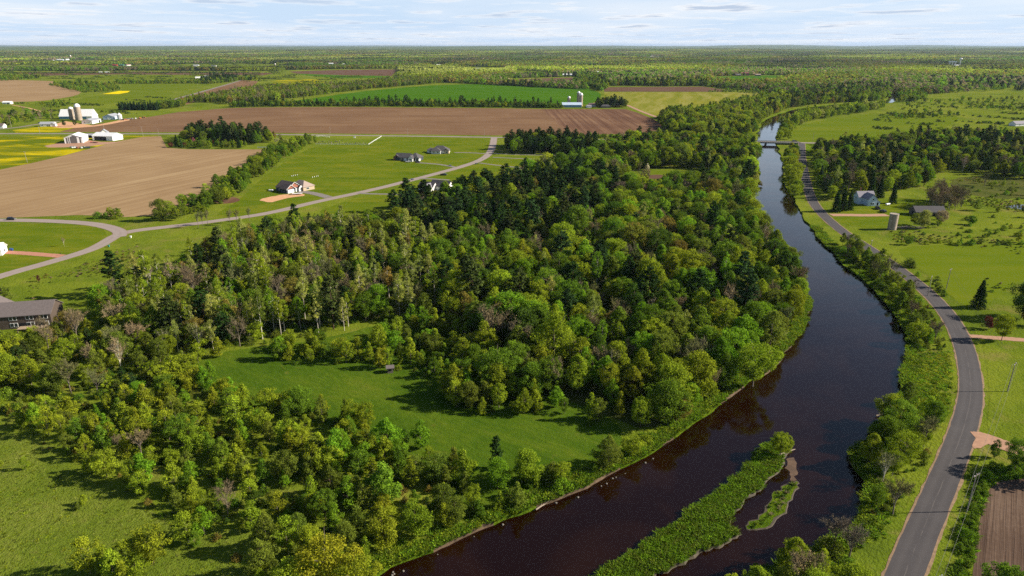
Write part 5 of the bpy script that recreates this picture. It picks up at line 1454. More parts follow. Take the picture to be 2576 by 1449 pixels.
for px, py, h, lb, ln in ((69, 409, 10, 'lone power pole in the dandelion field', -.05), (360.5, 343, 11, 'tall power pole right of the cottage', -.06), (264, 335, 11, 'power pole rising behind the grey cottage', -.05), (831, 341, 10.5, 'power pole on the county road edge left of mid field', 0),
                       (1026, 343, 9.5, 'thin power pole at the middle of the county road', 0), (1219, 346, 10, 'white power pole near the road junction', 0), (130, 302, 10, 'power pole on the farm lane left of the barn', -.05), (236, 284, 11, 'power pole beyond the dairy barn roof', -.06), (101, 337, 10, 'thin power pole at the yellow verge', -.03),
                       (29, 320, 11, 'power pole near the white farm at the frame edge', 0), (498, 219, 10, 'power pole along the lime field', 0), (542, 213, 10, 'power pole at the bend of the far road', 0), (585, 207, 10, 'power pole at the top of the far road', 0), (1674, 316, 11, 'grey power pole at the corner of the red field', 0), (1673, 335, 9, 'short power pole at the red field edge', 0), (466, 343, 9.5, 'pole in front of the cemetery grove', 0), (400, 343, 9, 'short pole at the tan field corner', 0)):
    pole(px, py, h, lb, 0, lb.startswith('tall') or lb.startswith('lone'), ln)
def wire(a, b, label, sag=.6, n=2):
    mb = MB()
    for k in range(n):
        o = np.array((.9 * (k - (n - 1) / 2) * 1.6, 0, -.2))
        mb.tube([a + o + (b - a) * s + np.array((0, 0, -4 * sag * s * (1 - s))) for s in np.linspace(0, 1, 13)], .022, 4)
    tag(mb.build('power_line', W['wire']), label, 'power line')
wire(p_off, p1, 'pair of wires along the road to the tilled field pole')
wire(p1, p2, 'pair of wires crossing to the leaning grass lot pole', 1.2)
wire(p2, p3, 'wires from the leaning pole towards the east meadow', 1.5)
wire(p4, p5, 'wires between the two river side road poles', 1.2)

# ---------------------------------------------------------------- cemetery
def fence(name, label, pts, h, m, posts, rails, boards=False, cat='fence'):
    L = GP(pts); t = empty(name, (L[0][0], L[0][1], 0), 0, label, cat)
    D = L - L[0]
    b = MB()
    for i in range(len(D) - 1):
        d = D[i + 1] - D[i]; ln = np.linalg.norm(d); a = math.atan2(d[1], d[0])
        for k in range(int(ln / posts) + 1):
            p = D[i] + d * min(1, k * posts / ln); b.box((p[0], p[1], h / 2), (.16, .16, h), a)
    b.build('post', W[m], t)['kind'] = 'stuff'
    b = MB()
    for i in range(len(D) - 1):
        d = D[i + 1] - D[i]; ln = np.linalg.norm(d); a = math.atan2(d[1], d[0]); c = (D[i] + D[i + 1]) / 2
        if boards: b.box((c[0], c[1], h * .55), (ln, .08, h * .8), a)
        else:
            for z in rails: b.box((c[0], c[1], z), (ln, .08, .16), a)
    b.build('board_panel' if boards else 'rail', W[m], t)
fence('white_fence', 'three railed white fence closing the cemetery towards the ranch lawns', [(927, 364.5), (943, 354), (960, 343.8)], 1.2, 'dome', 3, (.35, .65, .95))
fence('rail_fence', 'long low white rail fence along the cemetery bottom', [(795, 363.5), (860, 364.2), (927, 364.5)], 1.1, 'trim', 2.4, (.5, .95))
fence('rail_fence', 'greenish white rail fence left of the hedgerow', [(648, 372), (690, 372.4), (724, 372)], 1.2, 'dome', 2.2, (.3, .6, .9, 1.15))
fence('rail_fence', 'low white fence on the road side of the cemetery', [(790, 344), (812, 343), (830, 346)], 1.2, 'trim', 2.4, (.5, 1.0))
st = []
for s in range(4):
    b = MB()
    if s == 0: b.box((0, 0, .1), (1.3, .6, .2)); b.box((0, 0, .7), (1.0, .3, 1.0))
    elif s == 1: b.box((0, 0, .1), (1.1, .6, .2)); b.extrude([(-.45, .2), (.45, .2), (.45, .9), (.25, 1.2), (-.25, 1.2), (-.45, .9)], -.15, .15)
    elif s == 2: b.box((0, 0, .15), (.9, .9, .3)); b.box((0, 0, .9), (.5, .5, 1.2)); b.lathe([(.3, 1.5), (.05, 2.0)], n=4)
    else: b.box((0, 0, .15), (1.6, .8, .3)); b.box((0, 0, .75), (1.3, .35, .9))
    st.append(b.mesh('headstone', [M['rock'] if s % 2 else W['concrete']]))
hp = [(795 + k * 6.6 + random.uniform(-1.5, 1.5), 361.5 + random.uniform(-1.2, .6)) for k in range(20)] + [(802 + random.uniform(0, 60), 354 + random.uniform(0, 6)) for _ in range(12)] + [(690 + random.uniform(0, 85), 349 + random.uniform(0, 9)) for _ in range(38)]
for k, (x, y) in enumerate(hp):
    g = G(x, y)
    o = bpy.data.objects.new('headstone', st[k % 4]); o.location = (g[0], g[1], .04); o.rotation_euler = (0, 0, random.uniform(-.15, .15) + (1.57 if k % 4 == 1 else 0)); o.scale = (random.uniform(.6, .9),) * 3
    col.objects.link(o)
    if y > 360: tag(o, 'small pale headstone standing along the low white rail fence', 'headstone', 'headstones along the rail fence')
    elif x > 795: tag(o, 'small pale headstone scattered in the walled lawn of the cemetery', 'headstone', 'headstones in the cemetery lawn')
    else: tag(o, 'small pale headstone crowded beside the pine grove', 'headstone', 'headstones by the pine grove')
b = MB(); b.box((0, 0, .3), (1.4, 1.4, .6)); b.lathe([(.5, .6), (.42, 2.0), (.3, 2.6), (.35, 3.0), (.1, 3.4)], n=10); g = G(726, 372)
tag(b.build('white_statue', W['trim'], None, (g[0], g[1], 0)), 'white statue on a block at the edge of the pine grove', 'statue')
b = MB(); b.box((0, 0, .2), (2.2, 1.2, .4)); b.box((0, 0, 1.2), (1.8, .5, 1.7)); g = G(892, 347)
tag(b.build('cemetery_monument', W['trim'], None, (g[0], g[1], 0)), 'white monument by the county road at the cemetery gate', 'monument')
# white markers on the lawns
mk = MB(); mk.box((0, 0, .3), (.4, .4, .6)); mk.lathe([(.27, .6), (.05, .9)], n=4); mkm = mk.mesh('marker', W['trim'])
for x, y in [(734, 444), (738, 443), (743, 442), (748, 441), (786, 447), (791, 446), (796, 445), (800, 444)]:
    g = G(x, y); o = bpy.data.objects.new('lawn_marker', mkm); o.location = (g[0], g[1], 0); col.objects.link(o)
    tag(o, 'small white marker in the left row behind the red garage house' if x < 760 else 'small white marker in the right row behind the red garage house', 'marker', 'white lawn markers left row' if x < 760 else 'white lawn markers right row')

# ---------------------------------------------------------------- logs and stones by the water
def log(name, a, b, r, label, za, zb, branches=2):
    A3, B3 = G(*a, za), G(*b, zb)
    mb = MB(); d = B3 - A3
    mb.tube([A3, A3 + d * .5 + np.array((.1, .1, .1)), B3], [r, r * .8, r * .35], 8)
    for k in range(branches):
        p = A3 + d * (.4 + .25 * k); q = p + np.array((random.uniform(-1.2, 1.2), random.uniform(.3, 1.2), random.uniform(.3, .9)))
        mb.tube([p, q], [r * .4, r * .12], 5)
    tag(mb.build(name, M['dead_wood']), label, 'driftwood')
log('driftwood_log', (1958, 1146), (2000, 1130), .28, 'bleached log at the head of the grassy island', WZ + .5, WZ + .35)
log('driftwood_log', (1925, 857), (1985, 836), .34, 'long bleached trunk lying on the grassy far bank', .4, .3, 3)
log('driftwood_log', (2204, 1046), (2234, 1042), .25, 'short grey log at the water under the round bushes', WZ + .3, WZ + .6)
log('driftwood_log', (1348, 1282), (1372, 1268), .2, 'thin driftwood caught on the near stony bank', WZ + .4, WZ + .6, 3)
for k in range(16):
    r0 = random.Random(900 + k)
    i = r0.choice([j for j in range(len(left_bank)) if 965 <= left_bank[j][0] <= 1680 and left_bank[j][1] > 1100][:-1])
    a, c = left_bank[i], left_bank[i + 1]
    q = r0.random(); x, y = a[0] + (c[0] - a[0]) * q, a[1] + (c[1] - a[1]) * q
    g = G(x + r0.uniform(2, 22), y + r0.uniform(3, 12), WZ)
    mb = MB(); rr = r0.uniform(.14, .32)
    mb.lathe([(rr * .5, -.2), (rr, 0), (rr * .85, rr * .45), (rr * .4, rr * .7)], n=7)
    mb.v = [(p[0] * r0.uniform(.85, 1.2), p[1] * r0.uniform(.8, 1.1), p[2] * r0.uniform(.9, 1.1)) for p in mb.v]
    o = mb.build('river_stone', M['rock'], None, (g[0], g[1], WZ + .02), r0.uniform(0, 3))
    tag(o, 'pale stone in the shallow water along the near bank', 'stone', 'stones along the near river bank')
rub = MB()
for k in range(60):
    a = random.uniform(0, 6.28); d = random.random() ** .5
    rub.box((math.cos(a) * d * 9, math.sin(a) * d * 3.2, random.uniform(.1, .9) * (1.1 - d)), (random.uniform(.5, 2.6), random.uniform(.2, .5), random.uniform(.15, .4)), random.uniform(0, 3))
g = G(2290, 573)
tag(rub.build('rubble_heap', W['weathered'], None, (g[0], g[1], 0)), 'long heap of grey rubble and boards beside the roofless silo', 'rubble', None, 'stuff')

# ---------------------------------------------------------------- where the trees stand
bl, yo, a_, pi, sp_, ba, sh = 'broadleaf_tree', 'young_tree', 'aspen_tree', 'pine_tree', 'spruce_tree', 'bare_tree', 'shrub'
HT = {bl: (11, 16), yo: (5, 8.5), a_: (12, 17), pi: (14, 19), sp_: (9, 14), ba: (9, 14), sh: (2, 4)}
def hs(**k):
    d = dict(HT); names = dict(bl=bl, yo=yo, a=a_, pi=pi, sp=sp_, ba=ba, sh=sh)
    for q, v in k.items(): d[names[q]] = v
    return d
# pine wood in the middle
scatter([(985, 548), (1040, 520), (1110, 512), (1160, 498), (1240, 478), (1330, 456), (1450, 442), (1560, 450), (1540, 510), (1480, 560), (1420, 615), (1250, 640), (1130, 625), (1010, 595)], 6.6,
        [(pi, 5), (bl, 3.2), (sp_, .6), (ba, 1), (a_, .7), (yo, .6)], HT, 'in the dark pine wood below the lawns')
# the big wood in the river bend
scatter([(1130, 625), (1250, 640), (1420, 615), (1480, 560), (1540, 510), (1562, 470), (1610, 478), (1750, 470), (1850, 478), (1880, 500), (1888, 545), (1895, 580), (1915, 600), (1945, 625), (1972, 655), (1994, 690), (2006, 725), (2012, 760), (2000, 800), (1975, 845), (1945, 880), (1915, 910),
         (1880, 945), (1830, 985), (1765, 1030), (1700, 1070), (1640, 1095), (1600, 1085), (1560, 1050), (1500, 1025), (1400, 1000), (1330, 985), (1270, 930), (1200, 860), (1130, 790), (1090, 720)], 6.7,
        [(bl, 7.5), (ba, 1.3), (pi, .35), (yo, 1.2), (a_, .4)], hs(bl=(10, 15.5), yo=(6, 9)), 'in the river bend wood')
# birch and mixed wood on its west side
scatter([(590, 625), (690, 606), (790, 592), (900, 585), (1000, 605), (1130, 625), (1095, 720), (1130, 790), (1060, 812), (960, 800), (850, 838), (700, 862), (560, 888), (470, 895), (390, 885), (300, 848), (235, 802), (255, 765), (335, 725), (445, 700), (500, 662), (550, 640)], 6.0,
        [(a_, 5.0), (bl, 2.8), (ba, 1.1), (yo, 1.5), (pi, .6)], hs(a=(12, 17.5), bl=(9, 14), yo=(5, 9)), 'in the birch and aspen wood',
        {bl: [('olive', 3), ('mid green', 2), ('bright green', 2), ('rust-tinged', 1.3), ('yellow-green', 2)], ba: [('grey-brown', 2), ('tan', 2), ('greenish grey', 2)], pi: [('deep green', 2), ('dusky green', 2)]})
scatter([(640, 590), (720, 572), (800, 562), (880, 558), (960, 572), (930, 598), (780, 592), (640, 612)], 5.5, [(bl, 2), (yo, 4), (ba, 2), (pi, .8)], hs(bl=(6, 8.5), yo=(4.5, 7), ba=(6, 8), pi=(8, 10)), 'at the road edge of the birch wood')
# around the long brown house
scatter([(-90, 880), (40, 868), (130, 868), (215, 835), (300, 855), (390, 890), (470, 905), (485, 945), (420, 985), (300, 1000), (150, 990), (0, 1015), (-90, 1010)], 5.4,
        [(bl, 3), (ba, 1.4), (pi, .8), (yo, 3.8), (sh, 1.4)], hs(bl=(7, 11), ba=(7, 11), pi=(7, 12), yo=(4.5, 8)), 'in the thicket below the long brown house',
        {bl: [('yellow-green', 3), ('olive', 3), ('golden-green', 1)], ba: [('tan', 3), ('grey-brown', 2), ('greenish grey', 2)], yo: [('olive', 3), ('yellow-green', 3), ('golden-green', 2)]})
# young thicket of the lower left
scatter([(-60, 1072), (0, 1050), (120, 1052), (260, 1025), (420, 985), (500, 955), (560, 965), (640, 1005), (700, 1015), (800, 1035), (900, 1062), (1000, 1095), (1100, 1148), (1160, 1195), (1195, 1235), (1180, 1290), (1130, 1335), (1050, 1375), (980, 1385),
         (900, 1375), (750, 1325), (640, 1340), (560, 1330), (430, 1325), (380, 1265), (240, 1195), (180, 1175), (130, 1110), (60, 1085)], 4.7,
        [(yo, 7.5), (bl, .7), (sh, 1.6), (ba, .4)], hs(yo=(4.6, 8.4), bl=(7, 9.5), ba=(5, 8), sh=(1.6, 3.2)), 'in the young thicket below the meadow', drop=.16)
scatter([(-60, 1010), (150, 990), (300, 1000), (420, 985), (260, 1025), (120, 1052), (0, 1050), (-60, 1072)], 5.5, [(yo, 3), (sh, 5), (ba, .6)], hs(yo=(3, 6), sh=(1.5, 3)), 'on the brushy slope left of the meadow', drop=.25)
scatter([(0, 1120), (150, 1170), (240, 1230), (400, 1310), (440, 1350), (640, 1360), (760, 1370), (700, 1440), (420, 1400), (250, 1330), (100, 1230), (0, 1180)], 9, [(sh, 3), (yo, 1.4)], hs(sh=(.8, 2.0), yo=(3, 5.5)), 'scattered on the grassland edge below the thicket', {sh: [('olive', 2), ('yellow-green', 2), ('rust-tinged', 1)]}, drop=.45)
# lower left clumps and the trees at the bottom edge
scatter([(205, 1455), (250, 1425), (300, 1440), (330, 1400), (345, 1375), (385, 1385), (395, 1425), (360, 1465), (300, 1500), (210, 1500)], 4.6, [(yo, 1)], hs(yo=(6, 8.5)), 'in the small clump at the bottom of the grassland', {yo: [('golden-green', 2), ('yellow-green', 2)]}, drop=0)
scatter([(600, 1420), (700, 1375), (760, 1360), (880, 1385), (950, 1415), (930, 1480), (800, 1540), (620, 1520)], 5.6, [(bl, 2), (yo, 4), (sh, 1)], hs(bl=(7, 10), yo=(5.5, 8.5)), 'above the lower frame edge near the river', {bl: [('yellow-green', 2), ('olive', 2)]})
# shrubs along the near bank
scatter([(975, 1405), (1060, 1375), (1190, 1322), (1290, 1288), (1400, 1245), (1440, 1222), (1410, 1192), (1290, 1202), (1215, 1245), (1160, 1300), (1060, 1350)], 3.9, [(yo, 4), (sh, 4), (bl, .8)], hs(yo=(4.5, 7), sh=(2.4, 4.2), bl=(7, 9)), 'on the near river bank', {yo: [('olive', 2), ('yellow-green', 2), ('mid green', 2)]})
# clump reaching into the meadow
scatter([(1128, 1035), (1125, 975), (1160, 925), (1210, 890), (1290, 935), (1340, 965), (1400, 1003), (1370, 1028), (1290, 1048), (1200, 1052)], 5.0, [(yo, 4), (bl, 3)], hs(yo=(7, 10), bl=(8.5, 12)), 'in the clump pushing into the meadow', {bl: [('yellow-green', 2), ('mid green', 2), ('olive', 1)]})
scatter([(658, 905), (700, 872), (820, 872), (900, 892), (960, 852), (1040, 822), (1100, 832), (1180, 862), (1215, 895), (1150, 930), (1110, 952), (985, 940), (920, 918), (840, 918), (670, 916)], 4.5, [(yo, 6), (sh, 2.6), (bl, .6)], hs(yo=(4.8, 8.6), sh=(2, 3.6), bl=(7, 10)), 'along the upper meadow edge', drop=.08)
scatter([(950, 806), (1040, 800), (1130, 802), (1190, 850), (1240, 890), (1300, 935), (1215, 892), (1110, 838), (1040, 826), (970, 848)], 4.6, [(yo, 6), (sh, 2), (bl, 1)], hs(yo=(5, 9), sh=(2, 3.4), bl=(8, 11)), 'between the meadow band and the dark wood')
scatter([(430, 935), (520, 900), (580, 893), (560, 905), (500, 930), (450, 958)], 4.6, [(yo, 4), (sh, 2)], hs(yo=(5, 8), sh=(2, 3.4)), 'at the left end of the meadow')
scatter([(1280, 1010), (1400, 1022), (1500, 1045), (1560, 1075), (1520, 1085), (1440, 1062), (1360, 1050), (1290, 1052)], 4.8, [(yo, 5), (sh, 3)], hs(yo=(4.5, 8), sh=(2, 3.6)), 'along the foot of the river bend wood', drop=.12)
scatter([(1400, 1215), (1450, 1200), (1530, 1160), (1600, 1120), (1640, 1110), (1660, 1118), (1600, 1155), (1540, 1185), (1470, 1220), (1420, 1240)], 4.4, [(sh, 4), (yo, 2)], hs(sh=(2, 3.6), yo=(4, 6)), 'on the bank below the meadow corner', drop=.25)
# right bank of the river
scatter([(1968, 398), (2004, 395), (2010, 430), (2018, 462), (2026, 495), (2004, 497), (1984, 470), (1972, 440)], 8.0, [(bl, 1)], hs(bl=(10, 12.5)), 'between bridge and riverside road', {bl: [('yellow-green', 2), ('golden-green', 1), ('mid green', 1)]}, drop=0, road_gap=3)
scatter([(2098, 632), (2140, 600), (2180, 630), (2226, 660), (2290, 705), (2338, 752), (2372, 800), (2398, 850), (2404, 880), (2330, 872), (2290, 885), (2284, 850), (2262, 800), (2215, 745), (2160, 692), (2110, 655)], 4.8, [(bl, 3.2), (ba, 1.2), (sh, 3.2), (yo, 2.5)], hs(bl=(6, 9), ba=(6, 8), yo=(4, 6)), 'between the river and the road bend',
        {bl: [('olive', 3), ('yellow-green', 3), ('mid green', 2)]}, road_gap=3.2)
scatter([(2190, 1078), (2240, 1045), (2280, 1010), (2330, 1020), (2372, 1060), (2350, 1150), (2320, 1235), (2285, 1290), (2235, 1305), (2185, 1290), (2185, 1215), (2140, 1150)], 5.6, [(bl, 4), (ba, 1.1), (sh, 1.2)], hs(bl=(6.5, 9.5), ba=(6.5, 9)), 'on the river side of the near road', {bl: [('olive', 3), ('yellow-green', 3), ('mid green', 2)], ba: [('greenish grey', 2), ('grey-brown', 2)]}, drop=.1, road_gap=2.5, wide=1.2)
scatter([(1790, 1540), (1880, 1475), (1960, 1432), (2040, 1398), (2120, 1358), (2165, 1318), (2235, 1308), (2275, 1320), (2235, 1420), (2200, 1510), (2130, 1590), (1900, 1600)], 5.6, [(bl, 5), (ba, 1.8), (sh, 1), (yo, 1.5)], hs(bl=(7, 10), ba=(7, 9), yo=(5, 7)), 'at the lower right river bank', {bl: [('golden-green', 2), ('yellow-green', 3), ('olive', 2)], ba: [('purplish grey', 1), ('greenish grey', 2), ('tan', 2)]}, road_gap=2.5, drop=0, wide=1.18)
scatter([(2448, 1195), (2500, 1172), (2560, 1168), (2640, 1175), (2640, 1190), (2560, 1188), (2505, 1212), (2482, 1232), (2468, 1278), (2452, 1337), (2444, 1424), (2420, 1520), (2385, 1520), (2405, 1400), (2425, 1300)], 2.4, [(sh, 1)], hs(sh=(1.0, 2.2)), 'in the hedge bank along the tilled field', {sh: [('bright green', 2), ('mid green', 3)]}, road_gap=1.5)
# east side woodland
scatter([(2046, 400), (2060, 378), (2110, 372), (2200, 366), (2290, 352), (2400, 345), (2490, 348), (2600, 350), (2660, 460), (2560, 452), (2490, 442), (2420, 432), (2340, 438), (2330, 472), (2260, 482), (2140, 490), (2095, 512), (2066, 490), (2050, 440)], 7.4, [(pi, 3), (bl, 5.4), (a_, 1.0), (ba, .9), (sp_, .7)], hs(pi=(11, 16), bl=(9, 14)), 'in the wood behind the white farmhouse', {bl: [('yellow-green', 3), ('bright green', 1.5), ('mid green', 2), ('olive', 1.5), ('golden-green', 1)]}, road_gap=3)
scatter([(2325, 505), (2405, 498), (2425, 528), (2345, 535)], 4.2, [(ba, 4), (a_, 1)], hs(ba=(8, 12), a=(9, 13)), 'in the pale bare clump behind the old barn', {ba: [('tan', 3), ('greenish grey', 1)]}, avoid=False)
scatter([(2400, 450), (2576, 462), (2700, 470), (2700, 512), (2576, 505), (2480, 500), (2430, 480)], 9, [(sh, 5), (yo, 1), (ba, .6)], hs(sh=(1.5, 3.2), yo=(4, 6)), 'in the marsh scrub of the east meadow', drop=.35)
scatter([(2250, 560), (2420, 540), (2576, 560), (2700, 570), (2700, 625), (2420, 625), (2240, 612), (2180, 590)], 11, [(sh, 5), (yo, .8)], hs(sh=(1.2, 2.6), yo=(3.5, 5)), 'dotting the east pastures', drop=.5, road_gap=3)
scatter([(2250, 650), (2290, 668), (2345, 708), (2390, 752), (2420, 790), (2400, 792), (2372, 760), (2330, 715), (2290, 690)], 5.0, [(sh, 4), (yo, 2)], hs(sh=(2, 4), yo=(4, 6.5)), 'along the meadow side of the road', {yo: [('mid green', 2), ('olive', 1)]}, road_gap=1.0)
# woods between county road and river
scatter([(1272, 386), (1276, 366), (1340, 360), (1430, 362), (1500, 372), (1545, 382), (1500, 393), (1400, 390)], 6.8, [(pi, 4), (bl, 3), (sp_, 1)], hs(pi=(13, 18), bl=(10, 14)), 'in the dark row along the county road', road_gap=3)
scatter([(1545, 372), (1600, 362), (1700, 362), (1800, 365), (1888, 366), (1900, 400), (1902, 440), (1888, 466), (1850, 478), (1750, 470), (1800, 450), (1810, 436), (1735, 424), (1650, 424), (1585, 438), (1562, 462), (1450, 442), (1330, 456), (1310, 440), (1390, 428), (1440, 416), (1500, 398)], 7.0,
        [(pi, 2.2), (bl, 6), (ba, .8), (a_, .8)], hs(pi=(11, 17), bl=(11, 16)), 'in the wood around the hidden houses', {bl: [('yellow-green', 3), ('mid green', 3), ('bright green', 1), ('olive', 1), ('golden-green', 1)]})
scatter([(1652, 304), (1700, 290), (1760, 286), (1830, 270), (1900, 256), (1960, 246), (1996, 250), (2000, 266), (1935, 288), (1908, 306), (1898, 345), (1884, 352), (1750, 348), (1685, 342), (1668, 325)], 7.8, [(pi, 1.3), (bl, 7), (a_, .5), (ba, .4)], hs(pi=(11, 16), bl=(11, 16)), 'in the wood north of the county road', {bl: [('yellow-green', 4), ('golden-green', 2), ('mid green', 2), ('olive', 1)]})
scatter([(1440, 345.5), (1560, 349), (1700, 352.5), (1880, 357), (1880, 354), (1700, 349), (1560, 346), (1440, 343)], 4, [(yo, 3), (sh, 3)], hs(yo=(3.5, 6), sh=(2, 4)), 'in the hedge above the county road', {yo: [('mid green', 3), ('dark green', 2)]}, road_gap=1)
scatter([(1958, 356), (1962, 325), (1978, 302), (2020, 290), (2090, 280), (2170, 272), (2240, 268), (2180, 282), (2090, 296), (2030, 308), (2000, 325), (1988, 352)], 8.5, [(bl, 7), (sh, 1), (yo, 1)], hs(bl=(9, 13), yo=(5, 8)), 'on the east bank beyond the bridge', {bl: [('yellow-green', 4), ('mid green', 2), ('pale lime', .6)]})
scatter([(1920, 300), (1960, 286), (2000, 272), (2060, 263), (2150, 256), (2210, 252), (2235, 240), (2250, 215), (2180, 218), (2060, 235), (1990, 248), (1940, 262), (1900, 285)], 9, [(bl, 6), (pi, 2), (ba, 1)], hs(bl=(10, 14)), 'on the far west bank of the upper river', {bl: [('yellow-green', 2), ('rust-tinged', 1.5), ('olive', 2), ('mid green', 2)]})
scatter([(2200, 292), (2330, 283), (2420, 288), (2400, 296), (2290, 300), (2220, 303)], 12, [(sh, 3), (bl, 2)], hs(bl=(6, 9), sh=(2, 4)), 'in the scrub clump of the bridge meadow')
scatter([(2260, 262), (2330, 252), (2500, 248), (2700, 250), (2700, 285), (2560, 282), (2460, 275), (2350, 274), (2270, 274)], 15, [(sh, 3), (bl, 1.5), (yo, 1)], hs(bl=(6, 9), sh=(2, 4), yo=(4, 6)), 'in the open scrub of the far east pasture', drop=.4)
# hedgerow between stubble and lawns
scatter([(782, 352), (792, 356), (748, 384), (706, 402), (690, 424), (640, 458), (600, 495), (545, 520), (500, 540), (440, 556), (375, 562), (362, 556), (420, 540), (498, 505), (556, 462), (630, 415), (690, 382), (745, 360)], 5.4, [(yo, 3), (bl, 4), (sh, 2)], hs(yo=(4.5, 8), bl=(7, 11), sh=(2.5, 4)), 'in the hedgerow between stubble and lawns', {bl: [('mid green', 3), ('yellow-green', 3), ('olive', 2)]}, drop=.2)
scatter([(235, 548), (275, 540), (318, 545), (316, 551), (270, 553)], 4.2, [(yo, 1), (sh, 1)], hs(yo=(4, 6)), 'in the small clump above the loop road')
# cemetery grove
scatter([(455, 360), (470, 346), (560, 344), (640, 346), (690, 350), (688, 357), (640, 364), (560, 362), (470, 364)], 6.2, [(pi, 6), (bl, 2)], hs(pi=(13, 18), bl=(11, 15)), 'in the tall grove beside the cemetery', road_gap=2, drop=.22, hvar=.5)
scatter([(440, 370), (448, 360), (520, 362), (600, 364), (630, 368), (600, 373.5), (520, 374), (450, 373.5)], 5.6, [(bl, 3), (yo, 3), (sp_, .5)], hs(bl=(6, 9), yo=(5, 7.5)), 'in the low front of the cemetery grove', {bl: [('mid green', 2), ('olive', 2), ('pink', .5)], yo: [('mid green', 2), ('yellow-green', 2), ('dark red', .5)]}, drop=.38)
# hedge under the vivid crop and the creek woods
scatter([(575, 271), (660, 268.5), (800, 268), (1000, 268), (1288, 271), (1420, 273), (1420, 268), (1288, 264), (1000, 261), (800, 262), (660, 262), (600, 264)], 5.2, [(sh, 4), (yo, 5), (bl, 1.6), (pi, .9)], hs(sh=(3, 5), yo=(5, 8), bl=(7, 10), pi=(10, 15)), 'in the hedge under the vivid crop field', {yo: [('mid green', 2), ('dark green', 2), ('olive', 1)]})
scatter([(438, 267), (470, 259), (530, 258), (590, 263), (650, 262), (690, 253), (770, 244), (850, 233), (930, 224), (1060, 213), (1120, 208), (1230, 206), (1225, 201), (1150, 196), (1050, 197), (960, 205), (880, 214), (800, 220), (700, 222), (640, 226), (590, 234), (540, 245), (480, 254)], 8, [(bl, 7), (sh, 1.5), (ba, 1.2), (a_, 1)], hs(bl=(8, 13)), 'in the creek woods above the ploughed field', {bl: [('olive', 3), ('yellow-green', 3), ('mid green', 2), ('rust-tinged', .8)]})
scatter([(300, 278), (398, 277.5), (398, 274.5), (300, 275)], 5.0, [(sp_, 1)], hs(sp=(10, 13)), 'in the dense dark row near the silo farm', drop=0)
scatter([(398, 276), (450, 272), (470, 268), (455, 263), (400, 268)], 8, [(bl, 1)], hs(bl=(9, 13)), 'in the clump right of the dark spruce row', {bl: [('yellow-green', 1), ('mid green', 1), ('olive', 1)]})
scatter([(120, 213), (200, 207), (290, 212), (303, 226), (270, 232), (205, 233), (150, 220)], 10, [(sh, 4), (yo, 3), (bl, .8)], hs(sh=(3, 5), yo=(5, 8), bl=(8, 12)), 'in the brush beyond the far tan field')
scatter([(285, 208), (400, 206), (520, 206), (520, 210), (400, 211), (290, 211.5)], 9, [(bl, 3), (sh, 2), (yo, 3)], hs(bl=(7, 11)), 'in the row above the lime green field')
scatter([(500, 205), (540, 196), (600, 199), (650, 202), (610, 203), (560, 209), (520, 212)], 9, [(bl, 3), (pi, 1.2)], hs(bl=(7, 12)), 'around the farm by the far road')
scatter([(0, 300), (60, 285), (130, 290), (150, 300), (90, 307), (20, 318), (-60, 320)], 11, [(bl, 2), (ba, 2), (sh, 2)], hs(bl=(7, 11), ba=(7, 10)), 'in the brush left of the dairy barn', drop=.2)
scatter([(90, 262), (150, 254), (185, 258), (160, 270), (110, 272)], 10, [(sh, 3), (yo, 2)], hs(sh=(3, 5), yo=(5, 7)), 'in the scrub above the dairy barn', drop=.25)
scatter([(-80, 205), (0, 196), (60, 192), (110, 196), (50, 201), (-20, 206)], 14, [(bl, 3), (sh, 2)], hs(bl=(8, 13)), 'at the far left edge of the pastures')
# trees between fields on the right
scatter([(1440, 212), (1450, 198), (1500, 195), (1530, 205), (1530, 219), (1516, 232), (1490, 222)], 9, [(bl, 5), (pi, .8), (a_, 1)], hs(bl=(10, 16)), 'in the belt between vivid crop and purple strip')
scatter([(1530, 216), (1560, 207), (1700, 206), (1770, 208), (1780, 217), (1650, 217.5)], 9, [(bl, 4), (pi, 1.6), (a_, 2)], hs(bl=(10, 15)), 'in the belt above the purple strip')
scatter([(1500, 272), (1530, 270), (1576, 271), (1576, 267), (1530, 265), (1502, 268)], 7, [(pi, 3), (bl, 2)], hs(pi=(14, 18), bl=(12, 16)), 'in the farm grove beside the blue barn', {bl: [('olive', 2), ('rust-tinged', 1)]})
scatter([(1780, 232), (1830, 226), (1900, 226), (1990, 232), (1930, 238), (1840, 232.5)], 11, [(sh, 2), (bl, 1)], hs(sh=(3, 5), bl=(6, 8)), 'along the top of the hay meadow', drop=.3)

scatter([(2150, 258), (2215, 254), (2232, 246), (2240, 226), (2180, 225), (2080, 236), (2060, 250)], 9, [(bl, 1)], hs(bl=(11, 15)), 'around the last visible river bend')
scatter([(2262, 258), (2300, 256), (2330, 248), (2300, 238), (2262, 236)], 9, [(bl, 1)], hs(bl=(9, 13)), 'right of the last visible river bend')
scatter([(2240, 606), (2400, 611), (2576, 614), (2700, 616), (2700, 622), (2400, 618), (2240, 613)], 4.2, [(sh, 4), (yo, .8)], hs(sh=(1.6, 3.4), yo=(3.5, 5.5)), 'in the fence line across the east pasture', drop=.4, road_gap=3)
scatter([(2420, 560), (2576, 575), (2700, 580), (2700, 600), (2576, 600), (2440, 595)], 12, [(sh, 3), (yo, 1.5), (bl, .5)], hs(sh=(1.8, 3.4), yo=(4, 6), bl=(6, 8)), 'in the lumpy pasture right of the silo', drop=.3)
scatter([(2420, 500), (2576, 505), (2700, 508), (2700, 560), (2576, 555), (2430, 545)], 17, [(bl, 2), (yo, 3), (sh, 2)], hs(bl=(6, 9), yo=(4, 6)), 'around the small pond of the east meadow', drop=.35)
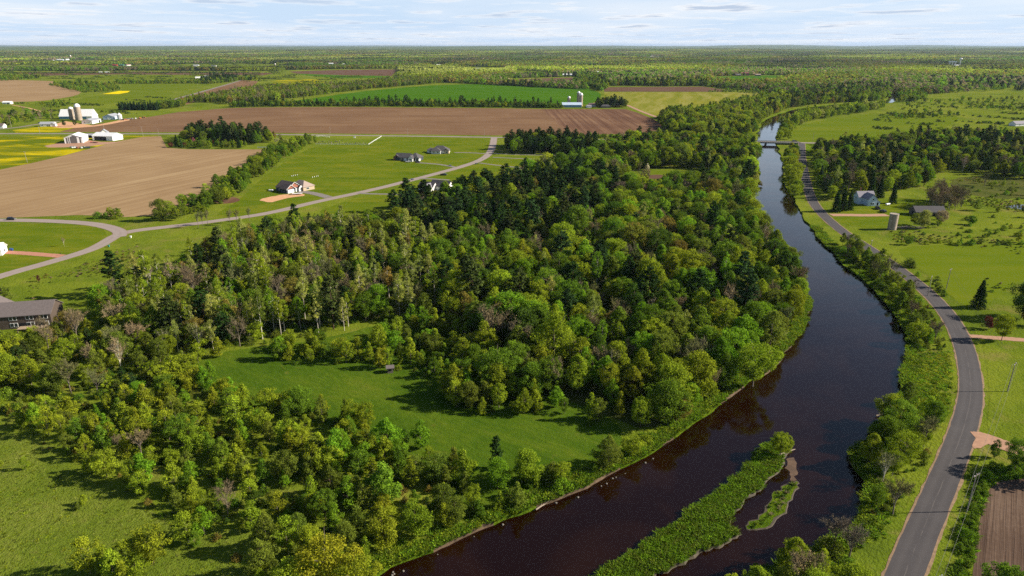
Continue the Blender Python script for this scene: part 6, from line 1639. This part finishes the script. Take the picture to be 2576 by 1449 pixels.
# single trees one can point at
plant(bl, 1893, 972, 14.5, 'yellow-green', 'big yellow-green willow leaning over the river at the wood corner', 1.15, 3)
plant(ba, 1735, 945, 13.5, 'grey-brown', 'large round leafless tree behind the big bank willow', 1.0, 0)
plant(ba, 1505, 955, 11, 'tan', 'pale fan shaped dead tree in the dark lower wood', 1.0, 2)
plant(bl, 1700, 1062, 8.5, 'rust-tinged', 'round rust brown tree above the near bank', 1.25, 0)
plant(pi, 1250, 1180, 9.8, 'deep green', 'single dark pine standing on the meadow edge', .95, 1)
plant(bl, 1325, 1215, 9.0, 'yellow-green', 'dense yellow-green bank tree right of the single pine', .95, 4)
plant(yo, 1395, 1215, 5.6, 'olive', 'small olive tree right of the dense bank tree', 1.0, 2)
plant(bl, 1530, 1172, 9.0, 'olive', 'olive green leaning bank tree at the meadow corner', 1.0, 5)
plant(yo, 1590, 1145, 6.0, 'yellow-green', 'low yellow-green bank shrub tree beside the olive one', 1.2, 2)
plant(bl, 830, 1500, 13.5, 'golden-green', 'large golden-green poplar cut by the lower frame edge', 1.0, 3)
plant(bl, 905, 1530, 12, 'golden-green', 'second golden-green poplar touching the river corner', .9, 3)
plant(bl, 20, 975, 11.5, 'yellow-green', 'bright yellow-green maple at the left frame edge', 1.0, 4)
plant(bl, 12, 775, 9.5, 'olive', 'round olive green tree above the long brown house', 1.05, 0)
plant(ba, 230, 935, 9.5, 'tan', 'tan leafless tree with a crooked trunk in the left thicket', .8, 1)
plant(bl, 175, 850, 10.5, 'rust-tinged', 'brownish budding tree at the right corner of the long brown house', .8, 3)
plant(yo, 35, 890, 8.5, 'yellow-green', 'yellow-green tree before the left end of the long brown house', 1.1, 2)
plant(bl, 100, 893, 8.5, 'olive', 'olive tree below the middle of the long brown house', .8, 0)
plant(yo, 138, 872, 7.5, 'rust-tinged', 'brownish young tree before the right windows of the long brown house', 1.0, 4)
plant(bl, 150, 868, 9.5, 'olive', 'olive tree hiding the right end of the long brown house', .8, 2)
plant(yo, 62, 880, 7.0, 'yellow-green', 'yellow-green young tree below the long brown house windows', 1.0, 1)
plant(bl, -12, 930, 12, 'golden-green', 'tall golden-green maple cut by the left frame edge', .9, 0)
plant(ba, 110, 850, 8.0, 'grey-brown', 'leafless tree spreading in front of the long brown house', .9, 2)
plant(yo, 475, 1365, 7.6, 'yellow-green', 'forked young tree standing alone on the grassland edge', 1.0, 4)
plant(yo, 515, 1345, 7.6, 'bright green', 'vivid bright green young tree beside the forked one', 1.0, 0)
plant(ba, 2322, 1128, 9, 'greenish grey', 'round greyish budding tree on the verge above the field entrance', 1.15, 1)
plant(ba, 2245, 1296, 9.5, 'greenish grey', 'big greyish budding tree between river and near road', 1.1, 1)
plant(ba, 2135, 1405, 8.5, 'purplish grey', 'purplish leafless tree at the lower river corner', 1.2, 0)
plant(ba, 2010, 1500, 9.5, 'tan', 'tan budding tree at the lower frame edge by the road', 1.2, 1)
plant(bl, 1963, 1143, 6.4, 'yellow-green', 'round yellow-green bush tree on the head of the island', 1.15, 0)
plant(sp_, 2460, 774, 12, 'deep green', 'tall dark spruce alone on the east meadow', 1.1, 0)
plant(bl, 2570, 800, 15, 'dark green', 'huge dark green maple at the right frame edge', 1.05, 4)
plant(bl, 2590, 818, 10.5, 'rust-tinged', 'round brownish tree in front of the huge dark maple', .95, 5)
plant(bl, 2519, 857, 10.5, 'yellow-green', 'yellow-green lollipop tree beside the lane', .95, 0)
plant(yo, 2487, 828, 5.5, 'dark red', 'small dark red tree left of the lollipop tree', 1.0, 2)
plant(bl, 2550, 1185, 9.0, 'mid green', 'vase shaped green tree at the gravel field entrance', .9, 3)
plant(yo, 2500, 1152, 5.5, 'dark green', 'dark slim tree left of the vase shaped one', .8, 1)
plant(bl, 2650, 1210, 11, 'mid green', 'green tree beyond the right frame edge by the field', 1, 0)
plant(bl, 2520, 1560, 12, 'mid green', 'green tree below the frame edge by the tilled field', 1, 0)
for px, py, h, v, lb in ((2102, 533, 14.5, 0, 'thin dusky spruce left of the farmhouse'), (2119, 531, 16, 1, 'tallest black-green spruce left of the farmhouse'), (2136, 528, 13, 0, 'broad spruce hiding the farmhouse corner'), (2245, 512, 13.5, 1, 'dark spruce right of the farmhouse'), (2212, 497, 14.5, 0, 'dark spruce behind the farmhouse roof'), (2190, 490, 16, 1, 'high dark spruce above the farmhouse ridge')):
    plant(sp_, px, py, h, 'deep green', lb, 1.0, v)
plant(bl, 2300, 566, 7.5, 'olive', 'olive bush tree at the left end of the old barn', 1.2, 0)
plant(bl, 2322, 575, 11, 'pale lime', 'pale round silvery bush tree before the old barn', .95, 4)
plant(bl, 2366, 563, 8.5, 'tan', 'greyish blossoming bush right of the pale tree', 1.15, 0)
plant(bl, 2443, 565, 5.5, 'mid green', 'solid rounded green bush on the east pasture', 1.35, 4)
plant(yo, 2284, 616, 5.2, 'mid green', 'single rounded bush above the east meadow fence line', 1.2, 2)
plant(bl, 2145, 628, 8.5, 'olive', 'olive tree at the road edge before the gravel drive', .9, 3)
plant(yo, 2218, 660, 7.5, 'yellow-green', 'yellow-green tree squeezed between road lanes and river', 1.2, 0)
plant(bl, 606, 362, 12.5, 'mid green', 'green lollipop tree standing in the cemetery lawn', .7, 1) if False else plant(bl, 794, 362, 9.5, 'yellow-green', 'yellow-green lollipop tree standing over the headstones', .72, 0)
plant(ba, 706, 358, 9.5, 'greenish grey', 'half leafless round tree left of the headstones', .9, 0)
plant(bl, 690, 350, 9.5, 'rust-tinged', 'brownish tree at the end of the pine grove', .75, 1)
plant(yo, 430, 371, 5.5, 'dark red', 'dark red bush tree leading the cemetery grove', 1.2, 2)
for px, py, h, lb in ((500, 573, 9.0, 'vase shaped roadside tree, leftmost of the six'), (510, 568, 8.5, 'vase shaped roadside tree, second of the six'), (523, 566, 8.5, 'vase shaped roadside tree, third of the six'), (580, 566, 9.0, 'vase shaped roadside tree, fourth of the six'), (597, 561, 8.0, 'vase shaped roadside tree, fifth of the six'), (628, 556, 8.0, 'vase shaped roadside tree, rightmost of the six')):
    plant(ba, px, py, h, 'greenish grey', lb, .75, 1)
plant(bl, 162, 318, 9, 'dusky green', 'dark round tree left of the slate roofed shed', .85, 1)
plant(bl, 189, 317, 9, 'dusky green', 'dark round tree touching the slate roofed shed', .9, 0)
plant(bl, 572, 178, 12, 'mid green', 'single mushroom shaped tree on the far pasture', .9, 0)
plant(bl, 920, 268, 16, 'dark green', 'tall twin topped tree in the crop field hedge', .8, 1)
plant(yo, 98, 708, 3.2, 'dark red', 'small dark sapling planted on the olive pasture', .8, 1)
plant(ba, 162, 620, 5.2, 'tan', 'thin leafless sapling inside the loop lawn', .55, 3)
plant(yo, 1628, 430, 6.5, 'white-blossomed', 'white blossoming tree in the wood clearing', 1.0, 1)
plant(sh, 205, 1078, 3.4, 'pale lime', 'small pale topped bush above the left thicket', 1.0, 0)
plant(bl, 1900, 455, 7.5, 'pale lime', 'silvery willow bush jutting over the river cove', 1.1, 5)
plant(sh, 1912, 466, 3.2, 'rust-tinged', 'rust coloured bush on the river cove', 1.1, 0)
plant(bl, 1996, 500, 10.5, 'yellow-green', 'yellow-green tree hanging over the water by the road', 1.1, 0)

# ---------------------------------------------------------------- from records to trees
def score(r):
    x0, y0 = PX(r[1], r[2], 0); x1, y1 = PX(r[1], r[2], r[3])
    on = -30 < x1 < 2606 and y1 < 1440 and -40 < x0 < 2616
    return (y0 - y1) if on else -1
CAP = {bl: 300, yo: 300, a_: 230, pi: 260, sp_: 90, ba: 230, sh: 260}
COLLECTIVE = {bl: 'broadleaf_woods', yo: 'young_woods', a_: 'aspen_woods', pi: 'pine_woods', sp_: 'spruce_woods', ba: 'leafless_woods', sh: 'shrub_undergrowth'}
STUFF_LABEL = {bl: 'mixed green broadleaf trees massed through the further woods', yo: 'small young trees filling the thickets and hedges', a_: 'slim pale-trunked trees crowded in the further wood', pi: 'dark pines crowded through the further woods',
               sp_: 'dark spruces scattered in the further woods', ba: 'leafless grey trees scattered through the further woods', sh: 'low shrubs filling hedges and the ground under the woods'}
def vary(c, k=.16):
    f = math.exp(random.gauss(0, k)); g_ = random.gauss(0, .05)
    return (c[0] * f * (1 + g_), c[1] * f, c[2] * f)
def one_tree(r, i, sc_px):
    kind, x, y, h, tn, where, label, wide = r[:8]
    near = PR[kind]['near']
    p = near[r[8] if len(r) > 8 and r[8] is not None else i % len(near)]
    sz = h / p.h
    w = wide * random.uniform(.88, 1.14)
    tint = vary(TINT[tn], .05 if label else .12)
    if label is None:
        noun = NOUN[kind]
        label = f'{tn} {noun} {where}'
        group = f'{tn} {noun}s {where}'
    else: group = None
    cat = 'shrub' if kind == sh else 'tree'
    rz = random.uniform(0, 6.28)
    if sc_px > 40 and p.trunk is not None:
        t = empty(kind, (x, y, -.05), rz, label, cat, group)
        t.scale = (sz * w, sz * w, sz)
        c = bpy.data.objects.new('crown', p.crown); c.parent = t; c['tint'] = tint; col.objects.link(c)
        c = bpy.data.objects.new('trunk', p.trunk); c.parent = t; col.objects.link(c)
    else:
        c = bpy.data.objects.new(kind, p.whole if sc_px > 9 else PR[kind]['far'][i % len(PR[kind]['far'])].whole)
        c.location = (x, y, -.05); c.rotation_euler = (0, 0, rz); c.scale = (sz * w, sz * w, sz); c['tint'] = tint
        col.objects.link(c); tag(c, label, cat, group)

def instancer(name, label, cat, meshes, P, rot, scl, tint, idx):
    """one object that spreads copies of a few shapes over points (massed vegetation)"""
    if len(P) == 0: return
    lib = bpy.data.collections.new(name + '_shapes')
    for k, me in enumerate(meshes):
        lib.objects.link(bpy.data.objects.new('%s_%02d' % (name, k), me))
    me = bpy.data.meshes.new(name)
    me.vertices.add(len(P)); me.vertices.foreach_set('co', np.ascontiguousarray(P, np.float32).ravel())
    for an, ty, key, v in (('rz', 'FLOAT', 'value', rot), ('scl', 'FLOAT_VECTOR', 'vector', scl), ('tint', 'FLOAT_VECTOR', 'vector', tint), ('pick', 'INT', 'value', idx)):
        a = me.attributes.new(an, ty, 'POINT')
        a.data.foreach_set(key, np.ascontiguousarray(v, np.int32 if ty == 'INT' else np.float32).ravel())
    o = bpy.data.objects.new(name, me); col.objects.link(o)
    ng = bpy.data.node_groups.new(name, 'GeometryNodeTree')
    ng.interface.new_socket('Geometry', in_out='INPUT', socket_type='NodeSocketGeometry')
    ng.interface.new_socket('Geometry', in_out='OUTPUT', socket_type='NodeSocketGeometry')
    N, Lk = ng.nodes, ng.links
    gi, go = N.new('NodeGroupInput'), N.new('NodeGroupOutput')
    m2p = N.new('GeometryNodeMeshToPoints'); Lk.new(gi.outputs[0], m2p.inputs['Mesh'])
    ci = N.new('GeometryNodeCollectionInfo'); ci.inputs['Collection'].default_value = lib; ci.inputs['Separate Children'].default_value = True; ci.inputs['Reset Children'].default_value = True
    ip = N.new('GeometryNodeInstanceOnPoints'); ip.inputs['Pick Instance'].default_value = True
    Lk.new(m2p.outputs[0], ip.inputs['Points']); Lk.new(ci.outputs[0], ip.inputs['Instance'])
    def na(n, t):
        q = N.new('GeometryNodeInputNamedAttribute'); q.data_type = t; q.inputs['Name'].default_value = n
        return q.outputs['Attribute']
    Lk.new(na('pick', 'INT'), ip.inputs['Instance Index'])
    cx = N.new('ShaderNodeCombineXYZ'); Lk.new(na('rz', 'FLOAT'), cx.inputs[2])
    e2 = N.new('FunctionNodeEulerToRotation'); Lk.new(cx.outputs[0], e2.inputs[0]); Lk.new(e2.outputs[0], ip.inputs['Rotation'])
    Lk.new(na('scl', 'FLOAT_VECTOR'), ip.inputs['Scale'])
    Lk.new(ip.outputs[0], go.inputs[0])
    md = o.modifiers.new('spread', 'NODES'); md.node_group = ng
    return tag(o, label, cat, None, 'stuff')

LEFT = {}
for kind in CAP:
    rs = [(score(r), r) for r in REC if r[0] == kind]
    rs.sort(key=lambda q: (q[1][6] is None, -q[0]))
    nn = CAP[kind]
    take = [q for q in rs if q[0] > 0 or q[1][6]][:nn]
    ids = set(id(q[1]) for q in take)
    for i, (s, r) in enumerate(take): one_tree(r, random.randrange(60), s)
    LEFT[kind] = [(s, r) for s, r in rs if id(r) not in ids]

# understorey brush in the woods and tangles
def brush(pts, sp, h, n_drop=.2):
    before = len(REC)
    scatter(pts, sp, [(sh, 1)], hs(sh=h), '', {sh: [('olive', 3), ('mid green', 2), ('yellow-green', 2), ('dark green', 1), ('rust-tinged', .6)]}, drop=n_drop, road_gap=1.5)
    new = REC[before:]; del REC[before:]
    LEFT[sh] += [(score(r), r) for r in new]
brush([(600, 625), (790, 590), (1000, 605), (1130, 622), (1250, 640), (1130, 790), (960, 800), (700, 862), (470, 895), (300, 848), (235, 802), (445, 695)], 3.4, (1.2, 2.6))
brush([(1130, 790), (1250, 640), (1540, 510), (1880, 500), (1990, 690), (2005, 770), (1880, 940), (1640, 1090), (1500, 1025), (1330, 985)], 4.2, (1.2, 2.6))
brush([(-90, 870), (130, 870), (300, 855), (470, 905), (500, 955), (420, 990), (120, 1050), (-60, 1072)], 3.2, (1.0, 2.4))
brush([(-40, 1065), (260, 1028), (560, 968), (900, 1065), (1190, 1235), (1130, 1335), (980, 1385), (640, 1340), (430, 1325), (240, 1195)], 3.6, (.8, 2.0), .3)
brush([(660, 905), (900, 892), (1100, 832), (1215, 895), (1290, 935), (1400, 1003), (1200, 1052), (1110, 952), (840, 908)], 4.0, (.8, 1.8), .35)
brush([(2098, 640), (2226, 660), (2338, 752), (2404, 880), (2290, 885), (2215, 745)], 3.2, (1.0, 2.4))
brush([(2140, 1145), (2280, 1020), (2372, 1065), (2290, 1290), (2185, 1295)], 3.0, (.8, 2.0), .35)
for kind, rs in LEFT.items():
    if not rs: continue
    near, far = PR[kind]['near'], PR[kind]['far']
    P, rot, scl, tin, idx = [], [], [], [], []
    for s, r in rs:
        _, x, y, h, tn = r[:5]
        d = math.hypot(x, y)
        if d < 1050 and s != -1 or d < 250:
            j = random.randrange(len(near)); p = near[j]
        else:
            j = random.randrange(len(far)); p = far[j]; j += len(near)
        q = h / p.h; w = random.uniform(.88, 1.14)
        P.append((x, y, -.05)); rot.append(random.uniform(0, 6.28)); scl.append((q * w, q * w, q)); tin.append(vary(TINT[tn])); idx.append(j)
    instancer(COLLECTIVE[kind], STUFF_LABEL[kind], 'woods' if kind != sh else 'undergrowth', [p.whole for p in near + far], P, rot, scl, tin, idx)

# ---------------------------------------------------------------- grass tussocks
TUFTS = [np_mesh('tussock', V, np.arange(len(V)).reshape(-1, 4), [LEAF], None, var) for _, V, var in (tuft(201, 1.0, .45, 46), tuft(202, 1.0, .6, 52), tuft(203, 1.0, .35, 40))]
def grass(name, label, cat, polys, sp, h, tints, far_limit=None, z=0.0, test=None):
    P = []
    for L in polys:
        lo, hi = L.min(0), L.max(0)
        gx, gy = np.meshgrid(np.arange(lo[0], hi[0], sp), np.arange(lo[1], hi[1], sp))
        Q = np.stack((gx.ravel(), gy.ravel()), 1); Q = Q + rng.uniform(-.5, .5, Q.shape) * sp
        P.append(Q[inside(Q, L)])
    P = np.vstack(P)
    if test is not None: P = P[test(P)]
    n = len(P)
    hh = rng.uniform(h[0], h[1], n)
    cl = np.clip(.5 + .5 * np.sin(P[:, 0] * .45 + 2 * np.sin(P[:, 1] * .3)) * np.cos(P[:, 1] * .38 + 1.5 * np.sin(P[:, 0] * .21)) + rng.normal(0, .22, n), 0, .999)
    hh = hh * (.62 + .7 * cl)
    T = np.array([TINT[t] for t in tints])[rng.integers(0, len(tints), n)] * np.exp(rng.normal(0, .15, (n, 1)))
    instancer(name, label, cat, TUFTS, np.column_stack((P, np.full(n, z))), rng.uniform(0, 6.28, n), np.column_stack((hh * 1.15, hh * 1.15, hh)), T, rng.integers(0, 3, n))
gt = ['mid green', 'bright green', 'mid green', 'mid green', 'bright green', 'olive']
grass('island_grass', 'tall lush grass covering the river island', 'grass', [ISL + normals2d(ISL) * .15], .58, (.55, 1.05), gt, z=-.35)
grass('islet_grass', 'marsh grass on the small islet', 'grass', [ISL2 - normals2d(ISL2) * .5], 1.1, (.35, .8), ['dark green', 'deep green', 'dark green', 'olive', 'grey-brown'], z=-.6)
bank_poly = rim + normals2d(rim) * 6.0
def bank_ok(P):
    d = dist_line(P, river_loop)
    k = ((~inside(P, RIVER)) | (d < .25)) & (np.linalg.norm(P, axis=1) < 430)
    for line, hw in ROADS[:1]: k &= dist_line(P, line) > hw + .5
    return k & (d < 1.2 + 5.0 * rng.random(len(P)))
near_bank = []
for i in range(0, len(rim), 6):
    seg = rim[max(0, i - 1):i + 8]
    if len(seg) < 2 or np.linalg.norm(seg[0]) > 430: continue
    lo, hi = seg.min(0) - 6.5, seg.max(0) + 6.5
    near_bank.append(np.array([(lo[0], lo[1]), (hi[0], lo[1]), (hi[0], hi[1]), (lo[0], hi[1])]))
grass('bank_grass', 'tall bright grass fringing the river banks', 'grass', near_bank, .95, (.6, 1.2), gt + ['yellow-green', 'yellow-green'], test=bank_ok)
flat = GP([(2284, 905), (2330, 885), (2400, 885), (2404, 1000), (2370, 1065), (2330, 1030), (2275, 1010)])
grass('verge_grass', 'wind-tousled bright grass between river and road', 'grass', [flat], 1.0, (.5, 1.0), ['yellow-green', 'bright green', 'mid green', 'golden-green'], test=lambda P: (dist_line(P, river_road) > 5) & ~inside(P, RIVER))
hedge = GP([(2448, 1200), (2500, 1180), (2640, 1180), (2640, 1195), (2510, 1214), (2484, 1234), (2472, 1278), (2456, 1337), (2448, 1424), (2430, 1520), (2385, 1520), (2405, 1400), (2425, 1300)])
grass('hedge_grass', 'rank green grass bank beside the tilled field', 'grass', [hedge], .9, (.6, 1.2), ['bright green', 'mid green', 'dark green'])
tuss = GP([(-100, 1105), (60, 1095), (180, 1180), (380, 1275), (560, 1345), (760, 1360), (760, 1560), (-100, 1560)])
grass('field_grass', 'short pale tussocks over the rough grassland', 'grass', [tuss], 1.0, (.16, .38), ['yellow-green', 'yellow-green', 'golden-green', 'pale lime', 'olive'])

def scrub(name, label, polys, sp, h, tints, lo, seed):
    P = []
    for pts in polys:
        L = GP(pts); a, b = L.min(0), L.max(0)
        gx, gy = np.meshgrid(np.arange(a[0], b[0], sp), np.arange(a[1], b[1], sp))
        Q = np.stack((gx.ravel(), gy.ravel()), 1); Q = Q + rng.uniform(-.5, .5, Q.shape) * sp
        Q = Q[inside(Q, L)]
        r = np.random.default_rng(seed); v = np.zeros(len(Q))
        for k in range(8):
            q = r.uniform(0, 6.28); f = r.uniform(.02, .16)
            v += np.sin((Q[:, 0] * math.cos(q) + Q[:, 1] * math.sin(q)) * f + r.uniform(0, 6.28)) / 2
        P.append(Q[v + rng.normal(0, .35, len(Q)) > lo])
    P = np.vstack(P); P = P[~inside(P, RIVER)]
    for line, hw in ROADS: P = P[dist_line(P, line) > hw + 1.5]
    for ax, ay, ar in AVOID: P = P[np.hypot(P[:, 0] - ax, P[:, 1] - ay) > ar]
    n = len(P); hh = rng.uniform(h[0], h[1], n) / 3.2
    T = np.array([TINT[t] for t in tints])[rng.integers(0, len(tints), n)] * np.exp(rng.normal(0, .2, (n, 1)))
    w = hh * rng.uniform(1.0, 1.8, n)
    instancer(name, label, 'scrub', [p.whole for p in PR[sh]['far']], np.column_stack((P, np.full(n, -.03))), rng.uniform(0, 6.28, n), np.column_stack((w, w, hh)), T, np.zeros(n))
scrub('pasture_vegetation', 'low brushy weeds dotting the rough pastures', [
    [(2235, 560), (2420, 535), (2700, 530), (2700, 612), (2420, 614), (2250, 612)], [(2330, 470), (2440, 445), (2700, 450), (2700, 535), (2440, 540), (2340, 545)],
    [(2420, 620), (2700, 615), (2700, 700), (2500, 740), (2440, 700)]], 2.2, (.35, 1.1), ['olive', 'mid green', 'yellow-green', 'tan', 'olive', 'rust-tinged', 'dark green'], .75, 31)
for k, y in enumerate((176.5, 183.5, 160.5, 170)):
    scatter([(-80, y + .6), (300, y), (560, y - .4), (720 - 60 * k, y), (560, y + .6), (300, y + 1), (-80, y + 1.8)], 8, [(sh, 1)], hs(sh=(3, 6)), '', drop=.45)
ROWS = [r for r in REC if r[5] == '']
instancer('far_hedge_vegetation', 'dark hedge lines across the far pastures', 'hedge rows', [p.whole for p in PR[sh]['far']], np.array([(r[1], r[2], 0) for r in ROWS]), rng.uniform(0, 6.28, len(ROWS)), np.array([(r[3] / 2.4, r[3] / 2.4, r[3] / 3.2) for r in ROWS]), np.array([TINT[r[4]] for r in ROWS]) * .8, np.zeros(len(ROWS)))
scrub('far_pasture_vegetation', 'dark brushy specks over the far pastures', [
    [(-80, 262), (200, 258), (400, 262), (420, 285), (330, 298), (160, 300), (-80, 318)], [(300, 240), (430, 246), (390, 260), (300, 258)], [(-80, 178), (700, 176), (760, 186), (700, 205), (300, 200), (-80, 196)], [(600, 196), (1000, 188), (960, 205), (700, 222), (640, 224)],
    [(2180, 300), (2260, 275), (2576, 255), (2700, 255), (2700, 322), (2420, 312), (2330, 318), (2200, 330)], [(-80, 150), (700, 158), (720, 174), (-80, 176)]], 6.5, (1.2, 3.6), ['olive', 'mid green', 'dark green', 'dusky green', 'olive'], 1.35, 37)
scrub('side_pasture_vegetation', 'brownish weeds on the pasture beside the loop road', [[(70, 690), (290, 606), (420, 582), (560, 568), (500, 640), (440, 690), (300, 735), (180, 790), (70, 760)]], 2.0, (.3, .9), ['tan', 'olive', 'rust-tinged', 'olive'], 1.0, 41)

# ---------------------------------------------------------------- distant forest
def low_tree(seed, h, cr, conif):
    r = np.random.default_rng(seed)
    if conif:
        _, V, var = spruce(seed, h, cr, .05, 3, .95, 2.0, .2, 5)
    else:
        _, V, var = deciduous(seed, h, cr, .08, 17, 9, 1.15, 'egg', (.32, .46), .2, 1)
    return V, var
LT = []
for k in range(6):
    V, var = low_tree(300 + k, 14, 4.6 if k < 4 else 3.4, k >= 4)
    LT.append(np_mesh('distant_tree', V, np.arange(len(V)).reshape(-1, 4), [LEAF], None, var))
PATCH = []
for k in range(5):
    r = np.random.default_rng(400 + k); VV, vv = [], []
    for q in range(42):
        c = k == 4 or r.random() < .22
        h = r.uniform(9, 16); cr = (2.4 if c else 4.2) * r.uniform(.8, 1.2)
        n = 16
        d = unit(r.normal(size=(n, 3)) + np.array((0, 0, .45)))
        p = np.array((r.uniform(-36, 36), r.uniform(-36, 36), h * .55)) + d * np.array((cr, cr, h * .45))
        VV.append(leaf_quads(p, unit(d + .4 * r.normal(size=d.shape)), 2.3, 1.0, r))
        vv.append(np.full(n, (.05 if c else .15 + .75 * r.random())) + r.uniform(-.12, .12, n))
    V = np.vstack(VV); PATCH.append(np_mesh('forest_patch', V, np.arange(len(V)).reshape(-1, 4), [LEAF], None, np.clip(np.concatenate(vv), 0, 1)))
CLEAR = [GP(p) for p in [
    [(-300, 262), (-300, 184), (60, 178), (200, 179), (330, 177), (600, 179), (700, 178), (720, 176), (870, 173.5), (1002, 172.5), (1000, 196), (1130, 208), (1600, 232), (2000, 262), (2700, 262), (2700, 1200), (-300, 1200)],
    [(-300, 175), (60, 162), (330, 163.5), (560, 159), (700, 161), (760, 169), (720, 173), (600, 175), (330, 174), (60, 175)],
    [(-300, 160), (100, 151.5), (250, 150), (330, 156), (250, 159), (60, 160.5)],
    [(1130, 173), (1180, 167), (1275, 170), (1268, 179), (1200, 180)], [(1280, 185), (1300, 176), (1388, 181), (1405, 190), (1290, 191)],
    [(1215, 210), (1235, 206), (1290, 197), (1440, 193), (1510, 195), (1530, 220), (1500, 232), (1440, 214)], [(1410, 193), (1410, 189), (1442, 189), (1442, 193)],
    [(1488, 141.8), (1488, 139.6), (1583, 139.3), (1583, 141.5)], [(1585, 149), (1585, 145.5), (1640, 142), (1692, 145), (1692, 149)],
    [(1700, 189), (1700, 183.5), (1785, 182), (1790, 189)], [(1785, 200), (1790, 192), (1930, 189), (2005, 190), (2005, 193), (1940, 208), (1850, 211)], [(1776, 214), (1776, 209), (1808, 209), (1812, 216)],
    [(1520, 234), (1520, 214), (1770, 216), (1835, 224), (1940, 230), (1940, 245), (1700, 262)],
    [(2050, 350), (2000, 262), (2250, 245), (2420, 232), (2540, 228), (2700, 230), (2700, 350)], [(2440, 176), (2576, 174), (2700, 176), (2700, 178.5), (2450, 178.5)], [(1960, 160), (2110, 158), (2150, 159.5), (1980, 161.5)], [(1400, 160), (1500, 158.5), (1520, 160), (1410, 161.5)], [(1050, 147), (1180, 146), (1190, 147.2), (1060, 148)], [(640, 143), (760, 142.2), (770, 143.2), (650, 144)], [(2150, 148), (2290, 147), (2300, 148), (2160, 149)],[(2390, 172), (2390, 166), (2420, 166), (2420, 172)],
    [(800, 164), (800, 160.5), (905, 162), (905, 168), (830, 169)], [(940, 168), (1045, 164), (1045, 169), (950, 170)], [(1085, 170), (1085, 165), (1120, 165), (1120, 170)]]]
def low_noise(P, s, seed):
    r = np.random.default_rng(seed); v = np.zeros(len(P))
    for k in range(7):
        a = r.uniform(0, 6.28); f = s * 2 ** r.uniform(-1, 1.6)
        v += np.sin((P[:, 0] * math.cos(a) + P[:, 1] * math.sin(a)) * f + r.uniform(0, 6.28)) / 2.2
    return v
def relief(P):
    d = np.linalg.norm(P, axis=1)
    k = np.clip((d - 5000) / 20000, 0, 1)
    return k * (48 + 30 * low_noise(P, .00034, 5) + 7 * low_noise(P, .0012, 6)) - np.clip((d - 5000) / 1500, 0, 1) * 2.0
def far_trees(d0, d1, sp, meshes, name, label, side=.86, jit=.5, conif_from=4, both=1.0):
    rows, d = [], d0
    while d < d1:
        w = d * side; x = np.arange(-w, w, sp)
        rows.append(np.stack((x + rng.uniform(-jit, jit, len(x)) * sp, d + rng.uniform(-jit, jit, len(x)) * sp), 1)); d += sp
    P = np.vstack(rows)
    k = np.ones(len(P), bool)
    for c in CLEAR: k &= ~inside(P, c)
    k &= ~inside(P, RIVER)
    gap = low_noise(P, .006, 3)
    k &= ~((gap > 1.55) & (rng.random(len(P)) < .9))
    P = P[k]; n = len(P)
    z = relief(P)
    con = low_noise(P, .009, 8) + rng.normal(0, .5, n) > 1.25
    idx = np.where(con, rng.integers(conif_from, len(meshes), n), rng.integers(0, conif_from, n))
    base = np.array([TINT[t] for t in ('pale lime', 'yellow-green', 'yellow-green', 'rust-tinged', 'olive', 'mid green', 'grey-brown', 'bright green', 'mid green')]) * 1.12
    drift = (low_noise(P, .0026, 9) * 2.6 + rng.normal(0, 1.0, n) + 4.2)
    T = base[np.clip(drift.astype(int), 0, 8)] * np.exp(rng.normal(0, .11, (n, 1)) + .22 * low_noise(P, .0024, 12)[:, None])
    T[con] = 1.25 * np.array(TINT['dusky green']) * np.exp(rng.normal(0, .18, (con.sum(), 1)))
    s = rng.uniform(.72, 1.25, n)
    instancer(name, label, 'forest', meshes, np.column_stack((P, z - .2)), rng.uniform(0, 6.28, n), np.column_stack((s * 1.65, s * 1.65, s)), T, idx)
far_trees(1450, 3900, 11.5, LT, 'distant_forest', 'mottled spring forest spreading behind the fields')
far_trees(3900, 13000, 56, PATCH, 'horizon_forest', 'hazy forest carpet reaching to the horizon', conif_from=4)

# land beyond, rising gently to the horizon
def terrain():
    az = np.radians(np.linspace(-82, 82, 240)); dd = np.concatenate((np.geomspace(4300, 12000, 40), np.geomspace(12300, 70000, 90)))
    A_, D_ = np.meshgrid(az, dd)
    P = np.stack((np.sin(A_) * D_, np.cos(A_) * D_), -1).reshape(-1, 2)
    z = relief(P) - .6 + np.clip((np.linalg.norm(P, axis=1) - 12500) / 3000, 0, 1) * (7 + rng.normal(0, 1.6, len(P)))
    n, m = D_.shape[1], D_.shape[0]
    Fc = [(j * n + i, j * n + i + 1, (j + 1) * n + i + 1, (j + 1) * n + i)[::-1] for j in range(m - 1) for i in range(n - 1)]
    me = bpy.data.meshes.new('distant_terrain'); me.from_pydata(np.column_stack((P, z)).tolist(), [], Fc); me.materials.append(M['far_land'])
    o = bpy.data.objects.new('distant_terrain', me); col.objects.link(o)
    tag(o, 'low wooded hills fading blue along the horizon', 'hills', None, 'structure')
terrain()

# ---------------------------------------------------------------- air
if HAZE_DENSITY > 0:
    b = MB(); b.box((0, 34000, 48), (180000, 84000, 200)); 
    t = NT('haze_air'); v = t.node('ShaderNodeVolumePrincipled')
    v.inputs['Color'].default_value = (.52, .66, .88, 1); v.inputs['Density'].default_value = HAZE_DENSITY; v.inputs['Anisotropy'].default_value = 0.1
    t.l.new(v.outputs[0], t.out.inputs['Volume'])
    t.mat.cycles.volume_sampling = 'DISTANCE'
    t.mat.cycles.homogeneous_volume = True
    o = b.build('haze', t.mat)
    tag(o, 'thin bluish haze in the air over the far forest', 'haze', None, 'stuff')
print('trees placed', len(REC), 'objects', len(bpy.data.objects))
